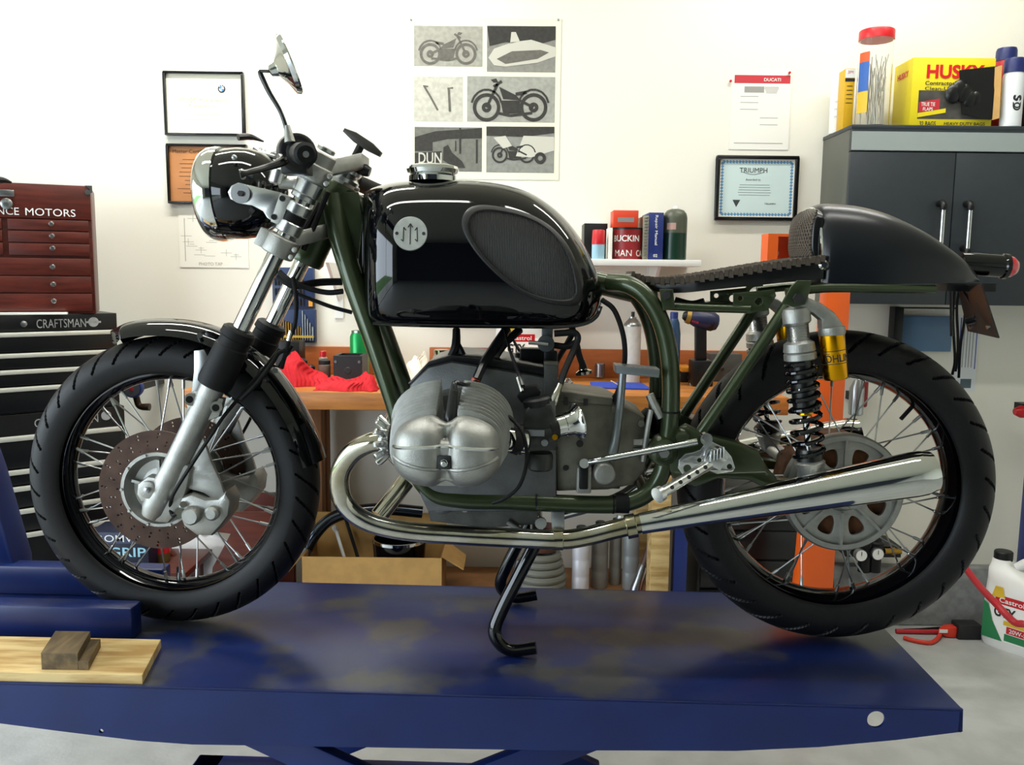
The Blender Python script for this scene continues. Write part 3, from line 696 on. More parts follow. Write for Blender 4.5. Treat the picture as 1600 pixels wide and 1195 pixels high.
# quilted pad on the front of the cowl
pc = [b(*q, 0) for q in ((1251, 402), (1248, 388), (1250, 356), (1256, 338), (1265, 328))]
PP = spline(pc, 6); m = MB()
back = [b(*q, 0) for q in ((1267, 402), (1266, 388), (1266, 356), (1268, 340), (1272, 331))]; BB = spline(back, 6)
m.loft([[Vector((p.x+.004, -.080*e, p.z)), Vector((p.x, -.073*e, p.z)), Vector((p.x-.006, 0, p.z)), Vector((p.x, .073*e, p.z)), Vector((p.x+.004, .080*e, p.z)), Vector((q.x, .082*e, q.z)), Vector((q.x, -.082*e, q.z))] for p, q, e in zip(PP, BB, [1]*17+[.97, .93, .88, .82, .75, .68, .60, .5])])
pad_ = m.build('backrest_pad', BLKS, cowl, bevel=.002)
m = MB(); EE = [1]*17+[.97, .93, .88, .82, .75, .68, .60, .5]
def face(t, v):
    f = v*(len(PP)-2); i0 = min(len(PP)-2, int(f)); r_ = f-i0; p = PP[i0].lerp(PP[i0+1], r_)
    return Vector((p.x-.0065*(1-t*t)-.0012+.003*t*t, t*.077*EE[min(i0, 24)], p.z))
for dr in (1, -1):
    for c in range(-14, 15):
        L = []
        for k in range(25):
            t = -1+2*k/24; v = c*.085+dr*t*.62+.5
            if 0 <= v <= .97: L.append(face(t, v))
        if len(L) > 1: m.tube(L, .0024, 5, 1)
st = m.build('backrest_tread', TREADM, cowl, smooth=False); st['kind'] = 'stuff'
MB().lathe([(0, .008), (.012, .010), (.016, .006)], b(1284, 414, -.096), YA*-1, 14).build('cowl_fastener', CHROME, cowl)
# tail light
ta = Vector((1, 0, -.06)).normalized(); tq = b(1500, 411, 0)
tlm = MB().lathe([(0, .022), (.03, .0235), (.085, .0235), (.088, .0265), (.096, .0265)], tq, ta, 32).build('tail_light', BLACK, bike)
MB().lathe([(.095, .0235), (.106, .022), (.116, .015), (.121, .006), (.122, 0)], tq, ta, 32, False).build('tail_lens', mat('red_lens', 'd3152c', .08, coat=1), tlm)
# number plate bracket
pq = [b(1497, 449, .02), b(1534, 444, -.09), b(1561, 528, -.09), b(1513, 517, .02)]
n_ = (pq[1]-pq[0]).cross(pq[3]-pq[0]).normalized()*.0015
plate_ = MB().loft([[p+n_ for p in pq], [p-n_ for p in pq]]).build('plate_bracket', mat('copper_tinted_plate', '2b2625', .3, .15), bike)
m = MB().b2(b(1480, 442, -.03), b(1533, 455, .03)+Vector((0, 0, .0)))
m.tube([b(1508, 450, -.01), b(1520, 470, -.012), b(1528, 495, -.02), b(1512, 502, 0)], .009, 10).tube([b(1528, 495, -.02), b(1545, 492, -.05)], .008, 8, 1)
m.build('plate_mount', BLKS, plate_)
for u, v in ((.14, .92), (.86, .92)):
    p = pq[0]+(pq[1]-pq[0])*u+(pq[3]-pq[0])*v; MB().lathe([(-.003, .004), (.003, .004)], p, n_, 10).build('bolt', STEEL, plate_)

# ---------------------------------------------------------------- engine
CASEM = mat('engine_case', '6b6d6e', .42, .75, noise=.25, scale=18, bump=.3, bscale=500)
m = pl(MB(), [(636, 640), (640, 602), (668, 574), (705, 565), (868, 592), (870, 650), (870, 790), (842, 800), (668, 800), (652, 765), (640, 715)], -.115, .115, .008)
eng = m.build('engine', CASEM, bike)
pl(MB(), [(636, 600), (668, 566), (706, 556), (760, 560), (866, 578), (866, 592), (706, 566), (668, 576), (640, 604)], -.10, .115, .003, ref=-.115).build('starter_cover', BLKS, eng)
pl(MB(), [(850, 570), (872, 571), (871, 620), (850, 618)], -.118, -.02, .002).build('cover_plate', ALUD, eng)
pl(MB(), [(664, 782), (842, 788), (840, 820), (760, 826), (672, 815)], -.085, .085, .006).build('sump', ALUD, eng)
m = MB().ball(b(690, 790, -.09), .022, 16, (1.3, .6, .8)); m.lathe([(0, .009), (.01, .011)], b(726, 794, -.098), YA, 10); m.build('sump_boss', ALU, eng)
for q in ((814, 668), (760, 613), (868, 700)): MB().cyl(b(*q, -.118), b(*q, -.113), .005, 10).build('case_plug', INK, eng)
# battery tray clutter on top of the engine
m = MB().b2(b(800, 566, .02), b(872, 572, .08)+Vector((0, 0, -.02))); m.box(b(832, 556, .04), (.055, .05, .035)).box(b(860, 557, .03), (.03, .04, .03)).box(b(812, 561, .05), (.02, .04, .03)); m.build('regulator', BLKP, eng, bevel=.004)
# gearbox
m = pl(MB(), [(866, 620), (885, 614), (950, 622), (985, 640), (1008, 652), (1010, 735), (990, 758), (950, 766), (870, 768)], -.095, .095, .008)
m = pl(m, [(866, 610), (958, 622), (957, 634), (866, 626)], -.100, -.06, .003)
for q in ((1002, 662), (1000, 690), (960, 640)): m.cyl(b(*q, -.10), b(*q, -.09), .007, 10)
gb = m.build('gearbox', mat('gearbox_cast', '7c7a6e', .45, .75, noise=.35, scale=20, bump=.3, bscale=400), bike)
for q in ((884, 627), (915, 628)): MB().box(b(*q, -.101), (.009, .006, .014)).build('gearbox_slot', INK, gb)
MB().cyl(b(906, 693, -.098), b(906, 693, -.094), .0075, 14).build('gearbox_plug', INK, gb); MB().cyl(b(884, 731, -.098), b(884, 731, -.094), .006, 14).build('gearbox_plug', INK, gb)
m = MB().lathe([(0, .02), (.006, .024), (.03, .024)], b(945, 742, -.13), YA, 20).box(b(912, 748, -.11), (.03, .03, .055)); m.build('shift_housing', ALU, gb, bevel=.003)
MB().box(b(912, 745, -.128), (.018, .014, .05)).build('shift_lever', BLKP, gb, bevel=.003)
MB().lathe([(0, .02), (.012, .03), (.024, .026), (.03, .038), (.045, .03), (.05, .042), (.065, .034), (.08, .04)], b(1000, 658, -.02), X, 28).build('driveshaft_boot', RUB, gb)
m = MB().tube([b(974, 571, -.11), b(970, 620, -.115), b(963, 680, -.115), b(957, 708, -.11)], [.0075, .008, .009, .011], 12)
ks = pl(m, [(959, 568), (1027, 574), (1026, 587), (960, 580)], -.150, -.085, .003, ref=-.11).build('kick_starter', mat('zinc_steel', '83898b', .4, .8), gb)
m = MB()
for i in range(9): m.box(b(962+i*7.4, 569.5+i*.7, -.118), (.003, .058, .003))
m.build('pedal_rib', ALU, ks)
m = MB().box(b(1005, 690, -.10), (.04, .012, .012)).box(b(1005, 704, -.10), (.04, .012, .010)).tube([b(1017, 640, -.11), b(1010, 680, -.11), b(1005, 720, -.1)], .006, 8)
m.tube([b(1015, 616, -.105), b(1022, 632, -.105), b(1033, 652, -.105)], .009, 8).build('clutch_arm', ALU, gb)
# ---------------------------------------------------------------- cylinders, heads, valve covers, carburettors
cyc = b(699, 699, -.345)
def ce(a, bb, n=2.6, k=48, notch=0, dz=0):
    out = []
    for i in range(k):
        t = 2*PI*i/k; c_, s_ = math.cos(t), math.sin(t)
        out.append((a*math.copysign(abs(c_)**(2/n), c_), dz+bb*math.copysign(abs(s_)**(2/n), s_)))
    if notch:
        o2 = []; done = False
        for p in out:
            if abs(p[0]) < notch and p[1] > 0:
                if not done:
                    for i in range(9):
                        a2 = -PI*i/8; o2.append((notch*math.cos(a2), dz+bb*.42+notch*math.sin(a2)))
                    done = True
            else: o2.append(p)
        out = o2
    return out
for s in (1, -1):
    def put(m, name, mt, par, **k): return (m if s == 1 else mir(m)).build(name, mt, par, **k)
    head = put(MB().lathe([(0, .05), (.24, .052)], cyc+Vector((0, -.0, 0)), YA, 24).plate(ce(.074, .042, 2.4), [], cyc+Vector((0, .03, 0)), X, Z, .10, .004), 'cylinder', ALUD, bike)
    for k in range(10):
        w_ = .1025+.0016*k; h_ = .070+.0024*k
        put(MB().plate(ce(w_, h_, 2.4, notch=.017, dz=.002+.0020*k), [], cyc+Vector((0, -.008+.0112*k, 0)), X, Z, .0036, .0008), 'cooling_fin', ALU, head)
    for k in range(9):
        put(MB().plate(ce(.088, .080, 2.0), [], cyc+Vector((0, .112+.0125*k, 0)), X, Z, .0045, .001), 'barrel_fin', ALUD, head)
    # valve cover: two lobes with a valley between
    A_, B_, D_ = .098, .0665, .050
    def cov_d(sx, sz):
        rho = (abs(sx)**2.5+abs(sz)**2.5)**(1/2.5)
        base = .016*max(0, 1-rho**8)**.5
        def lobe(c, hw): 
            q = (abs(sx-c)/hw)**3+(abs(sz)/.97)**3
            edge = max(0, 1-rho**4)**.5
            return max(0, 1-q)**.42*edge
        l = max(lobe(-.50, .46), lobe(.50, .46))
        web = .62*max(0, 1-(abs(sz+.03)/.42)**6)**.5*max(0, 1-(abs(sx)/.6)**4)
        return base+(D_-.016)*max(l, web)
    def vc(u, v):
        t = 2*PI*u; n = 2.5; c_, s_ = math.cos(t), math.sin(t); v = v**.8
        sx = math.copysign(abs(c_)**(2/n), c_)*v; sz = math.copysign(abs(s_)**(2/n), s_)*v
        val = math.exp(-(sx/.16)**2); pinch = 1-.22*val*abs(sz)**3
        return Vector((cyc.x+A_*sx, cyc.y-.012-cov_d(sx, sz), cyc.z+B_*sz*pinch-.004))
    cov = put(MB().grid(vc, 120, 44, True), 'valve_cover', ALU, head, ang=80)
    def ridge(t0, bow, r):
        pts = []
        for i in range(25):
            sx = -.93+1.86*i/24; sz = t0+bow*(1-(sx/.93)**2)
            d = cov_d(sx, sz)
            pts.append(Vector((cyc.x+A_*sx, cyc.y-.0120-d, cyc.z-.004+B_*sz)))
        return MB().tube(pts, r, 6, 1)
    put(ridge(.16, .08, .0034), 'cover_ridge', ALUB, head); put(ridge(-.10, -.28, .0034), 'cover_ridge', ALU, head)
    cy0 = vc(.25, .02); cy0.y -= .001
    put(MB().box(Vector((cyc.x, cy0.y-.001, cyc.z-.016)), (.024, .006, .024)), 'nut_recess', INK, head, bevel=.002)
    put(MB().lathe([(0, .007), (.004, .007), (.004, .0045), (.010, .0045), (.011, .003)], Vector((cyc.x, cy0.y-.004, cyc.z-.016)), YA*-1, 8), 'cover_nut', CHROME, head)
    # spark plug cap and lead
    sp0 = cyc+Vector((.004, .0, .040)); sp1 = b(704, 652, cyc.y); sp2 = b(709, 612, cyc.y+.02)
    put(MB().tube([sp0, sp1, sp2], [.010, .0115, .008], 14, 4).tube([sp2, b(711, 598, cyc.y+.03), b(728, 601, cyc.y+.06), b(744, 596, -.16)], [.008, .0045, .004, .004], 10), 'plug_cap', BLKS, head)
    # intake stub, boot clamp
    put(MB().cyl(b(772, 686, -.29), b(818, 690, -.25), .024, 24), 'intake_boot', RUB, head)
    for qq in ((790, 687, -.276), (811, 690, -.256)):
        d_ = (b(818, 690, -.25)-b(772, 686, -.29)).normalized()
        put(MB().lathe([(-.005, .0255), (.005, .0255)], b(*qq), d_, 24), 'hose_clamp', CHROME, head)
# carburettors
for s in (1, -1):
    def put(m, name, mt, par, **k): return (m if s == 1 else mir(m)).build(name, mt, par, **k)
    yc = -.225
    m = pl(MB(), [(818, 645), (830, 628), (860, 632), (868, 650), (872, 690), (868, 704), (830, 706), (816, 700)], yc-.022, yc+.022, .006)
    m.lathe([(0, .020), (.004, .024), (.028, .025), (.034, .022)], b(844, 734, yc), Z, 24)
    m.lathe([(0, .021), (.035, .022), (.05, .022)], b(842, 690, yc), b(842, 630, yc)-b(842, 690, yc), 24)
    m.cyl(b(815, 684, yc), b(868, 676, yc), .026, 24)
    carb = put(m, 'carburettor', mat('carb_cast', '454644', .45, .8, noise=.3, scale=40), bike)
    m = MB().lathe([(0, .026), (.012, .027), (.016, .022), (.017, 0)], b(840, 634, yc), b(836, 610, yc)-b(840, 634, yc), 24)
    put(m, 'carb_cap', BLKP, carb)
    m = pl(MB(), [(808, 620), (815, 607), (838, 603), (846, 612), (842, 622), (815, 630)], yc+.015, yc+.05, .004); put(m, 'float_cap', BLKP, carb)
    va = Vector((1, .42, .20)).normalized()
    prof = [(0, .0225), (.016, .0228), (.017, .0240), (.030, .0245), (.038, .0275), (.043, .033), (.045, .0355), (.048, .0355), (.0485, .0335), (.044, .029), (.036, .024), (.02, .020), (0, .019), (0, .001)]
    put(MB().lathe(prof, b(868, 667, yc), va, 40, False), 'velocity_stack', CHROME, carb)
    put(MB().lathe([(-.012, .024), (.004, .024)], b(864, 668, yc), va, 24), 'stack_collar', BLKP, carb)
    m = MB().lathe([(0, .0065), (.006, .0065)], b(851, 692, yc-.03), YA, 12).cyl(b(851, 692, yc-.024), b(851, 692, yc), .004, 8); m.box(b(830, 676, yc-.026), (.05, .006, .012)); put(m, 'throttle_screw', STEEL, carb)
    put(MB().lathe([(0, .0055), (.006, .0055)], b(867, 683, yc-.028), YA, 10), 'brass_screw', GOLD, carb)
    m = MB().box(b(862, 636, yc), (.014, .02, .026)).tube([b(862, 633, yc), b(868, 618, yc+.005), b(874, 602, yc+.02)], [.008, .0085, .0075], 12, 3); put(m, 'fuel_inlet', CHROMED, carb)
    put(MB().tube([b(817, 603, yc), b(812, 588, yc+.02), b(806, 572, yc+.05), b(797, 548, yc+.09), b(788, 515, yc+.14)], [.0042, .0042, .004, .003, .003], 8), 'throttle_cable', BLKS, carb)
    put(MB().tube([b(817, 612, yc), b(810, 590, yc+.02)], .0048, 8, 1), 'cable_ferrule', CHROME, carb)
    # fuel hose
    put(MB().tube([b(874, 604, yc+.02), b(882, 580, yc+.05), b(896, 548, yc+.09), b(903, 528, yc+.1), b(896, 519, yc+.1), b(882, 520, yc+.1), b(866, 521, yc+.1)], .0068, 10), 'fuel_hose', RUB, carb)
# petcock under the tank
m = MB().box(b(855, 522, -.12), (.022, .022, .024)).lathe([(0, .017), (.014, .017)], b(853, 537, -.14), YA, 20).cyl(b(853, 545, -.12), b(866, 545, -.12), .006, 10)
pk = m.build('petcock', mat('petcock_grey', '3d4145', .4, .6), bike, bevel=.002)
MB().tube([b(826, 535, -.15), b(840, 536, -.148), b(856, 538, -.145)], .004, 8).build('petcock_lever', STEEL, pk)
MB().tube([b(864, 539, -.12), b(880, 541, -.12), b(892, 540, -.12), b(900, 536, -.12), b(905, 555, -.12), b(912, 575, -.11)], .0066, 10).build('fuel_hose', RUB, pk)
MB().lathe([(0, .006), (.02, .009), (.024, .017), (.03, .017)], b(909, 562, -.10), b(913, 585, -.10)-b(909, 562, -.10), 20).build('fuel_filter', CHROMED, pk)
# ---------------------------------------------------------------- exhausts
for s in (1, -1):
    def put(m, name, mt, par, **k): return (m if s == 1 else mir(m)).build(name, mt, par, **k)
    path = [((606, 689), -.30), ((578, 692), -.298), ((549, 709), -.288), ((531, 742), -.275), ((536, 783), -.262), ((570, 813), -.252), ((630, 829), -.245), ((720, 836), -.24), ((820, 841), -.235), ((878, 843), -.23), ((915, 838), -.226), ((960, 827), -.222), ((1015, 814), -.218), ((1050, 805), -.216)]
    hd = put(MB().tube([b(*q, y) for q, y in path], .0188, 20, 6), 'exhaust_header', CHROMED if s == 1 else CHROMED, bike)
    m0 = b(1000, 818, -.218); m1 = b(1457, 736, -.195); ma = (m1-m0); L = ma.length
    mr = [(0, .0205), (.05*L, .0215), (.2*L, .0245), (.4*L, .0300), (.6*L, .0360), (.8*L, .0410), (.93*L, .0440), (.965*L, .0435), (.985*L, .040), (1.0*L, .0385), (.995*L, .034), (.9*L, .034)]
    mf = put(MB().lathe(mr, m0, ma, 48), 'muffler', CHROME, hd)
    for q, r in (((872, 842), .0205), ((986, 822), .0225)):
        q1 = b(*q, -.228 if q[0] < 900 else -.22); dv = (b(q[0]+10, q[1]-(2 if q[0] > 900 else 0), q1.y)-q1)
        put(MB().lathe([(-.010, r), (-.009, r+.0012), (.009, r+.0012), (.010, r)], q1, dv, 24), 'pipe_clamp', CHROMED, hd)
    put(pl(MB(), [(861, 800), (882, 800), (882, 838), (863, 838)], -.226, -.215, .001), 'exhaust_bracket', STEEL, hd); put(MB().tube([b(970, 806, -.21), b(966, 822, -.215)], .008, 8, 1), 'exhaust_stud', STEEL, hd)
    m = MB(); o_ = b(604, 688, -.30)
    for k, (h0, r0) in enumerate(((-.004, .036), (.004, .039), (.011, .039), (.017, .034))): pass
    rings = []
    for h0, r0 in ((-.008, .024), (-.006, .028), (.0, .030), (.006, .030), (.010, .028), (.012, .024)):
        rings.append([o_+Vector((-h0, 0, 0))+Vector((0, math.cos(2*PI*j/96), math.sin(2*PI*j/96)))*(r0*(1+.05*math.cos(11*2*PI*j/96))) for j in range(96)])
    nut = put(m.loft(rings), 'exhaust_nut', ALUB, hd, ang=50)
    for k in range(11):
        a = 2*PI*(k+.5)/11; rd_ = Vector((0, math.cos(a), math.sin(a))); p_ = o_+rd_*.026+X*.004; q_ = o_+rd_*.043-X*.014
        put(MB().tube([p_, p_.lerp(q_, .5), q_, q_+(q_-p_)*.06], [.0055, .0065, .006, .0025], 10, 3), 'nut_fin', ALUB, hd)
MB().cyl(b(634, 752, -.06), b(592, 806, -.10), .019, 18).build('balance_pipe', CHROMED, bike)
# ---------------------------------------------------------------- swingarm, foot controls
for s in (1, -1):
    def put(m, name, mt, par, **k): return (m if s == 1 else mir(m)).build(name, mt, par, **k)
    m = pl(MB(), [(1026, 705), (1040, 678), (1072, 662), (1102, 676), (1150, 688), (1182, 702), (1198, 730), (1212, 745), (1300, 757), (1302, 772), (1200, 764), (1168, 748), (1120, 746), (1085, 760), (1050, 745)], -.122, -.088, .010, ref=-.105)
    sa = put(m, 'swingarm', GREEN, bike)
    m = MB().lathe([(0, .013), (.006, .015), (.02, .015)], b(1066, 683, -.135), YA, 16); put(m, 'pinch_bolt', GREEN, sa)
    if s == 1: put(MB().box(b(1260, 748, -.125), (.035, .02, .03)), 'axle_block', ALU, sa, bevel=.004)
    fpl = [(1097, 682), (1101, 678), (1109, 680), (1113, 690), (1131, 699), (1143, 713), (1149, 731), (1145, 737), (1121, 741), (1109, 736), (1099, 741), (1066, 741), (1059, 731), (1061, 719), (1071, 709), (1083, 707), (1094, 703), (1099, 696)]
    pg = put(pl(MB(), fpl, -.165, -.157, .0015, holes=((1093, 719, 3.5), (1074, 732, 6), (1140, 729, 4))), 'footpeg_plate', ALUB, bike)
    p0 = b(1114, 722, -.19); p1 = b(1027, 774, -.285); pd = (p1-p0)
    m = MB().lathe([(0, .010), (pd.length-.012, .0105), (pd.length-.011, .015), (pd.length, .015)], p0, pd, 20); peg = put(m, 'footpeg', ALUB, pg)
    sdv = Vector((0, -1, .25)).normalized()
    for k in range(5):
        c0 = p0+pd*(.2+.15*k); pp_ = (sdv-pd.normalized()*sdv.dot(pd.normalized())).normalized()
        put(MB().lathe([(.008, .0042), (.0112, .0042)], c0, pp_, 12), 'peg_hole', INK, pg)
    m = MB().lathe([(0, .020), (.035, .020)], b(1122, 716, -.20), YA, 20).box(b(1116, 718, -.19), (.035, .03, .025), Matrix.Rotation(.5, 3, 'Y'))
    for k in range(5): m.box(b(1110+k*5, 712-k*1.5, -.205), (.003, .012, .022))
    put(m, 'peg_mount', ALUB, pg, bevel=.0015)
    if s == 1:
        MB().tube([b(918, 722, -.14), b(940, 718, -.15), b(1090, 690, -.178)], [.006, .0068, .0068], 12, 3).lathe([(0, .012), (.014, .012)], b(1104, 686, -.186), YA, 20).lathe([(0, .010), (.016, .010)], b(913, 724, -.148), YA, 16).build('shift_rod', CHROME, pg)
        MB().lathe([(0, .004), (.0, .0065), (.008, .0065)], b(1104, 686, -.193), YA, 6).build('bolt', STEEL, pg)
# ---------------------------------------------------------------- shock absorbers
for s in (1, -1):
    def put(m, name, mt, par, **k): return (m if s == 1 else mir(m)).build(name, mt, par, **k)
    ys = -.155; s0 = b(1243, 478, ys); s1 = b(1267, 742, ys); sa_ = (s1-s0).normalized()
    def sl(py): return (b(1243+(py-478)*24/264, py, ys)-s0).dot(sa_)
    m = MB().lathe([(sl(478), .012), (sl(482), .024), (sl(488), .027), (sl(503), .027), (sl(506), .023)], s0, sa_, 32)
    m.cyl(b(1248, 466, ys+.03), b(1248, 466, ys-.012), .018, 20)
    nk = [(1236, 470), (1264, 465), (1285, 474), (1305, 488), (1318, 506), (1318, 516), (1284, 516), (1283, 500), (1270, 489), (1258, 486), (1240, 486)]
    m = pl(m, nk, ys-.014, ys+.016, .006)
    m.lathe([(0, .025), (.012, .026), (.016, .024)], b(1299, 511, ys), b(1306, 592, ys)-b(1299, 511, ys), 28)
    sh = put(m, 'shock_absorber', ALU, bike)
    put(MB().lathe([(sl(532), .022), (sl(536), .029), (sl(548), .031), (sl(550), .028), (sl(552), .031), (sl(561), .031), (sl(563), .026)], s0, sa_, 32), 'preload_collar', ALU, sh)
    put(MB().lathe([(sl(716), .022), (sl(722), .030), (sl(730), .026), (sl(748), .02)], s0, sa_, 28).cyl(b(1268, 745, ys-.014), b(1268, 745, ys+.05), .017, 20), 'lower_mount', ALU, sh)
    prof = []; k0, k1 = sl(505), sl(533)
    for i in range(25): prof.append((k0+(k1-k0)*i/24, .0215 if i % 2 else .0205))
    put(MB().lathe(prof, s0, sa_, 32), 'threaded_body', STEEL, sh)
    put(MB().lathe([(sl(560), .022), (sl(600), .0225), (sl(634), .0225), (sl(637), .029), (sl(641), .029), (sl(643), .02)], s0, sa_, 28), 'damper_body', BLKS, sh)
    put(MB().lathe([(sl(640), .0065), (sl(725), .0065)], s0, sa_, 16), 'damper_rod', CHROME, sh)
    put(MB().lathe([(sl(643), .016), (sl(646), .017), (sl(648), .012)], s0, sa_, 20), 'bump_washer', GOLD, sh)
    a_, b_, c_ = frame_of(sa_); pts = []; turns = 9.5; n = int(turns*20); l0, l1 = sl(566), sl(716)
    for i in range(n+1):
        t = i/n; ph = 2*PI*turns*t; h = l0+(l1-l0)*(.75*t+.25*t*t); pts.append(s0+sa_*h+(a_*math.cos(ph)+b_*math.sin(ph))*.0285)
    put(MB().tube(pts, .0047, 8, 1), 'spring', BLACK, sh)
    put(MB().lathe([(sl(700), .024), (sl(706), .026), (sl(718), .026)], s0, sa_, 24), 'spring_seat', BLKS, sh)
    r0 = b(1299, 521, ys); r1 = b(1306, 592, ys); ra = (r1-r0); RL = ra.length
    put(MB().lathe([(0, .0225), (.002, .0245), (RL-.004, .0245), (RL, .022)], r0, ra, 40), 'reservoir', GOLD, sh)
    # maker's lettering wrapped round the reservoir
    vs, fs = font_mesh('ÖHLINS'); ru = ra.normalized(); x0_ = min(v.x for v in vs); x1_ = max(v.x for v in vs); y1_ = max(v.y for v in vs)
    side = Vector((0, -1, 0)); side = (side-ru*side.dot(ru)).normalized(); tv = ru.cross(side); tv = tv if tv.x > 0 else -tv
    kk = .062/(x1_-x0_); out = []
    for v in vs:
        an = (v.x-x0_)*kk/.0249-1.0; out.append(r0+ru*(RL*.60-v.y*kk*1.15)+(side*math.cos(an)+tv*math.sin(an))*.0249)
    put(MB().add(out, fs), 'reservoir_lettering', INK, sh, smooth=False)
    m = MB()
    for f in (.36, .64): m.lathe([(RL*f-.0006, .0248), (RL*f+.0006, .0248)], r0, ra, 40, False)
    put(m, 'label_line', INK, sh)
    put(MB().lathe([(0, .005), (0, .009), (.008, .009)], b(1268, 745, ys-.022), YA, 6), 'bolt', STEEL, sh)
# ---------------------------------------------------------------- centre stand
zf = .014
nf = BI @ G(838, 1026, ZT+zf); near = [b(838, 846, -.12), b(815, 890, -.13), b(785, 950, -.135)]
m = MB().tube(near+[b(773, 985, -.14), b(780, 1008, -.145), b(800, 1021, -.148), Vector((b(838, 1023, -.15).x, -.15, zf))], .0145, 14, 6)
g = mir(m); m.add(g.v, g.f); m.cyl(b(838, 846, -.12), Vector((b(838, 846, -.12).x, .12, b(838, 846, -.12).z)), .014, 14)
lowz = min(v.z for v in m.v)
m.v = [Vector((v.x, v.y, v.z if v.z > .08 else .08-(.08-v.z)*(.08-.0005)/(.08-lowz))) for v in m.v]
cs = m.build('centre_stand', BLACK, bike)
MB().tube([b(812, 876, -.12), b(806, 895, -.125), b(799, 912, -.125)], .008, 8).build('stand_lug', BLKS, cs)
m = MB().cyl(b(793, 815, -.09), b(843, 848, -.1), .006, 10); m.build('stand_spring', STEEL, cs)
MB().lathe([(0, .012), (.01, .012)], b(845, 818, -.13), YA, 14).build('stand_bolt', STEEL, cs)
MB().tube([b(870, 806, -.02), b(960, 780, -.02), b(1005, 752, -.02), b(1030, 742, -.02)], .012, 12).build('crossover_pipe', CHROME, bike)
# ---------------------------------------------------------------- cables and hoses
def cable(nm, pts, r=.0042, mt=None): return MB().tube([b(*p) for p in pts], r, 8).build(nm, mt or RUB, bike)
cable('clutch_cable', [(437, 425, -.02), (450, 436, -.03), (480, 450, -.03), (512, 457, -.03), (536, 455, -.03)], .006)
cable('brake_hose', [(435, 432, .0), (460, 446, -.01), (500, 441, .01), (535, 440, .02)], .008)
cable('throttle_cable', [(455, 455, .02), (490, 469, .02), (520, 480, .02), (550, 488, .02)], .0045)
cable('brake_hose', [(458, 432, -.08), (463, 470, -.08), (461, 505, -.08), (452, 530, -.075), (448, 546, -.075), (440, 575, -.06)], .0045)
cable('brake_hose', [(448, 546, -.075), (435, 552, -.08), (425, 568, -.09), (400, 600, -.11), (375, 625, -.12)], .0045)
MB().cyl(b(455, 517, -.077), b(451, 532, -.077), .0058, 10).build('hose_ferrule', CHROME, bike)
cable('ignition_lead', [(713, 514, -.03), (713, 530, -.04), (711, 545, -.05), (702, 562, -.05)], [.008, .009, .010, .008])
cable('ignition_lead', [(712, 533, -.04), (720, 548, -.05), (728, 566, -.06)], .007)
cable('wiring_sheath', [(792, 514, -.05), (775, 540, -.08), (756, 568, -.12), (744, 594, -.15)], [.010, .011, .010, .009], BLKS)
cable('wiring_sheath', [(812, 515, 0), (790, 535, -.03), (775, 555, -.05), (768, 575, -.05)], .009, BLKS)
MB().lathe([(0, .009), (.006, .009)], b(744, 592, -.155), b(741, 598, -.155)-b(744, 592, -.155), 14).build('red_clip', mat('copper_red', 'a03a22', .4), bike)
cable('plug_lead', [(744, 597, -.16), (748, 615, -.2), (770, 635, -.25), (800, 655, -.28), (818, 680, -.30), (823, 720, -.30), (812, 758, -.28), (790, 778, -.22), (770, 786, -.2)], .0036)
cable('speedo_cable', [(940, 468, -.07), (960, 485, -.08), (974, 525, -.09), (976, 565, -.09), (968, 605, -.08), (964, 622, -.08)], .0055)
MB().tube([b(969, 604, -.08), b(966, 615, -.08), b(964, 624, -.08), b(964, 630, -.08)], [.006, .008, .014, .016], 14, 4).build('cable_boot', RUB, bike)
cable('tail_wiring', [(1500, 448, .04), (1495, 480, .04), (1497, 540, .05), (1493, 580, .06)], .003)
cable('tail_wiring', [(1492, 448, .03), (1489, 500, .04), (1492, 560, .05), (1488, 585, .06)], .003)
cable('tail_wiring', [(1506, 455, .03), (1508, 490, .04), (1501, 540, .05), (1498, 590, .06)], .003)
MB().tube([b(1486, 452, .03), b(1487, 525, .035)], .0035, 8, 1).build('tail_strut', BLKS, bike)
# rear of engine: hanging loom under the seat
cable('seat_loom', [(1055, 468, -.03), (1080, 474, -.04), (1100, 470, -.05)], .006)

# ================================================================ background: wall pieces
def wrect(x0, y0, x1, y1, d=0):
    a = Y((x0+x1)/2, (y0+y1)/2, WY-d); l = Y(x0, (y0+y1)/2, WY-d); r = Y(x1, (y0+y1)/2, WY-d); t = Y((x0+x1)/2, y0, WY-d); bb = Y((x0+x1)/2, y1, WY-d)
    return l.x, bb.z, r.x, t.z
def panel(m, x0, z0, x1, z1, yA, yB): return m.b2((x0, yA, z0), (x1, yB, z1))
def lines(m, x0, z0, x1, z1, n, y, th=.0016, seed=1, fill=.7):
    rd = random.Random(seed)
    for i in range(n):
        z = z1-(z1-z0)*(i+.5)/n; w_ = (x1-x0)*(fill+(1-fill)*rd.random()); c = (x0+x1)/2
        m.b2((c-w_/2, y, z-th/2), (c+w_/2, y+.0003, z+th/2))
    return m
def framed(name, label, px, fw, fmat, paper, content):
    x0, z0, x1, z1 = wrect(*px)
    t = thing(name, label, 'frame', ((x0+x1)/2, WY, z0)); m = MB()
    for a, c in (((x0, z0), (x1, z0+fw)), ((x0, z1-fw), (x1, z1)), ((x0, z0+fw), (x0+fw, z1-fw)), ((x1-fw, z0+fw), (x1, z1-fw))):
        m.b2((a[0], WY-.022, a[1]), (c[0], WY-.001, c[1]))
    m.build('frame_moulding', fmat, t, bevel=.002)
    panel(MB(), x0+fw, z0+fw, x1-fw, z1-fw, WY-.010, WY-.001).build('certificate', paper, t, smooth=False)
    content(t, x0+fw, z0+fw, x1-fw, z1-fw, WY-.0106)
    return t
FAINT = mat('faint_print', 'b9b5a4', .8)
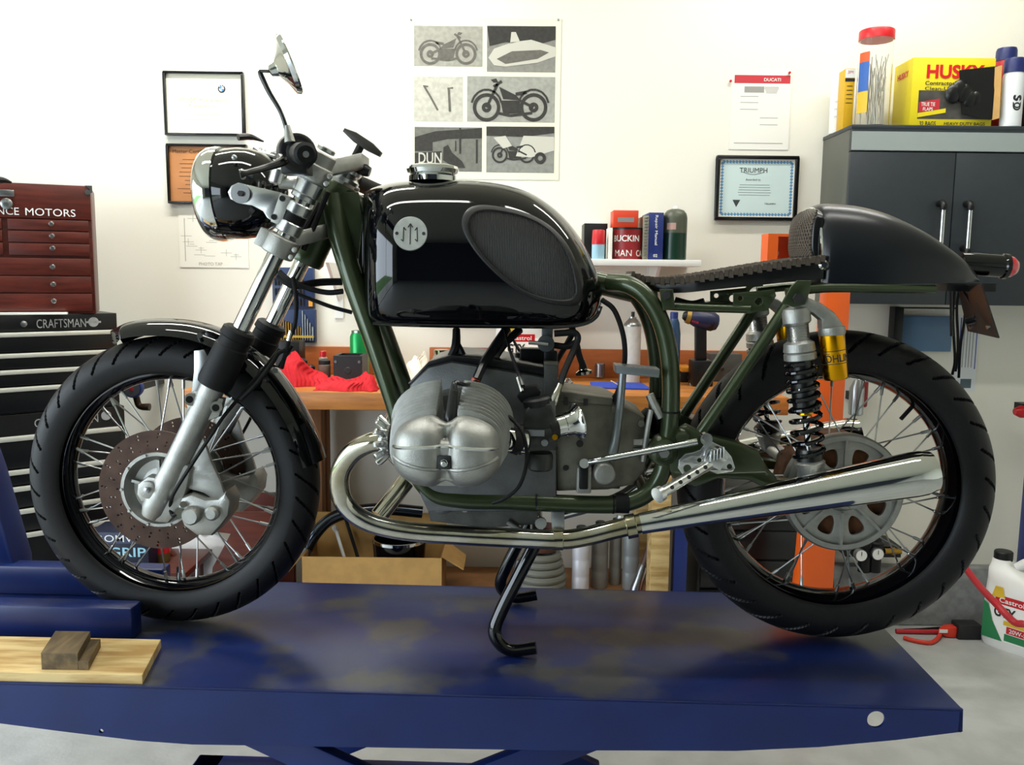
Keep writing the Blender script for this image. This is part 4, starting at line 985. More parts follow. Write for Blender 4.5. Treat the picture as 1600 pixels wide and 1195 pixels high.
def c_award(t, x0, z0, x1, z1, y):
    w_, h_ = x1-x0, z1-z0
    r = .0135; cx, cz = x0+w_*.735, z1-h_*.245
    MB().lathe([(0, r), (.0006, r)], (cx, y, cz), YA*-1, 28).build('roundel_ring', INK, t)
    for k in range(4):
        m = MB(); a0 = k*PI/2; o = Vector((cx, y-.0009, cz)); pts = [o]+[o+Vector((math.cos(a0+PI/2*i/8), 0, math.sin(a0+PI/2*i/8)))*r*.66 for i in range(9)]
        m.add(pts, [tuple(range(10))]); m.build('roundel_quarter', mat('roundel_blue', '3f7fc4', .5) if k % 2 else WHITE, t, smooth=False)
    m = MB()
    for ch, a in zip('BMW', (2.2, 1.571, .94)): m.text(ch, (cx+r*.83*math.cos(a), y-.0008, cz+r*.83*math.sin(a)), X, Z, r*.32, r*.28, .0002)
    m.build('roundel_lettering', WHITE, t, smooth=False)
    m = MB().text('100,000 Mile Award', (x0+w_*.47, y, z1-h_*.44), X, Z, w_*.66).text('Presented to', (x0+w_*.47, y, z1-h_*.53), X, Z, w_*.36).text('Motoren', (x0+w_*.8, y, z1-h_*.93), X, Z, w_*.12)
    lines(m, x0+w_*.2, z0+h_*.2, x0+w_*.8, z0+h_*.36, 2, y, .001); m.build('certificate_print', FAINT, t, smooth=False)
framed('award_frame', 'thin black frame with pale award certificate and small round emblem on the wall', (259, 113, 383, 213), .008, BLKS, mat('cream_paper', 'f4f0dc', .7), c_award)
def c_plaque(t, x0, z0, x1, z1, y):
    w_, h_ = x1-x0, z1-z0
    m = MB().text('Master Certified Technician', (x0+.012, y, z1-h_*.09), X, Z, w_*.8, align='l')
    lines(m, x0+.02, z0+h_*.12, x1-.02, z1-h_*.2, 9, y, .0022, 3); m.build('plaque_print', mat('brown_print', '6d4422', .7), t, smooth=False)
framed('plaque', 'dark framed copper coloured technician plaque behind the headlight', (264, 226, 388, 319), .008, BLKS, mat('copper_plate', 'bd7d45', .5, noise=.15, scale=12), c_plaque)
def c_tri(t, x0, z0, x1, z1, y):
    w_, h_ = x1-x0, z1-z0
    MB().b2((x0, y+.0001, z0), (x1, y+.0003, z1)).build('mount_board', PAPER, t, smooth=False)
    m = MB(); e = .009; rd = random.Random(4)
    a = (x0+.010, z0+.010, x1-.010, z1-.010)
    for i in range(22):
        u = (i+.5)/22
        for zz in (a[1], a[3]): m.box((a[0]+(a[2]-a[0])*u, y-.0002, zz), ((a[2]-a[0])/22*.8, .0004, e), Matrix.Rotation(.5, 3, 'Y')); 
        if i < 17:
            u = (i+.5)/17
            for xx in (a[0], a[2]): m.box((xx, y-.0002, a[1]+(a[3]-a[1])*u), (e, .0004, (a[3]-a[1])/17*.8), Matrix.Rotation(.5, 3, 'Y'))
    m.build('certificate_border', mat('border_blue', '5f93bb', .7), t, smooth=False)
    MB().b2((a[0]+.004, y-.0001, a[1]+.004), (a[2]-.004, y, a[3]-.004)).build('certificate_field', mat('pale_blue_paper', 'c9dcda', .7), t, smooth=False)
    yy = y-.0004
    m = MB().text('TRIUMPH', (x0+w_*.45, yy, z1-h_*.19), X, Z, w_*.37, h_*.085).text('Awarded to', (x0+w_*.45, yy, z1-h_*.35), X, Z, w_*.2)
    m.text('TRIUMPH', (x0+w_*.69, yy, z0+h_*.235), X, Z, w_*.15, h_*.03)
    lines(m, x0+w_*.25, z0+h_*.36, x1-w_*.3, z0+h_*.58, 5, yy, .0013, 5)
    c0 = Vector((x0+w_*.24, yy, z0+h_*.23)); m.add([c0+Vector((-.014, 0, .014)), c0+Vector((.014, 0, .014)), c0+Vector((0, 0, -.012))], [(0, 1, 2)])
    m.tube([(x0+w_*.30, yy, z1-h_*.22), (x0+w_*.45, yy, z1-h_*.265), (x0+w_*.6, yy, z1-h_*.22)], .0008, 4)
    m.build('certificate_print', mat('print_dark', '36403f', .7), t, smooth=False)
framed('certificate_frame', 'black framed pale blue certificate with scalloped blue border on the wall', (1117, 244, 1244, 345), .012, BLKS, PAPER, c_tri)
# pinned pages
def page(name, label, px, pm, cat='paper'):
    x0, z0, x1, z1 = wrect(*px); t = thing(name, label, cat, ((x0+x1)/2, WY, z0))
    MB().b2((x0, WY-.0025, z0), (x1, WY-.0005, z1)).build('sheet', pm, t, smooth=False); return t, x0, z0, x1, z1
t, x0, z0, x1, z1 = page('pinned_page', 'white certificate page with red header strip pinned above the blue certificate', (1141, 115, 1234, 234), mat('page_white', 'eceae2', .8))
w_, h_ = x1-x0, z1-z0; y = WY-.0028
MB().b2((x0+.010, y, z1-.034), (x1-.004, y+.0003, z1-.006)).build('header_strip', mat('header_red', 'c2313a', .6), t, smooth=False)
MB().text('DUCATI', (x0+w_*.68, y-.0002, z1-.021), X, Z, w_*.28, .011).build('header_lettering', WHITE, t, smooth=False)
m = MB().b2((x0+w_*.22, y, z1-h_*.25), (x0+w_*.55, y+.0002, z1-h_*.17)); lines(m, x0+w_*.55, z1-h_*.26, x0+w_*.8, z1-h_*.17, 5, y, .002, 6)
for i, (a, c) in enumerate(((.16, .3), (.16, .38), (.16, .47), (.5, .58), (.5, .67))): m.b2((x0+w_*a, y, z1-h_*c-.001), (x0+w_*(a+.3), y+.0002, z1-h_*c+.001))
m.b2((x0+w_*.08, y, z0+h_*.08), (x0+w_*.9, y+.0002, z0+h_*.09)); m.build('page_print', mat('grey_print', '9c9a96', .8), t, smooth=False)
for q in ((1141, 127), (1233, 114)):
    p = Y(*q, WY-.004); MB().lathe([(-.004, .002), (.003, .0045), (.008, .0045), (.009, .003)], p, YA*-1, 12).build('push_pin', RED, t)
t, x0, z0, x1, z1 = page('wiring_sketch', 'white sheet with faint pencil wiring sketch taped below the copper plaque', (280, 322, 388, 418), mat('page_plain', 'f1eee2', .8))
m = MB(); w_, h_ = x1-x0, z1-z0; rd = random.Random(9)
for i in range(16):
    cx, cz = x0+w_*(.1+.8*rd.random()), z0+h_*(.12+.78*rd.random()); m.b2((cx-.02, y, cz-.0007), (cx+.02, y+.0002, cz+.0007))
    if i % 2: m.b2((cx-.0007, y, cz-.012), (cx+.0007, y+.0002, cz+.012))
    if i % 3 == 0: m.b2((cx-.008, y, cz+.006), (cx+.010, y+.0002, cz+.0074))
m.b2((x0+w_*.08, y, z0+h_*.1), (x0+w_*.09, y+.0002, z0+h_*.8))
MB().text('PHOTO TAP', (x0+w_*.45, y, z0+h_*.06), X, Z, w_*.34).build('sketch_caption', mat('pencil', 'a9a69b', .8), t, smooth=False); m.build('sketch_print', mat('pencil', 'a9a69b', .8), t, smooth=False)
# ---------------------------------------------------------------- poster with six photographs
t, PX0, PZ0, PX1, PZ1 = page('poster', 'large cream poster with six black and white motorcycle photographs on the wall', (639, 28, 875, 280), mat('poster_cream', 'ece8d2', .8), 'poster')
PG = [mat('photo_g%d' % i, c, .7, noise=.18, scale=60) for i, c in enumerate(('a9a79c', '8f8d86', 'c9c7ba', 'a5a59c', '77776f', '8e8f88'))]
DK = mat('photo_dark', '35332f', .7, noise=.3, scale=90); MD = mat('photo_mid', '6a675f', .7, noise=.2, scale=80); LT = mat('photo_light', 'c6c4b8', .7)
yp = WY-.0030
def ph(px, mt): 
    x0, z0, x1, z1 = wrect(*px); MB().b2((x0, yp, z0), (x1, yp+.0005, z1)).build('photo', mt, t, smooth=False)
for px, mt in zip(((647, 41, 754, 104), (761, 41, 868, 113), (647, 120, 723, 190), (730, 120, 867, 191), (648, 199, 753, 268), (760, 198, 866, 270)), PG): ph(px, mt)
def W2(px, py, d=.0038): return Y(px, py, WY-d)
def wring(m, cx, cy, r, th, d=.0038):
    c = W2(cx, cy, d); k = mpx(1, c)
    rings = []
    for rr in (r, r-th): rings.append([c+Vector((math.cos(2*PI*i/28), 0, math.sin(2*PI*i/28)))*rr*k for i in range(28)])
    return m.loft(rings, True, False)
def wpoly(m, pts, d=.0036): return m.add([W2(p[0], p[1], d) for p in pts], [tuple(range(len(pts)))])
def wline(m, pts, th, d=.0040):
    for p, q in zip(pts, pts[1:]):
        dx, dy = q[0]-p[0], q[1]-p[1]; l = math.hypot(dx, dy) or 1; nx, ny = -dy/l*th/2, dx/l*th/2
        wpoly(m, [(p[0]+nx, p[1]+ny), (q[0]+nx, q[1]+ny), (q[0]-nx, q[1]-ny), (p[0]-nx, p[1]-ny)], d)
    return m
def mini(cx, cy, s, flip, mt):
    f = -1 if flip else 1; m = MB()
    def T(x, y): return (cx+f*x*s, cy+y*s)
    for x in (-34, 34): wring(m, *T(x, 10), 20*s, 5*s); wring(m, *T(x, 10), 7*s, 5*s)
    wline(m, [T(-34, 10), T(-18, -24)], 4*s); wline(m, [T(-24, -20), T(-12, -28)], 4*s)
    wpoly(m, [T(-16, -20), T(8, -8), T(16, 0), T(-10, -2)]); wline(m, [T(8, -9), T(24, -12)], 5*s); wline(m, [T(14, 0), T(34, 10)], 4*s)
    wpoly(m, [T(-14, 0), T(14, 0), T(16, 18), T(-10, 20)]); wline(m, [T(-18, 18), T(0, 22), T(32, 18)], 4*s)
    wpoly(m, [T(-24, -26), T(-28, -30), T(-20, -32), T(-17, -26)])
    for x in (-34, 34):
        a = [T(x-22*math.cos(PI*k/8+.2), 8-24*math.sin(PI*k/8+.2)) for k in range(8)]; wline(m, a, 3*s)
    return m.build('photo_motorcycle', mt, t, smooth=False)
mini(700, 76, .82, True, MD); mini(797, 157, 1.08, False, DK); mini(802, 236, .62, False, DK)
m = MB(); wpoly(m, [(761, 41), (868, 41), (868, 62), (840, 70), (790, 66), (765, 72)]); m.build('photo_backdrop', DK, t, smooth=False)
m = MB(); wpoly(m, [(763, 90), (772, 76), (800, 66), (830, 62), (868, 74), (868, 88), (840, 98), (790, 104), (772, 102)], .0039); wpoly(m, [(797, 68), (799, 50), (806, 50), (812, 64)], .0039); m.build('photo_streamliner', LT, t, smooth=False)
m = MB(); wpoly(m, [(776, 92), (800, 80), (845, 78), (858, 82), (840, 92), (790, 100)], .0042); m.build('photo_shade_shape', MD, t, smooth=False)
m = MB(); wline(m, [(663, 135), (672, 150), (684, 172)], 3); wline(m, [(701, 137), (703, 174)], 3.5); wline(m, [(661, 134), (669, 135)], 2); wline(m, [(699, 138), (708, 137)], 2); m.build('photo_fork_parts', MD, t, smooth=False)
m = MB(); wpoly(m, [(648, 214), (680, 205), (753, 200), (753, 216), (700, 217), (676, 222), (676, 236), (648, 236)]); wpoly(m, [(648, 239), (690, 236), (690, 258), (648, 258)])
wpoly(m, [(693, 230), (700, 226), (706, 238), (722, 252), (727, 262), (710, 262), (692, 250)], .0041); wline(m, [(719, 200), (719, 240)], 3); wline(m, [(745, 218), (745, 255)], 3); wline(m, [(712, 220), (712, 236)], 2); m.build('photo_race_scene', DK, t, smooth=False)
m = MB(); a = W2(672, 247, .0044); m.text('DUN', a, X, Z, mpx(36, a), mpx(17, a), 0); m.build('photo_lettering', LT, t, smooth=False)
m = MB(); wpoly(m, [(818, 212), (866, 214), (866, 235), (830, 246), (806, 244)], .0039); wpoly(m, [(771, 215), (790, 212), (800, 228), (786, 232)], .0043); m.build('photo_sidecar', LT, t, smooth=False)
m = MB(); wring(m, 844, 247, 9, 5, .0044); wpoly(m, [(760, 198), (866, 198), (866, 208), (820, 214), (760, 212)], .0035); m.build('photo_shadow_band', DK, t, smooth=False)
for q in ((642, 31), (872, 31)): MB().lathe([(0, .0035), (.004, .0035), (.005, .002)], Y(*q, WY-.002), YA*-1, 10).build('push_pin', STEEL, t)

# ---------------------------------------------------------------- generic small things
def cyl_thing(name, label, cat, base, r, h, prof, mt, parts=(), group=None):
    """lathe thing standing at base; parts: (name, profile, material)"""
    t = thing(name, label, cat, base, group=group)
    MB().lathe([(z*h, rr*r) for z, rr in prof], base, Z, 28).build('body', mt, t)
    for nm, pf, pm in parts: MB().lathe([(z*h, rr*r) for z, rr in pf], base, Z, 28, cap=pf[-1][1] != pf[0][1] or True).build(nm, pm, t)
    return t
def face_text(t, s, base, r, h, zf, wd, mt, hh=None, nm='lettering', off=0):
    """lettering bent round the front of a cylinder"""
    vs, fs = font_mesh(s); x0 = min(v.x for v in vs); x1 = max(v.x for v in vs); y0 = min(v.y for v in vs); y1 = max(v.y for v in vs); k = wd/(x1-x0); ky = k if hh is None else hh/(y1-y0)
    base = Vector(base); out = []
    for v in vs:
        a = ((v.x-(x0+x1)/2)*k+off)/r; out.append(base+Vector((math.sin(a)*r*1.006, -math.cos(a)*r*1.006, zf*h+(v.y-(y0+y1)/2)*ky)))
    return MB().add(out, fs).build(nm, mt, t, smooth=False)
def px_cyl(px0, px1, ptop, pbot, z=None, yy=None):
    xc = (px0+px1)/2
    if z is not None: base = G(xc, pbot, z)
    else: base = Y(xc, pbot, yy)
    r = mpx((px1-px0)/2, base); base.y += 0
    top = Y(xc, ptop, base.y); return base, r, top.z-base.z
CAN = [(0, .96), (.01, 1), (.86, 1), (.87, .97), (.93, .55), (.94, .3), (1, .3)]

# ---------------------------------------------------------------- wall shelf and what stands on it
sz = Y(1020, 406, 3.02); SZ = sz.z
x_l = Y(640, 406, 3.0).x; x_r = Y(1094, 408, 2.98).x
t = thing('wall_shelf', 'white wall shelf board behind the tank holding cans and manuals', 'shelf', ((x_l+x_r)/2, WY, SZ-.02))
MB().b2((x_l, 2.96, SZ-.022), (x_r, WY, SZ)).build('board', WHITE, t, bevel=.002)
for q in (530, 1014):
    p = Y(q, 500, WY-.004); zt_ = min(SZ-.022, Y(q, 440, WY).z)
    m = MB().plate([(-.016, -.20), (.016, -.20), (.016, 0), (-.016, 0)], [hole(0, -.035, .004, 10), hole(0, -.165, .004, 10)], (p.x, WY-.003, SZ-.022), X, Z, .005); m.v = [v for v in m.v]
    m.add([(p.x-.004, WY-.005, SZ-.16), (p.x+.004, WY-.005, SZ-.16), (p.x+.006, WY-.005, SZ-.022), (p.x-.006, WY-.005, SZ-.022), (p.x-.006, 3.0, SZ-.022), (p.x+.006, 3.0, SZ-.022)], [(0, 1, 2, 3), (0, 3, 4), (1, 5, 2), (0, 4, 5, 1), (3, 2, 5, 4)])
    m.build('bracket', WHITE, t, smooth=False)
def onshelf(px0, px1, ptop, pbot, yy): 
    l = Y(px0, pbot, yy); r = Y(px1, pbot, yy); tp = Y((px0+px1)/2, ptop, yy); return l.x, r.x, SZ, tp.z
def boxthing(name, label, cat, x0, x1, y0, y1, z0, z1, mt, bev=.002, group=None):
    return thing(name, label, cat, ((x0+x1)/2, (y0+y1)/2, z0), group=group), MB().b2((x0, y0, z0), (x1, y1, z1))
# big red tin
l, r_, z0, z1 = onshelf(957, 1004, 356, 404, 3.02); rr = (r_-l)/2; base = Vector(((l+r_)/2, 3.02+rr*.3, SZ))
t = cyl_thing('red_tin', 'red tin with white block lettering on the wall shelf', 'tin', base, rr, z1-SZ, [(0, 1), (.01, 1.02), (.03, 1), (.95, 1)], mat('tin_red', '8d1a20', .35, noise=.2, scale=30), [('lid', [(.95, 1.02), (1, 1.02), (1.0, .96), (.98, .94)], BLKP)])
tw = z1-SZ
for s_, zf, wd, off in (('BUCKIN', .66, .098, -.012), ('MAN', .2, .062, -.022), ('CAN', .2, .045, .048)): face_text(t, s_, base, rr, tw, zf, wd, WHITE, tw*.2, off=off)
l2, r2, _, z2 = onshelf(957, 996, 331, 354, 3.02)
t, m = boxthing('orange_box', 'small orange carton with grey label lying on the red tin', 'box', l2, r2, 3.0, 3.09, z1, z1+.058, ORANGE); m.build('carton', mat('carton_orange', 'd8401f', .5), t, bevel=.002)
MB().b2((l2+.015, 2.9993, z1+.018), (r2-.015, 3.0, z1+.034)).build('label_patch', mat('label_grey', '8c8888', .6), t)
def book(name, label, px0, px1, ptop, mt, yy=2.99, dep=.16, extra=None):
    l, r, z0, z1 = onshelf(px0, px1, ptop, 404, yy); t = thing(name, label, 'book', ((l+r)/2, yy+dep/2, SZ)); 
    m = MB().b2((l, yy, SZ), (l+.003, yy+dep, z1)).b2((r-.003, yy, SZ), (r, yy+dep, z1)).b2((l, yy-.002, SZ), (r, yy+.002, z1)); m.build('cover', mt, t, bevel=.001)
    MB().b2((l+.003, yy+.002, SZ+.003), (r-.003, yy+dep-.003, z1-.004)).build('pages', PAPER, t)
    return t, l, r, z1
t, l, r, z1 = book('shop_manual', 'thick blue shop manual standing upright on the wall shelf', 1012, 1035, 332, NAVY)
c = Vector(((l+r)/2, 2.9875, (SZ+z1)/2+.02)); MB().text('Repair Manual', c, Z*-1, X, .10, .012, .0004).text('02', c-Z*.085, X, Z, .014, .010, .0004).build('spine_lettering', WHITE, t, smooth=False)
t, l, r, z1 = book('spiral_notebook', 'thin grey spiral notebook beside the blue manual', 1004, 1012, 337, mat('note_grey', '8e8a78', .7))
for k in range(14): MB().lathe([(-.001, .006), (.001, .006)], ((l+r)/2, 2.987, SZ+.008+k*(z1-SZ-.014)/13), Z, 10).build('spiral_ring', STEEL, t)
base = Vector((Y(1053, 404, 3.03).x, 3.03, SZ)); rr = mpx(18.5, base); hh = Y(1053, 322, 3.03).z-SZ
t = cyl_thing('gas_cylinder', 'green camping gas cylinder with olive top at the end of the shelf', 'gas cylinder', base, rr, hh, [(0, .9), (.02, 1), (.5, 1)], mat('dark_green', '0f2f22', .3), [('upper_shell', [(.5, 1), (.78, 1), (.86, .92), (.92, .7), (.95, .3)], mat('olive_grey', '4d5142', .4)), ('valve', [(.93, .25), (.97, .22), (1, .12)], WHITE)])
MB().add([base+Vector((math.sin(a)*rr*1.005, -math.cos(a)*rr*1.005, hh*z)) for z in (.56, .68) for a in (-.9, -.7, -.5, -.3, -.1)], [(i, i+1, i+6, i+5) for i in range(4)]).build('label_patch', mat('pinkish', 'b58f86', .6), t)
base = Vector((Y(934, 404, 3.01).x, 3.0, SZ)); rr = mpx(10, base); hh = Y(934, 359, 3.0).z-SZ
t = cyl_thing('spray_can', 'small white and blue can with red cap on the wall shelf', 'can', base, rr, hh, [(0, .97), (.01, 1), (.52, 1)], mat('lightblue', '9cc3d6', .4), [('cap', [(.5, 1.03), (.97, .95), (1, .85)], RED)])
t, l, r, z1 = book('black_binder', 'black topped binder lying behind the red capped can', 912, 948, 349, BLKP, 3.06, .12)
t, l, r, z1 = book('white_pamphlet', 'thin white pamphlet standing next to the red tin', 950, 956, 356, PAPER, 2.985, .12)

# ---------------------------------------------------------------- wall cabinet and what stands on it
CY = 2.93; cl = Y(1326, 300, CY).x; ctop = Y(1330, 194, CY).z; cbot = Y(1450, 476, CY).z
CABM = mat('cabinet_charcoal', '2c3237', .45, noise=.08, scale=40); CABD = mat('cabinet_side', '55574f', .5)
t = thing('wall_cabinet', 'dark charcoal wall cabinet with two doors, bar handles and grey top strip', 'cabinet', (cl+.5, WY, cbot))
crx = cl+.98
MB().b2((cl, CY+.02, cbot), (crx, WY, ctop-.012)).build('carcass', CABD, t, bevel=.002)
MB().b2((cl-.002, CY, ctop-.014), (crx, WY, ctop)).build('top_board', CABM, t, bevel=.002)
sx0 = Y(1331, 215, CY).x; zs0 = Y(1400, 236, CY).z
MB().b2((cl, CY, zs0), (crx, CY+.02, ctop-.014)).build('top_rail', CABM, t)
MB().b2((sx0, CY-.002, zs0+.002), (crx-.01, CY+.001, ctop-.022)).build('grey_strip', mat('strip_grey', '9aa3a1', .5), t)
dmid = Y(1490, 300, CY).x
for k, (a, c) in enumerate(((cl, dmid-.0015), (dmid+.0015, crx))):
    d = MB().b2((a, CY, cbot), (c, CY+.02, zs0-.003)).build('door', CABM, t, bevel=.0015)
    hx = Y(1472 if k == 0 else 1514, 350, CY-.03).x; h0 = Y(1472, 322, CY-.03).z; h1 = Y(1472, 388 if k == 0 else 392, CY-.03).z
    MB().cyl((hx, CY-.032, h0-.01), (hx, CY-.032, h1), .0075, 14).build('handle', ALUB, d)
    for hz in (h0, h1): MB().tube([(hx, CY, hz+.01), (hx, CY-.02, hz+.01), (hx, CY-.032, hz), (hx, CY-.032, hz-.012)], .011, 12).build('handle_end', BLKP, d)
def oncab(px0, px1, ptop, yy):
    return Y(px0, 190, yy).x, Y(px1, 190, yy).x, Y((px0+px1)/2, ptop, yy).z
# clear jar of cable ties
yy = 3.0; l, r, z1 = oncab(1335, 1389, 48, yy); base = Vector(((l+r)/2, yy, ctop)); rr = (r-l)/2*.94; hh = z1-ctop
t = thing('cable_tie_jar', 'tall clear plastic jar of white cable ties with red lid', 'jar', base)
CLEAR = mat('clear_plastic', 'ffffff', .05, trans=1); CLEAR.node_tree.nodes['Principled BSDF'].inputs['IOR'].default_value = 1.2
MB().lathe([(0, rr), (hh*.93, rr), (hh*.93, rr*.97), (.004, rr*.97), (.004, 0)], base, Z, 32, False).build('jar_wall', CLEAR, t)
MB().lathe([(hh*.90, rr*1.04), (hh*.99, rr*1.04), (hh, rr*1.0), (hh, 0)], base, Z, 32).build('lid', RED, t)
rd = random.Random(2); TIE = mat('cable_tie', 'e4e2d6', .5)
for k in range(34):
    a, q = rd.random()*6.28, rr*.75*rd.random()**.5; p = base+Vector((q*math.cos(a), q*math.sin(a), .006)); a2 = a+rd.uniform(-1.5, 1.5); q2 = rr*.85*rd.random()**.5
    MB().tube([p, base+Vector((q2*math.cos(a2), q2*math.sin(a2), hh*rd.uniform(.45, .74)))], .0016, 5, 1).build('cable_tie', TIE, t)
m = MB(); 
for nm, za, zb, mm in (('label_top', .66, .76, mat('label_orange', 'd4571e', .5)), ('label_blue', .36, .66, mat('label_blue2', '2a5fb0', .5)), ('label_foot', .14, .36, mat('label_yellow', 'dcb52a', .5))):
    MB().add([base+Vector((math.sin(a)*rr*1.01, -math.cos(a)*rr*1.01, hh*z)) for z in (za, zb) for a in (-1.45, -1.3, -1.15, -1.0, -.85, -.7)], [(i, i+1, i+7, i+6) for i in range(5)]).build(nm, mm, t)
# yellow pack and white tub left of the jar
yy = 3.03; l, r, z1 = oncab(1317, 1332, 107, yy)
t, m = boxthing('abrasive_pack', 'narrow yellow and white abrasive pack between the tub and the clear jar', 'box', l, r, yy, yy+.06, ctop, z1, None); m.build('pack', mat('pack_yellow', 'd9a916', .5), t, bevel=.001)
MB().b2((l, yy-.001, z1-.03), (r, yy, z1-.002)).build('pack_header', WHITE, t); MB().text('3M', ((l+r)/2, yy-.001, z1-.012), X, Z, .018, .010, .0004).build('pack_lettering', RED, t, smooth=False)
MB().b2((l, yy-.001, z1-.042), (r, yy, z1-.032)).build('pack_band', INK, t)
lines(MB(), l+.004, ctop+.08, r-.004, z1-.05, 5, yy-.0008, .002, 3).build('pack_print', INK, t, smooth=False)
yy = 3.13; l, r, z1 = oncab(1296, 1320, 113, yy); base = Vector(((l+r)/2, yy, ctop)); rr = (r-l)/2
t = cyl_thing('white_tub', 'white plastic tub at the corner of the wall cabinet', 'tub', base, rr, z1-ctop, [(0, .95), (.02, 1), (.85, 1), (.9, .97), (.92, 1.03), (.99, 1.03), (1, .9)], WHITE)
for k in range(3): face_text(t, 'MIXING', base, rr, z1-ctop, .5-.12*k, .04, FAINT)
# rubbish bag carton
yy = 2.97; l, r, z1 = oncab(1421, 1549, 90, yy); d_ = .14
t = thing('bag_carton', 'yellow carton of contractor bags with torn open flap', 'box', ((l+r)/2, yy+d_/2, ctop)); hgt = z1-ctop; wid = r-l
YEL = mat('carton_yellow', 'e8d21a', .5)
MB().b2((l, yy, ctop), (r, yy+d_, z1)).build('carton', YEL, t, bevel=.0015)
y = yy-.0006
MB().b2((l+wid*.09, y, ctop+hgt*.12), (r-.002, y+.0005, ctop+hgt*.53)).build('printed_picture', mat('print_grey', '4b4844', .6, noise=.4, scale=30), t)
MB().text('HUSKY', (l+wid*.17, y-.0002, ctop+hgt*.80), X, Z, wid*.70, hgt*.2, .0006, 'l').build('red_lettering', mat('letter_red', 'd3161f', .5), t, smooth=False)
MB().text('Contractor', (l+wid*.16, y-.0002, ctop+hgt*.635), X, Z, wid*.36, hgt*.06, .0006, 'l').build('black_lettering', INK, t, smooth=False)
MB().text('Clean-Up', (l+wid*.16, y-.0002, ctop+hgt*.55), X, Z, wid*.33, hgt*.065, .0006, 'l').build('black_lettering', INK, t, smooth=False)
MB().text('32 BAGS', (l+wid*.12, y-.0002, ctop+hgt*.05), X, Z, wid*.2, hgt*.07, .0006, 'l').build('black_lettering', INK, t, smooth=False)
MB().text('HEAVY DUTY BAGS', (l+wid*.42, y-.0002, ctop+hgt*.055), X, Z, wid*.5, hgt*.045, .0006, 'l').build('black_lettering', INK, t, smooth=False)
MB().plate([(0, 0), (wid*.25, .012), (wid*.25, hgt*.15+.012), (0, hgt*.15)], [], (l+wid*.10, y-.0008, ctop+hgt*.21), X, Z, .0006).build('flash_panel', mat('flash_red', 'c22a34', .5), t)
MB().text('TRUE TIE', (l+wid*.21, y-.0014, ctop+hgt*.33), X, Z+X*0, wid*.17, hgt*.055).text('FLAPS', (l+wid*.21, y-.0014, ctop+hgt*.26), X, Z, wid*.12, hgt*.05).build('white_lettering', WHITE, t, smooth=False)
m = MB().plate([(0, 0), (wid*.34, .016), (wid*.34, .030), (0, .014)], [], (l+wid*.09, y-.0008, ctop+hgt*.14), X, Z, .0006); m.build('flash_strip', YEL, t)
tf = [Vector((l+wid*.56, y, ctop+hgt*.82)), Vector((r+.004, y-.008, ctop+hgt*.88)), Vector((r+.004, y-.012, ctop+hgt*.13)), Vector((l+wid*.93, y-.02, ctop+hgt*.10)), Vector((l+wid*.62, y-.004, ctop+hgt*.2))]
DARK = mat('bag_black', '08080a', .35)
m = MB().loft([[p+Vector((0, -.002, 0)) for p in tf], tf]); m.build('torn_opening', DARK, t)
rd = random.Random(5); m = MB()
for k in range(6): m.ball(Vector((l+wid*(.50+.07*k), y-.006, ctop+hgt*(.5-.05*abs(k-1)+.05*rd.random()))), .026, 10, (1, .4, 1.0+.3*rd.random()))
m.build('bag_roll', DARK, t)
MB().loft([[Vector((r-.008, y-.012, ctop+hgt*.86)), Vector((r+.010, y-.020, ctop+hgt*.88)), Vector((r+.010, y-.028, ctop+hgt*.12)), Vector((r-.008, y-.018, ctop+hgt*.1))], [Vector((r-.008, y-.010, ctop+hgt*.86)), Vector((r+.010, y-.018, ctop+hgt*.88)), Vector((r+.010, y-.026, ctop+hgt*.12)), Vector((r-.008, y-.016, ctop+hgt*.1))]]).build('carton_flap', CARD, t)
MB().text('HUSKY', (l-.0008, yy+d_*.5, ctop+hgt*.8), YA*-1, Z, d_*.6, .02, .0004).build('side_lettering', mat('letter_red', 'd3161f', .5), t, smooth=False)
# spray cans on the cabinet
def spray(name, label, px0, px1, ptop, yy, bodym, capm, capf, txt, tm):
    l, r, z1 = oncab(px0, px1, ptop, yy); base = Vector(((l+r)/2, yy, ctop)); rr = (r-l)/2; hh = z1-ctop
    t = cyl_thing(name, label, 'spray can', base, rr, hh, [(0, .95), (.01, 1), (capf-.06, 1), (capf, .9)], bodym, [('cap', [(capf-.01, .98), (.97, .96), (1, .88)], capm)])
    for s_, zf, wd, h_ in txt:
        vs, fs = font_mesh(s_); x0 = min(v.x for v in vs); x1 = max(v.x for v in vs); y0 = min(v.y for v in vs); y1 = max(v.y for v in vs); out = []
        for v in vs:
            a = (((v.y-(y0+y1)/2)/(y1-y0))*h_)/rr; out.append(base+Vector((math.sin(a)*rr*1.006, -math.cos(a)*rr*1.006, zf*hh-((v.x-(x0+x1)/2)/(x1-x0))*wd)))
        MB().add(out, fs).build('lettering', tm, t, smooth=False)
    return t
spray('spray_can', 'red spray can with dark blue cap standing behind the white one', 1549, 1580, 76, 3.06, mat('can_red', 'b01a20', .35), mat('cap_blue', '17235e', .4), .86, [('CLEANER', .45, .1, .02)], WHITE)
spray('spray_can', 'white spray can with dark blue cap and sideways black lettering', 1563, 1594, 92, 2.965, mat('can_white', 'dfe2e4', .35), mat('cap_blue', '17235e', .4), .80, [('SD', .34, .05, .028), ('50', .35, .04, .02)], INK)
l, r, z1 = oncab(1586, 1625, 80, 3.04); base = Vector(((l+r)/2+.01, 3.05, ctop))
t = thing('trigger_bottle', 'dark spray bottle with grey trigger head at the cabinet edge', 'bottle', base)
MB().lathe([(0, .034), (.01, .038), (.12, .036), (.16, .018), (.175, .014)], base, Z, 24).build('bottle', mat('bottle_dark', '2c2430', .3), t)
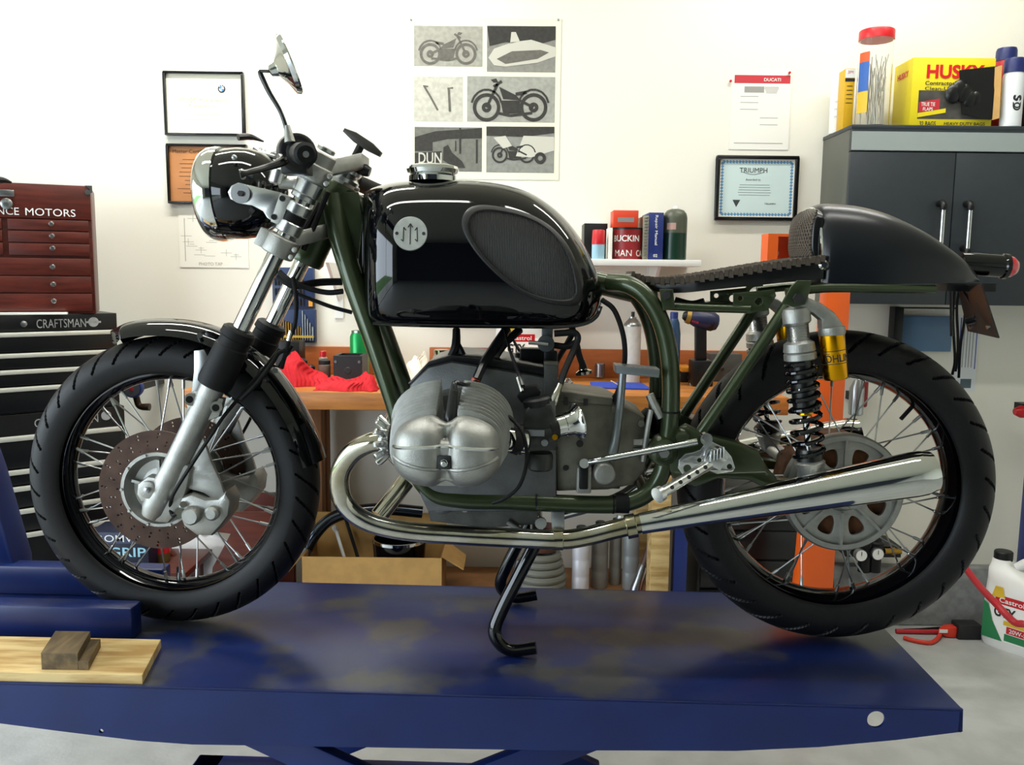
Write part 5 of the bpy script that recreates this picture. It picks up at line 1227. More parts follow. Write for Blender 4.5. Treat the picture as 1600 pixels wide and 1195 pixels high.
MB().box(base+Vector((-.005, 0, .20)), (.07, .022, .03)).cyl(base+Vector((0, 0, .17)), base+Vector((0, 0, .19)), .014, 14).tube([base+Vector((-.02, 0, .19)), base+Vector((-.03, 0, .16)), base+Vector((-.02, 0, .14))], .005, 8).build('trigger_head', mat('trigger_grey', '8d9698', .5), t, bevel=.004)

# ================================================================ tool chests at the left
CMX = mat('cabinet_black', '0d0e10', .3); TRIM = mat('drawer_trim', 'd9d8cc', .35, .3)
def at_local(px, py, o, rz):           # pixel to the front plane (y = 0) of a turned thing
    I = (Matrix.Translation(o) @ Matrix.Rotation(rz, 4, 'Z')).inverted(); c = I @ CAM; d = I.to_3x3() @ ray(px, py); return c+d*(-c.y/d.y)
CRZ = math.radians(40)
cr = Y(182, 488, 2.86); CO = Vector((cr.x, cr.y, 0)); WD = .68; DP = .30
def zz(px, py): return at_local(px, py, CO, CRZ).z
ztop = zz(181, 489); zmid = zz(150, 637)
def trimz(ys): return [zz(*q) for q in ys]
t = thing('tool_chest', 'black top tool chest with pale drawer trims and maker lettering', 'tool chest', (CO.x, CO.y, zmid), CRZ, local=True)
def dz(z): return z-zmid
MB().b2((-WD, .004, 0), (0, DP, dz(ztop))).build('body', CMX, t, bevel=.004)
hz = zz(150, 517)
MB().b2((-WD, 0, dz(hz)), (0, .006, dz(ztop))).build('header', CMX, t, bevel=.002)
a = at_local(57, 508, CO, CRZ); c = at_local(134, 502, CO, CRZ); tx = (a+c)/2
MB().text('CRAFTSMAN', Vector((tx.x, -.001, dz(tx.z))), X, Z, abs(c.x-a.x), mpx(13, cr), .0006).build('lettering', mat('silver_letter', 'c8c9c8', .35, .5), t, smooth=False)
a = at_local(146, 503, CO, CRZ); m = MB().lathe([(0, .016), (.003, .015)], (a.x, 0, dz(a.z)), YA*-1, 20); m.box((a.x, -.002, dz(a.z)), (.044, .002, .006)); m.build('emblem', mat('silver_letter', 'c8c9c8', .35, .5), t)
a = at_local(37, 506, CO, CRZ); MB().lathe([(0, .010), (.004, .009), (.006, .004)], (a.x, 0, dz(a.z)), YA*-1, 16).build('lock', STEEL, t)
ys = [(130, 515), (110, 547), (85, 573), (60, 601)]
zl = [zz(*q) for q in ys]+[zmid+.006]
for k in range(4):
    d = MB().b2((-WD+.012, -.012, dz(zl[k+1])+.004), (-.012, .004, dz(zl[k])-.002)).build('drawer', CMX, t, bevel=.002)
    MB().b2((-WD+.012, -.020, dz(zl[k])-.016), (-.012, -.011, dz(zl[k])-.002)).build('drawer_trim', TRIM, d, bevel=.003)
t = thing('roller_cabinet', 'black roller tool cabinet with pale drawer trims under the tool chest', 'tool cabinet', CO, CRZ, local=True)
MB().b2((-WD, .0, .10), (.012, DP+.02, zmid)).build('body', CMX, t, bevel=.004)
a = at_local(110, 659, CO, CRZ); c = at_local(153, 650, CO, CRZ)
wtxt = abs(c.x-a.x)*9/4
MB().text('CRAFTSMAN', Vector((c.x, -.002, (a.z+c.z)/2)), X, Z, wtxt, mpx(13, cr), .0006, 'r').build('lettering', mat('silver_letter', 'c8c9c8', .35, .5), t, smooth=False)
a = at_local(166, 649, CO, CRZ); MB().lathe([(0, .016), (.003, .015)], (a.x, 0, a.z), YA*-1, 20).build('emblem', mat('silver_letter', 'c8c9c8', .35, .5), t)
zl = [zz(*q) for q in ((150, 667), (150, 717), (150, 742), (150, 776), (150, 812))]+[.12]
for k in range(5):
    d = MB().b2((-WD+.012, -.014, zl[k+1]+.004), (-.004, .004, zl[k]-.002)).build('drawer', CMX, t, bevel=.002)
    MB().b2((-WD+.012, -.022, zl[k]-.018), (-.004, -.013, zl[k]-.002)).build('drawer_trim', TRIM, d, bevel=.003)
for sx in (-WD+.06, -.06):
    for sy in (.05, DP-.05): MB().lathe([(-.012, .05), (.012, .05)], (sx, sy, .05), X, 20).build('caster', RUB, t)
# wooden machinist chest on top
RZ = math.radians(23); rcor = Y(150, 487, 2.80); RO = Vector((rcor.x, rcor.y, ztop))
def rl(px, py): return at_local(px, py, RO, RZ)
wh = rl(146, 291).z; W_ = .66
t = thing('wooden_chest', 'reddish mahogany machinist chest with brass-like knobs and white lettering', 'tool chest', RO, RZ, local=True)
MB().b2((-W_, .006, 0), (0, .26, wh)).build('body', WOODR, t, bevel=.003)
lz = rl(110, 343).z
MB().b2((-W_, -.004, lz), (0, .008, wh)).build('lid', WOODR, t, bevel=.003)
a = rl(40, 331); c = rl(118, 331); cz = rl(80, 332).z; wt = c.x-a.x; hl = mpx(11, RO)
MB().text('MOTORS', Vector(((a.x+c.x)/2, -.0045, cz)), X, Z, wt, hl, .0006).build('lettering', WHITE, t, smooth=False)
e1 = rl(30, 331).x; MB().text('ANCE', Vector((e1, -.0045, cz)), X, Z, wt*.60, hl, .0006, 'r').build('lettering', WHITE, t, smooth=False)
p = rl(141, 296); m = MB().plate([(0, 0), (-.022, 0), (-.008, -.010), (-.006, -.024), (0, -.022)], [], (p.x+.006, -.006, wh+.001), X, Z, .003).lathe([(0, .008), (.003, .008)], (p.x-.008, -.005, wh-.02), YA*-1, 14); m.build('corner_bracket', STEEL, t)
p = rl(10, 303); m = MB().b2((p.x-.022, -.009, p.z-.008), (p.x+.022, -.004, p.z+.012)).lathe([(0, .017), (.004, .017), (.006, .006)], (p.x, -.008, p.z-.03), YA*-1, 20); m.build('latch', STEEL, t, bevel=.001)
xr = rl(143, 400).x; xm = rl(15, 400).x
rows = [(343, 361), (361, 380), (380, 400), (403, 431), (431, 458), (458, 486)]; kx = [(81, 350), (82, 369), (83, 388), (83, 417), (84, 444), (85, 470)]
for k, ((ya, yb), q) in enumerate(zip(rows, kx)):
    za, zb = rl(85, ya).z-.0015, rl(85, yb).z+.0015
    if k == 5: zb = .008
    d = MB().b2((xm if k < 3 else -W_+.012, -.004, zb), (xr-.004, .008, za)).build('drawer', WOODR, t, bevel=.0015)
    p = rl(*q); MB().lathe([(0, .004), (.006, .004), (.008, .0075), (.014, .008), (.018, .005)], (p.x, -.004, p.z), YA*-1, 16).build('knob', STEEL, d)
    if k < 3: MB().b2((-W_+.012, -.004, zb), (xm-.016, .008, za)).build('drawer', WOODR, t, bevel=.0015)
bp0 = Y(-40, 283, 2.62); tag(MB().tube([bp0, Y(0, 281, 2.64), Y(18, 285, 2.66)], [.012, .010, .003], 10).build('putty_knife', BLKP), 'black handled tool lying on the mahogany chest', 'tool').location.z += .0
p = at_local(70, 489, CO, CRZ)
q0 = Matrix.Translation(RO) @ Matrix.Rotation(RZ, 4, 'Z') @ Vector((-.20, -.03, 0))
t = thing('catalogue', 'pale catalogue sheet sticking out under the mahogany chest', 'paper', q0, RZ, local=True); MB().b2((-.09, -.008, .0), (.12, .02, .006)).build('sheets', PAPER, t)

# ================================================================ workbench
bf = Y(560, 613, 2.70); ZB = bf.z; BY = 2.70
xl = Y(282, 618, BY).x; xr = Y(1232, 640, BY).x
bench = thing('workbench', 'wooden workbench with thick top along the back wall', 'workbench', ((xl+xr)/2, WY-.25, 0))
th = ZB-Y(560, 641, BY).z
ol = [(xl+.03-.03*math.cos(a)*1, BY+.03-.03*math.sin(a)) for a in [PI/2*k/5 for k in range(6)]]
pts = [(xl, WY-.01), (xl, BY+.03), (xl+.009, BY+.009), (xl+.03, BY), (xr, BY), (xr, WY-.01)]
MB().plate(pts, [], (0, 0, ZB-th/2), X, YA, th, .004).build('bench_top', WOODB, bench)
BACKB = mat('backsplash_wood', 'b3622c', .55, noise=.2, scale=8, stretch=(1, 6, 6)); bz = Y(950, 546, WY-.02).z
sx_ = Y(671, 550, WY-.02).x
MB().b2((sx_, WY-.022, ZB), (xr, WY-.001, bz)).build('backsplash', BACKB, bench, bevel=.002)
MB().b2((xl, WY-.022, ZB), (sx_-.2, WY-.001, Y(540, 542, WY-.02).z)).build('backsplash', BACKB, bench, bevel=.002)
shy = 2.95; ZS = Y(905, 921, shy).z
lgx = Y(489, 700, 3.0).x
for a, mt in ((lgx, mat('leg_wood', '8a5a30', .6, noise=.3, scale=8, stretch=(6, 6, 1))), (Y(1032, 860, BY+.02).x, PINE)):
    for yy in ((3.0, WY-.11) if a == lgx else (BY+.02, WY-.12)): MB().b2((a-.03, yy, 0), (a+.03, yy+(.06 if a == lgx else .09), ZB-th)).build('leg', mt, bench, bevel=.003)
MB().b2((lgx-.045, BY+.02, ZS-.02), (Y(1032, 860, BY+.02).x+.03, WY-.02, ZS)).build('lower_shelf', mat('shelf_board', 'a8784a', .7, noise=.2, scale=12), bench, bevel=.002)
# ---- on the bench
def rag(name, label, pts, mt, hgt, yy0, yy1, seed):
    """crumpled cloth: pixel skyline over the bench, thick folds between yy0 and yy1"""
    rd = random.Random(seed); top = [Y(px, py, (yy0+yy1)/2) for px, py in pts]; n = 28
    P = spline(top, n//(len(top)-1)+1); m = MB(); N = len(P)
    fold = [rd.uniform(-.25, .25) for _ in range(N)]
    def fn(u, v):
        p = P[min(N-1, int(round(u*(N-1))))]; k = math.sin(PI*min(1, v*1.0)); hh = max(.004, p.z-ZB)
        e = math.sin(PI*u)**.4
        f = .88+.12*math.sin(5*u*PI+4*v+seed)*math.cos(5*v+3*u)
        return Vector((p.x+.008*math.sin(14*v+seed), yy0+(yy1-yy0)*v+.01*math.sin(11*u), ZB+.001+hh*(k**.8)*(f if v != .5 else 1)*e))
    m.grid(fn, N*2-2, 24)
    g = [Vector((v.x, v.y, ZB+.0005)) for v in m.v]; nn = len(m.v); m.v += g; m.f += [tuple(i+nn for i in reversed(f)) for f in list(m.f)]
    return tag(m.build(name, mt, ang=180), label, 'cloth')
rag('shop_rag', 'tall crumpled red shop rag piled on the bench behind the fender', [(425, 565), (440, 552), (457, 545), (470, 562), (485, 576), (505, 580), (522, 597)], RAG, .1, 2.815, 2.925, 1)
rag('shop_rag', 'flat red shop rag in front of the black machined block', [(497, 598), (520, 584), (545, 592), (565, 588), (577, 576), (588, 600)], RAG, .05, 2.72, 2.81, 4)
BLUC = mat('blue_cloth', '2c48b0', .9, noise=.2, scale=60, bump=.5, bscale=500)
p0 = G(912, 590, ZB); p1 = G(1002, 596, ZB); tag(MB().plate([(p0.x, 2.86), (p1.x, 2.84), (p1.x-.01, 3.0), (p0.x+.01, 3.01)], [], (0, 0, ZB+.003), X, YA, .005, .001).build('blue_cloth', BLUC), 'folded blue cloth lying flat on the workbench', 'cloth')
# black block
yy = 2.87; l = Y(521, 580, yy).x; r = Y(566, 580, yy).x; z1 = Y(543, 556, yy).z
t = thing('black_block', 'black square open-topped block with four bolt heads on the bench', 'block', ((l+r)/2, yy+.05, ZB))
m = MB().b2((l, yy, ZB), (r, yy+.012, z1)).b2((l, yy+.10, ZB), (r, yy+.112, z1)).b2((l, yy+.012, ZB), (l+.012, yy+.10, z1)).b2((r-.012, yy+.012, ZB), (r, yy+.10, z1)).b2((l+.012, yy+.012, ZB), (r-.012, yy+.1, ZB+.01)); m.build('housing', mat('block_black', '1c1c1e', .5), t)
for fx, fz in ((.08, .8), (.9, .8), (.3, .12), (.72, .12)): MB().lathe([(0, .005), (.003, .005)], (l+(r-l)*fx, yy, ZB+(z1-ZB)*fz), YA*-1, 10).build('bolt_head', STEEL, t)
MB().lathe([(0, .012), (.002, .010)], ((l+r)/2, yy, (ZB+z1)/2), YA*-1, 16).build('bore', INK, t)
# little bottles, dark machine parts
base = G(508, 577, ZB); base.y = 2.95; base.z = ZB; base.x = Y(507, 570, 2.95).x
t = cyl_thing('clear_jar', 'small clear jar with dark lid beside the black block', 'jar', base, .021, .075, [(0, .95), (.02, 1), (.8, 1), (.82, .9)], mat('murky_plastic', '9c968a', .2, trans=.3), [('lid', [(.8, .95), (.99, .95), (1, .85)], INK)])
base = Vector((Y(504, 549, 3.02).x, 3.03, ZB))
t = cyl_thing('red_cap_bottle', 'small bottle with red cap behind the clear jar', 'bottle', base, .016, .10, [(0, .95), (.02, 1), (.75, 1), (.8, .6)], mat('murky_plastic', '9c968a', .2), [('cap', [(.8, .7), (.98, .7), (1, .6)], RED)])
for k, (px, py, rr) in enumerate(((472, 560, .026), (486, 570, .020))):
    c0 = Y(px, py, 2.96); base = Vector((c0.x, c0.y, ZB))
    t = thing('machine_part', ['tall black cast machine part behind the red rag', 'low black toothed machine part beside the clear jar'][k], 'machine part', base)
    h_ = max(.03, c0.z-ZB)
    MB().lathe([(0, rr), (h_*.4, rr), (h_*.45, rr*.6), (h_*.9, rr*.7), (h_, rr*.4)], base, Z, 18).build('casting', BLKP, t)
    m = MB()
    for j in range(8): a = 2*PI*j/8; m.box(base+Vector((rr*math.cos(a), rr*math.sin(a), h_*.2)), (.012, .012, h_*.35), Matrix.Rotation(a, 3, 'Z'))
    m.build('gear_teeth', INK, t)
c0 = Y(452, 545, 3.05); t, m = boxthing('black_case', 'black plastic case standing against the wall under the drill index', 'case', c0.x-.045, c0.x+.04, 3.03, 3.12, ZB, Y(452, 533, 3.05).z, BLKP); m.build('case_body', BLKP, t, bevel=.004); MB().b2((c0.x-.02, 3.026, ZB+.03), (c0.x+.02, 3.031, ZB+.04)).build('case_latch', INK, t)
# green can
base = Vector((Y(563, 548, 3.1).x, 3.08, ZB)); hh = Y(556, 517, 3.08).z-ZB
t = cyl_thing('soda_can', 'green and silver drinks can behind the black block', 'can', base, .033, hh, [(0, .8), (.04, 1), (.88, 1), (.96, .82), (1, .82)], mat('can_green', '149048', .3, .4), [('rim', [(.97, .83), (1.01, .83), (1.01, .76), (.98, .74)], STEEL)])
# spray can, socket
base, rr, hh = px_cyl(973, 1001, 487, 574, z=ZB); base.y = 3.05; base.x = Y(987, 560, 3.05).x; rr = mpx(13.5, base); hh = Y(987, 487, 3.05).z-ZB
t = cyl_thing('bench_spray_can', 'plain white spray can without cap standing on the workbench', 'spray can', base, rr, hh, [(0, .97), (.01, 1), (.80, 1)], mat('can_offwhite', 'd3d2ca', .4, noise=.1, scale=40), [('shoulder', [(.80, 1.02), (.82, 1.02), (.86, .8), (.91, .42), (.93, .4)], STEEL), ('nozzle', [(.92, .2), (1, .2)], INK)])
base = G(937, 592, ZB); base.z = ZB+.0062; t = thing('deep_socket', 'short steel deep socket standing on the blue cloth', 'socket', base)
MB().lathe([(0, .016), (.002, .0175), (.05, .0175), (.052, .016), (.052, .010), (.02, .010), (.02, 0)], base, Z, 20).build('socket_body', STEEL, t)
m = MB()
for k in range(6): m.box(base+Vector((.0178*math.cos(k), .0178*math.sin(k), .026)), (.002, .004, .04), Matrix.Rotation(k, 3, 'Z'))
m.build('socket_groove', ALUD, t)
p = G(955, 597, ZB); q = G(968, 605, ZB); t = thing('pencil', 'thin pale pencil lying on the workbench near the socket', 'pencil', (p+q)/2); MB().cyl(p+Z*.004, q+Z*.004, .003, 8).build('shaft', PINE, t)
# drill
dy = 2.98; c = lambda px, py: Y(px, py, dy)
t = thing('cordless_drill', 'blue and black cordless drill standing on its battery', 'drill', (c(1095, 560).x, dy, ZB))
ax_ = (c(1118, 503)-c(1075, 494)).normalized()
MB().lathe([(0, .022), (.02, .030), (.05, .034), (.08, .033), (.095, .026), (.10, .015)], c(1078, 495), ax_, 24).build('motor_housing', mat('drill_blue', '1b2142', .4), t)
MB().lathe([(0, .033), (.03, .033), (.04, .026)], c(1100, 500), ax_, 24).build('rear_cap', BLKP, t)
MB().lathe([(-.024, .012), (-.014, .018), (0, .020), (.004, .022)], c(1078, 495), ax_, 20).build('chuck', BLKP, t)
MB().lathe([(0, .0225), (.014, .026)], c(1072, 494), ax_, 20).build('clutch_ring', mat('drill_brass', '9a7a3a', .4, .5), t)
MB().loft([[c(px, py)+Vector((0, s, 0)) for px, py, s in ((1086, q_, -.016), (1103, q_, -.016), (1103, q_, .016), (1086, q_, .016))] for q_ in (508, 525, 545, 562)]).build('grip', BLKP, t, bevel=.004)
MB().b2((c(1080, 570).x, dy-.035, ZB), (c(1112, 570).x, dy+.05, c(1095, 562).z)).build('battery', BLKP, t, bevel=.006)
p = c(1083, 502); MB().text('RYOBI', (p.x, dy-.0345, p.z), ax_, ax_.cross(YA), .022, .007, .0008).build('lettering', RED, t, smooth=False)
base = Vector((Y(1050, 590, 2.98).x, 2.98, ZB)); hh = Y(1050, 487, 2.98).z-ZB
cyl_thing('blue_bottle', 'tall dark blue bottle on the bench behind the frame loop', 'bottle', base, mpx(11, base), hh, [(0, .9), (.02, 1), (.7, 1), (.85, .8), (.92, .5)], mat('bottle_blue', '24405e', .25), [('cap', [(.9, .55), (.99, .55), (1, .45)], NAVY)])
# tool boxes behind the frame
for k, (a, bq) in enumerate(((1064, 1082), (1085, 1106))):
    yy = 3.06; l, r = Y(a, 590, yy).x, Y(bq, 590, yy).x; z1 = ZB+.055
    t = thing('tool_box', ['small black and orange tool box behind the frame tube', 'black and orange tool box beside the drill battery'][k], 'tool box', ((l+r)/2, yy+.05, ZB))
    MB().b2((l, yy, ZB), (r, yy+.1, z1-.018)).build('tray', BLKP, t, bevel=.004); MB().b2((l, yy-.003, z1-.018), (r, yy+.1, z1)).build('lid', mat('box_orange', 'dd8a1c', .5), t, bevel=.004)
    MB().lathe([(0, .008), (.003, .008)], ((l+r)/2+.01, yy, ZB+.018), YA*-1, 14).build('logo_stud', STEEL, t)
yy = 3.1; l, r = Y(1110, 560, yy).x, Y(1160, 560, yy).x; t, m = boxthing('grey_case', 'dark grey plastic case against the backsplash behind the drill', 'case', l, r, yy, yy+.07, ZB, Y(1130, 553, yy).z, None); m.build('case_body', mat('case_grey', '4a4c4a', .6), t, bevel=.004); MB().b2((l+.02, yy-.004, ZB+.04), (l+.05, yy, ZB+.05)).build('case_latch', INK, t)
p = G(1083, 601, ZB)+Z*.005; q = G(1102, 597, ZB)+Z*.005; t = thing('screwdriver_bit', 'steel driver bit lying on the bench by the tool box', 'tool', (p+q)/2-Z*.005); MB().cyl(p, q, .004, 8).build('shank', STEEL, t); MB().cyl(p-(q-p)*.2, p, .005, 6).build('hex_end', STEEL, t)
# oil bottle on the bench
yy = 3.08
def oil_bottle(name, label, o, s, rz, gtx=True, part=True):
    t = thing(name, label, 'oil jug', o, rz, local=True)
    sec = lambda w, d, z, x=0: [Vector((x+w*math.copysign(abs(math.cos(2*PI*k/28))**.5, math.cos(2*PI*k/28)), d*math.copysign(abs(math.sin(2*PI*k/28))**.5, math.sin(2*PI*k/28)), z)) for k in range(28)]
    W, D, H = .098*s, .062*s, .30*s
    MB().loft([sec(W*.94, D*.94, 0), sec(W, D, .012*s), sec(W, D, .15*s), sec(W*.98, D, .18*s), sec(W*.84, D*.9, .215*s, -.012*s), sec(W*.52, D*.7, .25*s, -.045*s), sec(W*.30, D*.5, .265*s, -.062*s), sec(W*.27, D*.45, .28*s, -.064*s)]).build('jug_body', mat('jug_white', 'e9e9e4', .35), t, ang=60)
    MB().lathe([(0, .028*s), (.026*s, .028*s), (.030*s, .025*s)], (-.064*s, 0, .275*s), Z, 24).build('cap', BLKP, t)
    MB().tube([(-.02*s, 0, .262*s), (.015*s, 0, .285*s), (.05*s, 0, .275*s), (.082*s, 0, .22*s), (.088*s, 0, .15*s)], [.014*s, .017*s, .017*s, .017*s, .014*s], 12).build('handle', mat('jug_white', 'e9e9e4', .35), t)
    yf = -D-.0008
    def lab(nm, pts, mt, dd=0): MB().add([(x*s, yf-dd, z*s) for x, z in pts], [tuple(range(len(pts)))]).build(nm, mt, t, smooth=False)
    lab('label_green', [(-.085, .03), (-.02, .03), (-.055, .09), (-.07, .14), (-.085, .15)], mat('label_green', '1c7a45', .5))
    lab('label_field', [(-.02, .03), (.072, .03), (.072, .165), (-.068, .165), (-.066, .135), (-.05, .085)], mat('label_white', 'f1f0ea', .5))
    lab('label_red', [(-.05, .15), (.05, .15), (.05, .178), (-.05, .178)], RED, .0003)
    lab('label_yellow', [(-.062, .17), (-.02, .17), (-.03, .205), (-.052, .205)], mat('label_yellow', 'dcb52a', .5), .0004)
    lab('label_gold', [(-.02, .085), (.068, .085), (.068, .10), (-.02, .10)], mat('label_yellow', 'dcb52a', .5), .0004)
    lab('label_grade', [(-.01, .06), (.068, .06), (.068, .083), (-.01, .083)], RED, .0004); lab('label_grade_foot', [(-.015, .035), (.068, .035), (.068, .058), (-.015, .058)], mat('label_green', '1c7a45', .5), .0004)
    MB().text('GTX', (-.018*s, yf-.0006, .125*s), X, Z, .066*s, .034*s, .0004).build('label_lettering', INK, t, smooth=False)
    MB().text('Castrol', (0, yf-.0006, .164*s), X, Z, .075*s, .016*s, .0004).text('20W-50', (.029*s, yf-.0008, .071*s), X, Z, .06*s, .014*s, .0004).build('brand_lettering', WHITE, t, smooth=False)
    return t
o = Vector((Y(814, 558, yy).x, yy, ZB)); oil_bottle('oil_bottle', 'white motor oil jug standing on the bench behind the engine', o, .94, 0)
# crumpled white bag
rag('white_bag', 'crumpled translucent white bag on the bench left of the backsplash', [(632, 575), (642, 553), (652, 558), (662, 545), (672, 578)], mat('bag_white', 'efe9da', .6), .1, 2.95, 3.12, 7)['category'] = 'bag'
base = G(690, 556, ZB); base.y = 3.05; base = Vector((Y(690, 556, 3.05).x, 3.05, ZB)); t = cyl_thing('preserving_jar', 'glass jar with brassy lid on the bench behind the ignition leads', 'jar', base, .03, Y(690, 546, 3.05).z-ZB, [(0, .95), (.02, 1), (.75, 1), (.85, .85)], mat('murky_plastic', '9c968a', .2), [('lid', [(.84, .9), (.98, .9), (1, .8)], CHROMED)])
# ---------------------------------------------------------------- drill index on the wall
x0, z0, x1, z1 = wrect(429, 418, 493, 534); NAVD = mat('index_blue', '20335a', .45)
t = thing('drill_index', 'open blue drill bit case with gold and silver bits hung on the wall', 'drill index', ((x0+x1)/2, WY, z0)); zm = Y(460, 483, WY).z
MB().b2((x0, WY-.03, z0), (x1+.004, WY-.001, zm)).build('lower_tray', NAVD, t, bevel=.002); MB().b2((x0, WY-.026, zm+.003), (x1, WY-.001, z1)).build('upper_tray', NAVD, t, bevel=.002)
MB().b2((x0+.012, WY-.036, zm-.014), (x0+.035, WY-.029, zm-.006)).build('label_patch', WHITE, t); MB().b2((x0, WY-.038, z0+.018), (x1, WY-.03, z0+.026)).build('bit_rail', mat('rail_yellow', 'b79a3c', .5), t)
GB = mat('gold_bit', 'b58a3a', .35, .8)
for k in range(17):
    x = x0+.006+(x1-x0-.010)*k/16; h_ = (.11-.0045*k) if k < 12 else (.135-.018*(k-12)); rr = (.0034-.00014*k) if k < 12 else .0028
    MB().cyl((x, WY-.034, z0+.008), (x, WY-.034, z0+.008+h_*.8), max(.0012, rr), 8).build('drill_bit', GB if k < 12 else STEEL, t)
for k in range(10):
    for j in range(3): MB().cyl((x0+.012+(x1-x0-.05)*k/9, WY-.03, zm+.015+.036*j), (x0+.012+(x1-x0-.05)*k/9, WY-.03, zm+.040+.036*j), .003, 8).build('screw_bit', INK, t)
MB().b2((x1-.018, WY-.032, zm+.012), (x1-.004, WY-.026, zm+.045)).build('yellow_tab', mat('tab_yellow', 'e09a1e', .5), t); MB().b2((x0+.055, WY-.034, zm+.10), (x0+.095, WY-.026, zm+.125)).build('red_tab', RED, t)

# ================================================================ under the bench
yy = 2.78; l, r = Y(472, 890, yy).x, Y(690, 890, yy).x; z1 = Y(580, 871, yy).z; z0 = ZS; bd = .21
t = thing('cardboard_box', 'open cardboard box of old exhaust parts under the workbench', 'box', ((l+r)/2, yy+bd/2, z0))
tk = .004
MB().b2((l, yy, z0), (r, yy+tk, z1)).build('front_panel', CARD, t); zb = Y(560, 800, yy+bd).z
MB().b2((l, yy+bd-tk, z0), (r, yy+bd, zb)).build('back_panel', CARD, t)
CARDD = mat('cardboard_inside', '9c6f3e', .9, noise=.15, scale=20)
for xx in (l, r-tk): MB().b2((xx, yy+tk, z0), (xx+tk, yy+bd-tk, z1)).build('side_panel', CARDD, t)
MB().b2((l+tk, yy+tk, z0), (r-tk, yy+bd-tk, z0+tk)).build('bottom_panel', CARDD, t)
m = MB().loft([[Vector((r, yy+.01, z1)), Vector((r, yy+bd-.02, z1)), Vector((r+.07, yy+bd-.03, z1-.05)), Vector((r+.07, yy+.03, z1-.05))], [Vector((r, yy+.01, z1+.004)), Vector((r, yy+bd-.02, z1+.004)), Vector((r+.072, yy+bd-.03, z1-.046)), Vector((r+.072, yy+.03, z1-.046))]]); m.build('flap', CARD, t)
m = MB().loft([[Vector((l-.05, yy+.02, z1-.06)), Vector((l-.05, yy+bd-.02, z1-.06)), Vector((l, yy+bd-.02, z1)), Vector((l, yy+.02, z1))], [Vector((l-.05, yy+.02, z1-.056)), Vector((l-.05, yy+bd-.02, z1-.056)), Vector((l, yy+bd-.02, z1+.004)), Vector((l, yy+.02, z1+.004))]]); m.build('flap', CARD, t)
# contents
def c2(px, py, y=2.9): return Y(px, py, y)
t = thing('old_exhaust_pipe', 'bent dark chrome exhaust pipe sticking out of the cardboard box', 'pipe', Vector((c2(500, 850).x, 2.88, z0+.005)))
MB().tube([c2(478, 862, 2.87), c2(492, 835, 2.88), c2(515, 812, 2.9), c2(548, 800, 2.91), c2(600, 795, 2.925), c2(660, 800, 2.94)], .021, 16).build('pipe', mat('pipe_dark', '4d545c', .15, .95), t)
MB().cyl(c2(475, 866, 2.865), c2(480, 857, 2.872), .024, 16).build('pipe_collar', STEEL, t)
base = Vector((c2(625, 850).x, 2.885, z0+.006)); zt_ = c2(630, 842, 2.885).z; t = thing('black_bowl', 'glossy black rounded headlamp shell lying in the cardboard box', 'lamp shell', base); hh = zt_-base.z
MB().lathe([(0, .03), (.02, .065), (hh*.7, .088), (hh, .092), (hh, .085), (hh*.7, .078)], base, Z, 32, False).build('shell', BLACK, t)
MB().lathe([(hh-.004, .093), (hh+.006, .093), (hh+.006, .086), (hh-.004, .086)], base, Z, 32, False).build('trim_ring', CHROME, t)
t = thing('white_rod', 'thin white plastic rod leaning in the cardboard box', 'rod', Vector((c2(545, 860).x, 2.9, z0+.006))); MB().cyl(Vector((c2(553, 868).x, 2.9, z0+.008)), c2(524, 826, 2.93), .006, 10).build('rod_shaft', WHITE, t); MB().cyl(c2(526, 829, 2.945), c2(522, 823, 2.955), .010, 10).build('rod_tip', WHITE, t)
t = thing('black_rod', 'thin black rod leaning behind the white rod', 'rod', Vector((c2(565, 860).x, 2.955, z0+.006))); MB().cyl(Vector((c2(572, 858, 2.955).x, 2.955, z0+.008)), c2(540, 810, 2.965), .006, 10).build('rod_shaft', INK, t); MB().cyl(c2(541, 811, 2.965), c2(538, 807, 2.966), .009, 10).build('rod_tip', INK, t)
# coil of grey hose with brown cup
base = Vector((c2(845, 915, 2.93).x, 2.93, ZS)); t = thing('hose_coil', 'stacked coil of grey ribbed hose on the lower shelf', 'hose', base)
for k in range(6):
    rr = .088-.006*max(0, k-2); rings = []
    MB().tube([base+Vector(((rr-.012)*math.cos(2*PI*j/36), (rr-.012)*math.sin(2*PI*j/36), .013+.024*k)) for j in range(37)], .0128, 10, 1, cap=False).build('coil_turn', mat('hose_grey', '77786e', .55), t)
base2 = base+Vector((0, 0, .145+.006)); t = thing('brown_pot', 'brown clay pot sitting on the coil of grey hose', 'pot', base2); MB().lathe([(0, .045), (.002, .052), (.06, .062), (.065, .066), (.08, .066), (.08, .058), (.06, .055)], base2, Z, 28, False).build('pot_wall', mat('clay_brown', '5d3a2a', .7), t); MB().lathe([(.003, .048), (.006, .05)], base2, Z, 24).build('pot_floor', mat('clay_brown', '5d3a2a', .7), t)
specs = [(893, 920, 838, 922, 2.92, 'e2e2ea', 'tall white can on the lower shelf below the frame rail'), (923, 949, 842, 911, 2.98, '8f8f8a', 'grey ribbed can next to the white can'), (951, 970, 842, 904, 3.02, 'a3a39a', 'slim pale grey can behind the ribbed can'), (972, 997, 840, 912, 2.97, '9aa0a2', 'bluish grey can leaning row end by the bench leg')]
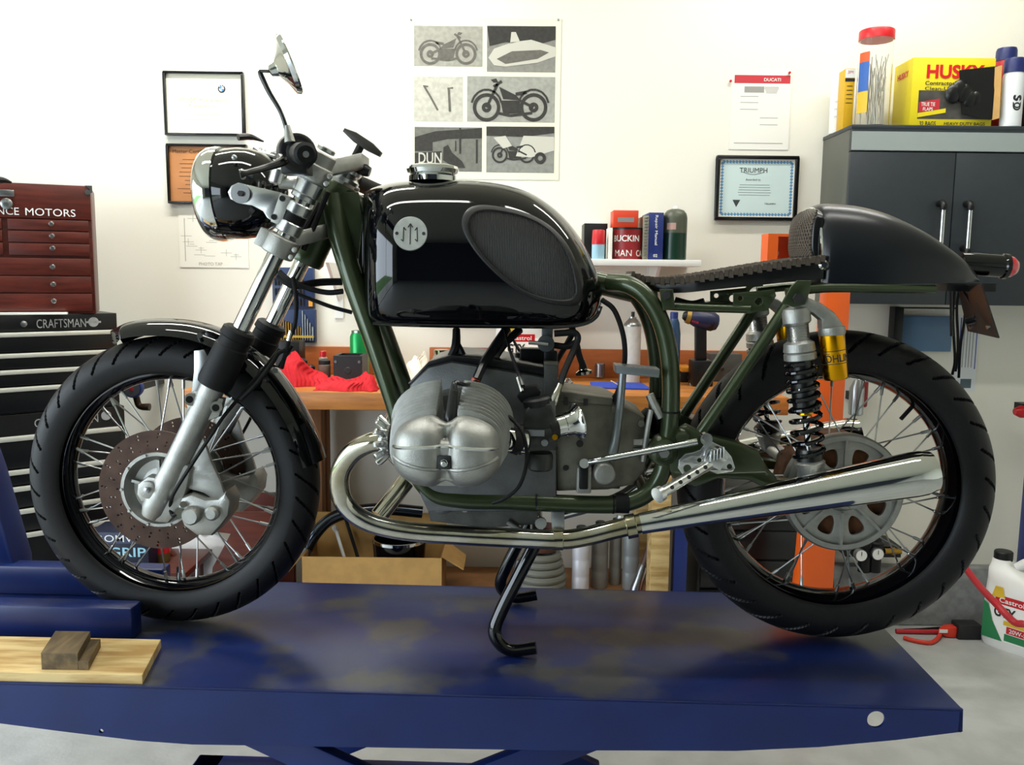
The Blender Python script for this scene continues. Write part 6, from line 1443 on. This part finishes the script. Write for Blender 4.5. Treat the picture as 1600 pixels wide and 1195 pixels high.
for k, (a, bq, tp, bt, yy, colr, lb) in enumerate(specs):
    base = Vector((Y((a+bq)/2, bt, yy).x, yy, ZS)); rr = mpx((bq-a)/2, base); hh = .24
    cyl_thing('storage_can', lb, 'can', base, rr, hh, [(0, .96), (.01, 1), (.25, 1), (.26, .97), (.28, 1), (.5, 1), (.51, .97), (.53, 1), (.86, 1), (.92, .8)], mat('tin%d' % k, colr, .4, .2, noise=.08, scale=30), [('cap', [(.9, .6), (.99, .6), (1, .5)], BLKP)], group='cans on the lower shelf')
base = Vector((Y(990, 922, 2.86).x, 2.86, ZS)); tp = Y(1018, 852, 2.9)
t = thing('jack_handle', 'leaning steel jack handle with brown grip by the bench leg', 'tool', base); MB().lathe([(.006, .016), (.03, .02), (.06, .017), (.10, .017), (.12, .013)], base+Z*.01, tp-base, 18).build('shaft', STEEL, t); d_ = (tp-base); MB().lathe([(d_.length*.55, .013), (d_.length*.62, .018), (d_.length, .018)], base, d_, 18).build('grip', mat('grip_brown', '4a2e26', .5), t)
# dark blue post between bench and rear wheel
p0 = Y(1062, 860, 2.75); t = thing('blue_post', 'dark blue steel post standing by the bench end behind the rear wheel', 'post', (p0.x, p0.y, 0)); MB().b2((p0.x-.022, 2.73, .01), (p0.x+.022, 2.77, Y(1062, 790, 2.75).z)).build('column', mat('post_blue', '1b2d6e', .4), t, bevel=.003); MB().b2((p0.x-.05, 2.70, 0), (p0.x+.05, 2.80, .012)).build('foot_plate', mat('post_blue', '1b2d6e', .4), t)
# ================================================================ engine hoist, dark boxes, gauges behind the rear wheel
hy = 2.62; a = Y(1272, 880, hy); top = Y(1303, 480, hy)
t = thing('engine_hoist', 'orange engine hoist mast standing behind the rear wheel', 'hoist', (a.x, hy, 0)); wd = mpx(29, a)
lo = Y(1272, 910, hy)
dv = (top-a); n_ = Vector((1, 0, 0))
low = a-dv*((a.z-.06)/dv.z); hi = a+dv*((1.42-a.z)/dv.z)
MB().loft([[p+Vector((sx*wq, sy*.03, 0)) for sx, sy in ((-1, -1), (1, -1), (1, 1), (-1, 1))] for p, wq in ((low, wd*1.05), (hi, wd*.56))]).build('mast', ORANGE, t, bevel=.004)
MB().b2((low.x-.05, hy-.05, 0), (low.x+.05, hy+.05, .06)).build('mast_foot', ORANGE, t, bevel=.004)
MB().b2((low.x-.035, hy+.05, .03), (low.x+.035, hy+.24, .09)).build('floor_leg', ORANGE, t, bevel=.004)
for s in (-.30, .30): MB().lathe([(-.015, .03), (.015, .03)], (low.x, hy+.2 if s < 0 else hy+.08, .03), X, 16).build('caster', BLKP, t)
bo = Y(1225, 385, hy)
bz0, bz1 = Y(1225, 412, hy).z, Y(1225, 366, hy).z; bx0, bx1 = Y(1195, 390, hy).x, Y(1300, 390, hy).x
m = MB().b2((bx0, hy-.03, bz1-.008), (bx1, hy+.04, bz1)).b2((bx0, hy-.03, bz0), (bx1, hy+.04, bz0+.008)).b2((bx0, hy-.03, bz0+.008), (bx0+.03, hy+.04, bz1-.008)).b2((bx0+.03, hy+.032, bz0+.008), (bx1, hy+.04, bz1-.008)); m.build('boom_head', ORANGE, t)
MB().lathe([(0, .010), (.004, .010)], (Y(1221, 396, hy-.03).x, hy+.031, (bz0+bz1)/2-.012), YA*-1, 14).build('boom_pin', WHITE, t)
MB().b2((Y(1238, 396, hy).x, hy-.02, bz0+.009), (Y(1252, 396, hy).x, hy+.02, bz0+.06)).build('boom_label', NAVY, t)
# black battery charger left of the mast, foot level
l, r = Y(1090, 870, 2.9).x, Y(1246, 870, 2.9).x; zt_ = Y(1190, 770, 2.9).z
t = thing('black_cabinet', 'low black steel parts cabinet behind the rear wheel beside the hoist', 'cabinet', ((l+r)/2, 3.0, 0)); MB().b2((l, 2.9, 0), (r, 3.15, zt_)).build('body', CMX, t, bevel=.005)
for k in range(5): d = MB().b2((l+.01, 2.888, .03+(zt_-.05)*k/5), (r-.01, 2.9, .03+(zt_-.05)*(k+1)/5-.008)).build('drawer', BLKS, t, bevel=.002); MB().b2(((l+r)/2-.03, 2.88, .03+(zt_-.05)*(k+.6)/5), ((l+r)/2+.03, 2.889, .03+(zt_-.05)*(k+.7)/5)).build('handle', BLKP, d)
# compressed air regulator with two gauges on the wall
yy = 3.0; t = thing('air_regulator', 'compressed air filter regulator with two round gauges on a stand', 'regulator', (Y(1360, 880, yy).x, WY, Y(1360, 905, yy).z))
for px in (1352, 1368):
    c0 = Y(px, 855, yy+.05); MB().lathe([(-.09, .022), (-.03, .022), (-.025, .028), (.02, .028), (.025, .02), (.05, .018)], c0, Z, 20).build('filter_bowl', BLKP, t)
for px, py in ((1346, 868), (1372, 866)):
    c0 = Y(px, py, yy); g_ = MB().lathe([(0, .022), (.012, .023), (.02, .021)], c0+Vector((0, .02, 0)), YA*-1, 28).build('gauge', STEEL, t)
    MB().lathe([(0, .0195), (.001, .0195)], c0+Vector((0, -.0008, 0)), YA*-1, 24).build('gauge_face', WHITE, g_); MB().b2(c0+Vector((-.001, -.003, 0)), c0+Vector((.001, -.002, .015))).build('needle', INK, g_)
c0 = Y(1395, 861, yy+.04); MB().cyl(c0-X*.03, c0+X*.03, .010, 12).cyl(c0-X*.006, c0+X*.008, .014, 6).build('brass_fitting', mat('brass', 'b08a3c', .3, 1), t)
c0 = Y(1365, 862, yy+.06); MB().b2(c0+Vector((-.10, 0, -.02)), Vector((c0.x+.10, WY, c0.z+.02))).build('mount_bar', BLKP, t)
c0 = Y(1309, 866, 3.05); t = thing('socket_box', 'small white electrical box on the wall beside the hoist', 'electrical box', (c0.x, WY, c0.z-.05)); MB().b2((c0.x-.03, 3.15, c0.z-.05), (c0.x+.03, WY, c0.z+.05)).build('box_body', WHITE, t, bevel=.004)
m = MB().b2((c0.x-.012, 3.148, c0.z-.02), (c0.x+.012, 3.151, c0.z-.012)); m.build('slot', INK, t); MB().tube([(c0.x+.02, 3.16, c0.z-.04), (c0.x+.03, 3.15, c0.z-.2), (c0.x+.06, 3.14, c0.z-.4)], .006, 8).build('cord', RUB, t)
# silver and red extinguisher-like cans seen through the spokes
c0 = Y(1342, 620, 3.1); base = Vector((c0.x, 3.12, Y(1342, 650, 3.1).z)); t = thing('silver_canister', 'silver canister hung on the wall behind the rear wheel', 'canister', base); MB().lathe([(0, .02), (.005, .026), (.10, .026), (.13, .012), (.15, .010)], base, Z, 20).build('cylinder', STEEL, t); MB().b2(base+Vector((-.01, .02, .05)), (base.x+.01, WY, base.z+.08)).build('wall_clip', BLKP, t)
base = Vector((Y(1356, 620, 3.1).x, 3.14, Y(1356, 638, 3.1).z)); t = thing('red_canister', 'narrow red canister hung beside the silver one', 'canister', base); MB().lathe([(0, .012), (.004, .015), (.09, .015), (.10, .008)], base, Z, 16).build('cylinder', mat('dark_red', '8e1820', .4), t); MB().b2(base+Vector((-.008, .012, .03)), (base.x+.008, WY, base.z+.06)).build('wall_clip', BLKP, t)
# ---------------------------------------------------------------- below the wall cabinet
x0, z0, x1, z1 = wrect(1406, 494, 1488, 549, .03); zc = Y(1400, 479, WY-.03).z
t = thing('blue_board', 'blue grey notice board with black side post below the wall cabinet', 'board', ((x0+x1)/2, WY, z0))
MB().b2((x0, WY-.03, z0), (x1, WY-.001, z1)).build('panel', mat('board_blue', '54779a', .35, noise=.2, scale=4), t, bevel=.002)
px0, px1 = Y(1394, 500, WY-.03).x, Y(1408, 500, WY-.03).x; MB().b2((px0, WY-.05, z0-.06), (px1, WY-.001, min(cbot-.001, zc))).build('side_post', BLKP, t, bevel=.002); MB().b2((px1, WY-.05, min(cbot-.001, zc)-.006), (x1, WY-.04, min(cbot-.001, zc))).build('top_bar', BLKP, t)
t, x0, z0, x1, z1 = page('wall_planner', 'narrow white wall planner with blue columns and small photo below the cabinet', (1493, 492, 1527, 612), mat('planner_white', 'dfe3e6', .7)); y = WY-.0030; w_, h_ = x1-x0, z1-z0
BLC = mat('column_blue', '36469c', .6)
m = MB()
for fx, fw in ((.12, .05), (.88, .04)): m.b2((x0+w_*fx, y, z0+h_*.3), (x0+w_*(fx+fw), y+.0004, z1-.01))
m.build('column', BLC, t, smooth=False); m = MB()
for fx in (.3, .45, .58, .72): m.b2((x0+w_*fx, y, z0+h_*.32), (x0+w_*(fx+.04), y+.0004, z1-.02))
m.build('column_print', mat('grey_print', '9c9a96', .8), t, smooth=False); MB().b2((x0+w_*.3, y, z0+h_*.05), (x0+w_*.8, y+.0004, z0+h_*.17)).build('small_photo', mat('photo_teal', '4c5d66', .5), t)
# blue post with red knob at the right edge
bq = Y(1596, 870, 3.06); t = thing('blue_stand', 'dark blue steel stand with red knob behind the oil jug', 'stand', (bq.x+.03, 3.08, 0)); MB().b2((bq.x, 3.04, .02), (bq.x+.06, 3.09, Y(1597, 650, 3.06).z)).build('column', mat('post_blue', '1b2d6e', .4), t, bevel=.004); MB().b2((bq.x, 3.035, 0), (bq.x+.10, 3.10, .02)).build('base_plate', mat('post_blue', '1b2d6e', .4), t)
MB().lathe([(-.02, .012), (0, .022), (.02, .022), (.026, .012)], Y(1594, 643, 3.04), X, 18).build('knob', RED, t); MB().b2(Y(1596, 650, 3.04), Y(1606, 628, 3.09)).build('top_cap', BLKP, t)
# ---------------------------------------------------------------- oil jug, cords on the floor at the right
jo = G(1572, 1012, 0); js = (Y(1556, 868, jo.y).z)/.305
oil_bottle('oil_jug', 'big white motor oil jug standing on the concrete floor', Vector((Y(1590, 1000, jo.y).x, jo.y, 0)), js*1.0, math.radians(-54))
def floor_cable(name, label, pts, r, mt, cat='cord'):
    return tag(MB().tube(pts, r, 10).build(name, mt), label, cat)
RC = mat('cord_red', 'b3212b', .5); ORC = mat('cord_orange', 'd8361f', .5)
f = lambda px, py, r: G(px, py, r)
floor_cable('red_hose', 'thick red air hose hanging in front of the oil jug', [Y(1506, 884, 3.06), Y(1530, 915, 2.9), Y(1558, 945, 2.72), Y(1585, 972, 2.66), Y(1612, 985, 2.62), Vector((1.75, 2.6, .02)), Vector((1.95, 2.7, .012))], .0115, RC, 'hose')
floor_cable('extension_cord', 'red extension cord running along the wall foot', [f(1400, 986, .009), f(1460, 987, .009), f(1520, 986, .009), f(1560, 985, .009), f(1600, 984, .009)], .009, RC)
p_ = Y(1468, 985, 3.06)
floor_cable('extension_cord', 'bright orange cord looping on the floor below the red plug', [f(1412, 996, .008), f(1430, 1001, .008), f(1452, 1004, .008), f(1462, 1000, .008), f(1468, 993, .012), Vector((p_.x+.004, p_.y, .018))], .0075, ORC)
p = f(1484, 985, .0); p.y = 3.06; p.x = Y(1468, 985, 3.06).x; t = thing('power_plug', 'orange plug pushed into a black power block on the floor', 'plug', (p.x+.04, p.y, 0)); MB().loft([[Vector((p.x+x_, p.y+sy*hw_, zc_+sz*hh_)) for sy, sz in ((-1, -1), (1, -1), (1, 1), (-1, 1))] for x_, hw_, zc_, hh_ in ((0, .008, .02, .008), (.02, .016, .022, .018), (.055, .018, .022, .02))]).build('plug_body', ORC, t, bevel=.003); MB().b2((p.x+.055, p.y-.03, 0), (p.x+.14, p.y+.03, .055)).build('power_block', INK, t, bevel=.004)
MB().b2((p.x-.01, p.y-.02, .022), (p.x+.02, p.y-.017, .034)).build('cord_tag', WHITE, t)
floor_cable('power_cable', 'thin black cord lying behind the orange plug', [f(1412, 984, .005), f(1440, 983, .005), f(1470, 981, .005), f(1500, 981, .006)], .005, RUB)
# ================================================================ seen through the front wheel
yy = 2.60; l, r = Y(138, 860, yy).x, Y(232, 860, yy).x; zt_ = Y(200, 832, yy).z
t = thing('glove_carton', 'dark blue carton with white and pale blue lettering on the floor stool', 'box', ((l+r)/2, yy+.06, zt_-.12)); MB().b2((l, yy, zt_-.12), (r, yy+.12, zt_)).build('carton', mat('carton_navy', '151a30', .45), t, bevel=.002)
MB().b2((l, yy-.001, zt_-.035), (r, yy, zt_-.002)).build('carton_band', mat('band_grey', '40465f', .5), t); MB().text('ROMVIA', ((l+r)/2+.01, yy-.0015, zt_-.019), X, Z, (r-l)*.8, .022, .0004).build('band_lettering', WHITE, t, smooth=False); MB().text('GRIP', ((l+r)/2+.028, yy-.0015, zt_-.062), X, Z, (r-l)*.62, .03, .0004).build('carton_lettering', mat('letter_pale', '9fd0e0', .5), t, smooth=False)
t2 = thing('floor_stool', 'low dark stool holding the navy carton', 'stool', ((l+r)/2+.1, yy+.1, 0)); MB().b2((l-.02, yy-.02, zt_-.14), (r+.12, yy+.22, zt_-.12)).build('seat_board', WOODR, t2, bevel=.003)
for sx in (l+.02, r+.08):
    for sy in (yy, yy+.18): MB().b2((sx-.015, sy-.01, 0), (sx+.015, sy+.02, zt_-.14)).build('leg', WOODR, t2)
base = Vector((Y(256, 880, 2.7).x, 2.69, zt_-.12)); t = cyl_thing('red_label_can', 'small can with red and brass label beside the navy carton', 'can', base, .024, .10, [(0, .95), (.02, 1), (.95, 1), (1, .9)], mat('can_brassy', '7a6a3c', .4, .4), [('red_band', [(.3, 1.01), (.7, 1.01)], RED), ('lid', [(.96, .9), (1.02, .9), (1.03, .8)], STEEL)])
# mahogany cradle with white bag
WRK = mat('cradle_red', '6a2a18', .5, noise=.3, scale=10, stretch=(1, 6, 6)); yy = 2.75
o_ = [(252, 905), (258, 850), (280, 872), (300, 893), (318, 898), (334, 885), (350, 855), (362, 832), (330, 828), (330, 800), (430, 800), (430, 905)]
x_, z_ = zip(*[(Y(px, py, yy).x, Y(px, py, yy).z) for px, py in o_]); zfl = min(z_)
t = thing('wooden_cradle', 'reddish wooden cradle with curved cut-out behind the front wheel', 'cradle', (sum(x_)/len(x_), yy, 0)); pts = [(a, c if c > zfl+.03 else 0.0) for a, c in zip(x_, z_)]
MB().plate(pts, [], (0, yy, 0), X, Z, .03, .003).build('front_board', WRK, t); MB().plate(pts, [], (0, yy+.25, 0), X, Z, .03, .003).build('rear_board', WRK, t); MB().b2((max(x_)-.03, yy+.015, .0), (max(x_), yy+.235, .1)).build('stretcher', WRK, t)
c0 = Y(310, 850, 2.85); rd = random.Random(3); t = thing('plastic_bag', 'bulging white plastic bag lying in the wooden cradle', 'bag', (c0.x, 2.875, 0)); rings = []
for i in range(17):
    th_ = PI*i/16; rings.append([Vector((c0.x+.16*math.sin(th_)**.8*math.cos(2*PI*j/24)*(1+.08*rd.random()), 2.875+.085*math.sin(th_)**.8*math.sin(2*PI*j/24), (c0.z+.02)*(.5-.5*math.cos(th_))*(1+.03*rd.random()))) for j in range(24)])
MB().loft(rings).build('bag_film', mat('bag_film', 'e6eaf2', .35, bump=.5, bscale=60), t, ang=180); MB().tube([rings[-1][0], rings[-1][0]+Vector((.02, 0, .02))], .008, 8, 1).build('bag_knot', mat('bag_film', 'e6eaf2'), t)
# tyre inflator gauge on the cabinet side
c0 = Y(206, 607, 2.95); t = thing('inflator_gauge', 'round blue inflator gauge with brass nozzle hung beside the tool cabinet', 'gauge', (c0.x, WY, c0.z-.05)); g_ = MB().lathe([(0, .030), (.02, .034), (.03, .032)], c0+Vector((0, .03, 0)), YA*-1, 28).build('gauge_body', NAVY, t); MB().lathe([(0, .028), (.001, .028)], c0+Vector((0, -.0005, 0)), YA*-1, 28).build('dial', mat('dial_dark', '4b4e55', .3), g_); MB().b2(c0+Vector((-.004, -.003, -.006)), c0+Vector((.004, -.001, .006))).build('dial_mark', RED, g_)
MB().tube([c0+Vector((0, .03, -.03)), Y(218, 634, 2.98), Y(234, 636, 2.98)], [.011, .011, .013], 12).build('nozzle', mat('nozzle_dark', '3a2c22', .4, .5), t); MB().b2(c0+Vector((-.012, .03, -.012)), (c0.x+.012, WY, c0.z+.012)).build('hook_bar', BLKP, t)
# ================================================================ wood on the lift deck
q0 = G(0, 1069, ZT); q1 = G(223, 1069, ZT); q2 = G(252, 1012, ZT)
h_ = .019
t = thing('pine_board', 'pale pine board lying on the front of the lift deck', 'board', (q1.x-.25, (q1.y+q2.y)/2, ZT))
lf = Vector((q1.x-.75, q1.y+.013, ZT)); f0 = Vector((q1.x, q1.y, ZT)); f1 = Vector((q2.x, q2.y, ZT)); lb = Vector((q1.x-.75, q2.y+.013, ZT))
MB().loft([[lf, f0, f1, lb], [p+Z*h_ for p in (lf, f0, f1, lb)]]).build('plank', PINE, t, bevel=.0012, smooth=False)
z1 = ZT+h_; a = G(65, 1046, z1); bb = G(139, 1047, z1); cc_ = G(157, 1018, z1); dd_ = G(88, 1010, z1)
t = thing('wood_block', 'weathered stepped offcut block sitting on the pine board', 'block', ((a+cc_)/2).to_tuple()); hh = .034
d2 = (dd_-a); br = bb+d2
wv_ = (bb-a)
def bl(u, v, z): return a+wv_*u+d2*v*1.0+Z*z
MB().loft([[bl(0, 0, 0), bl(.78, 0, 0), bl(.78, 1, 0), bl(0, 1, 0)], [bl(0, 0, hh), bl(.78, 0, hh), bl(.78, 1, hh), bl(0, 1, hh)]]).build('block_body', OLDWOOD, t, bevel=.001, smooth=False)
MB().loft([[bl(.78, 0, 0), bl(1, 0, 0), bl(1, 1, 0), bl(.78, 1, 0)], [bl(.78, 0, hh*.52), bl(1, 0, hh*.52), bl(1, 1, hh*.52), bl(.78, 1, hh*.52)]]).build('block_step', OLDWOOD, t, bevel=.001, smooth=False)
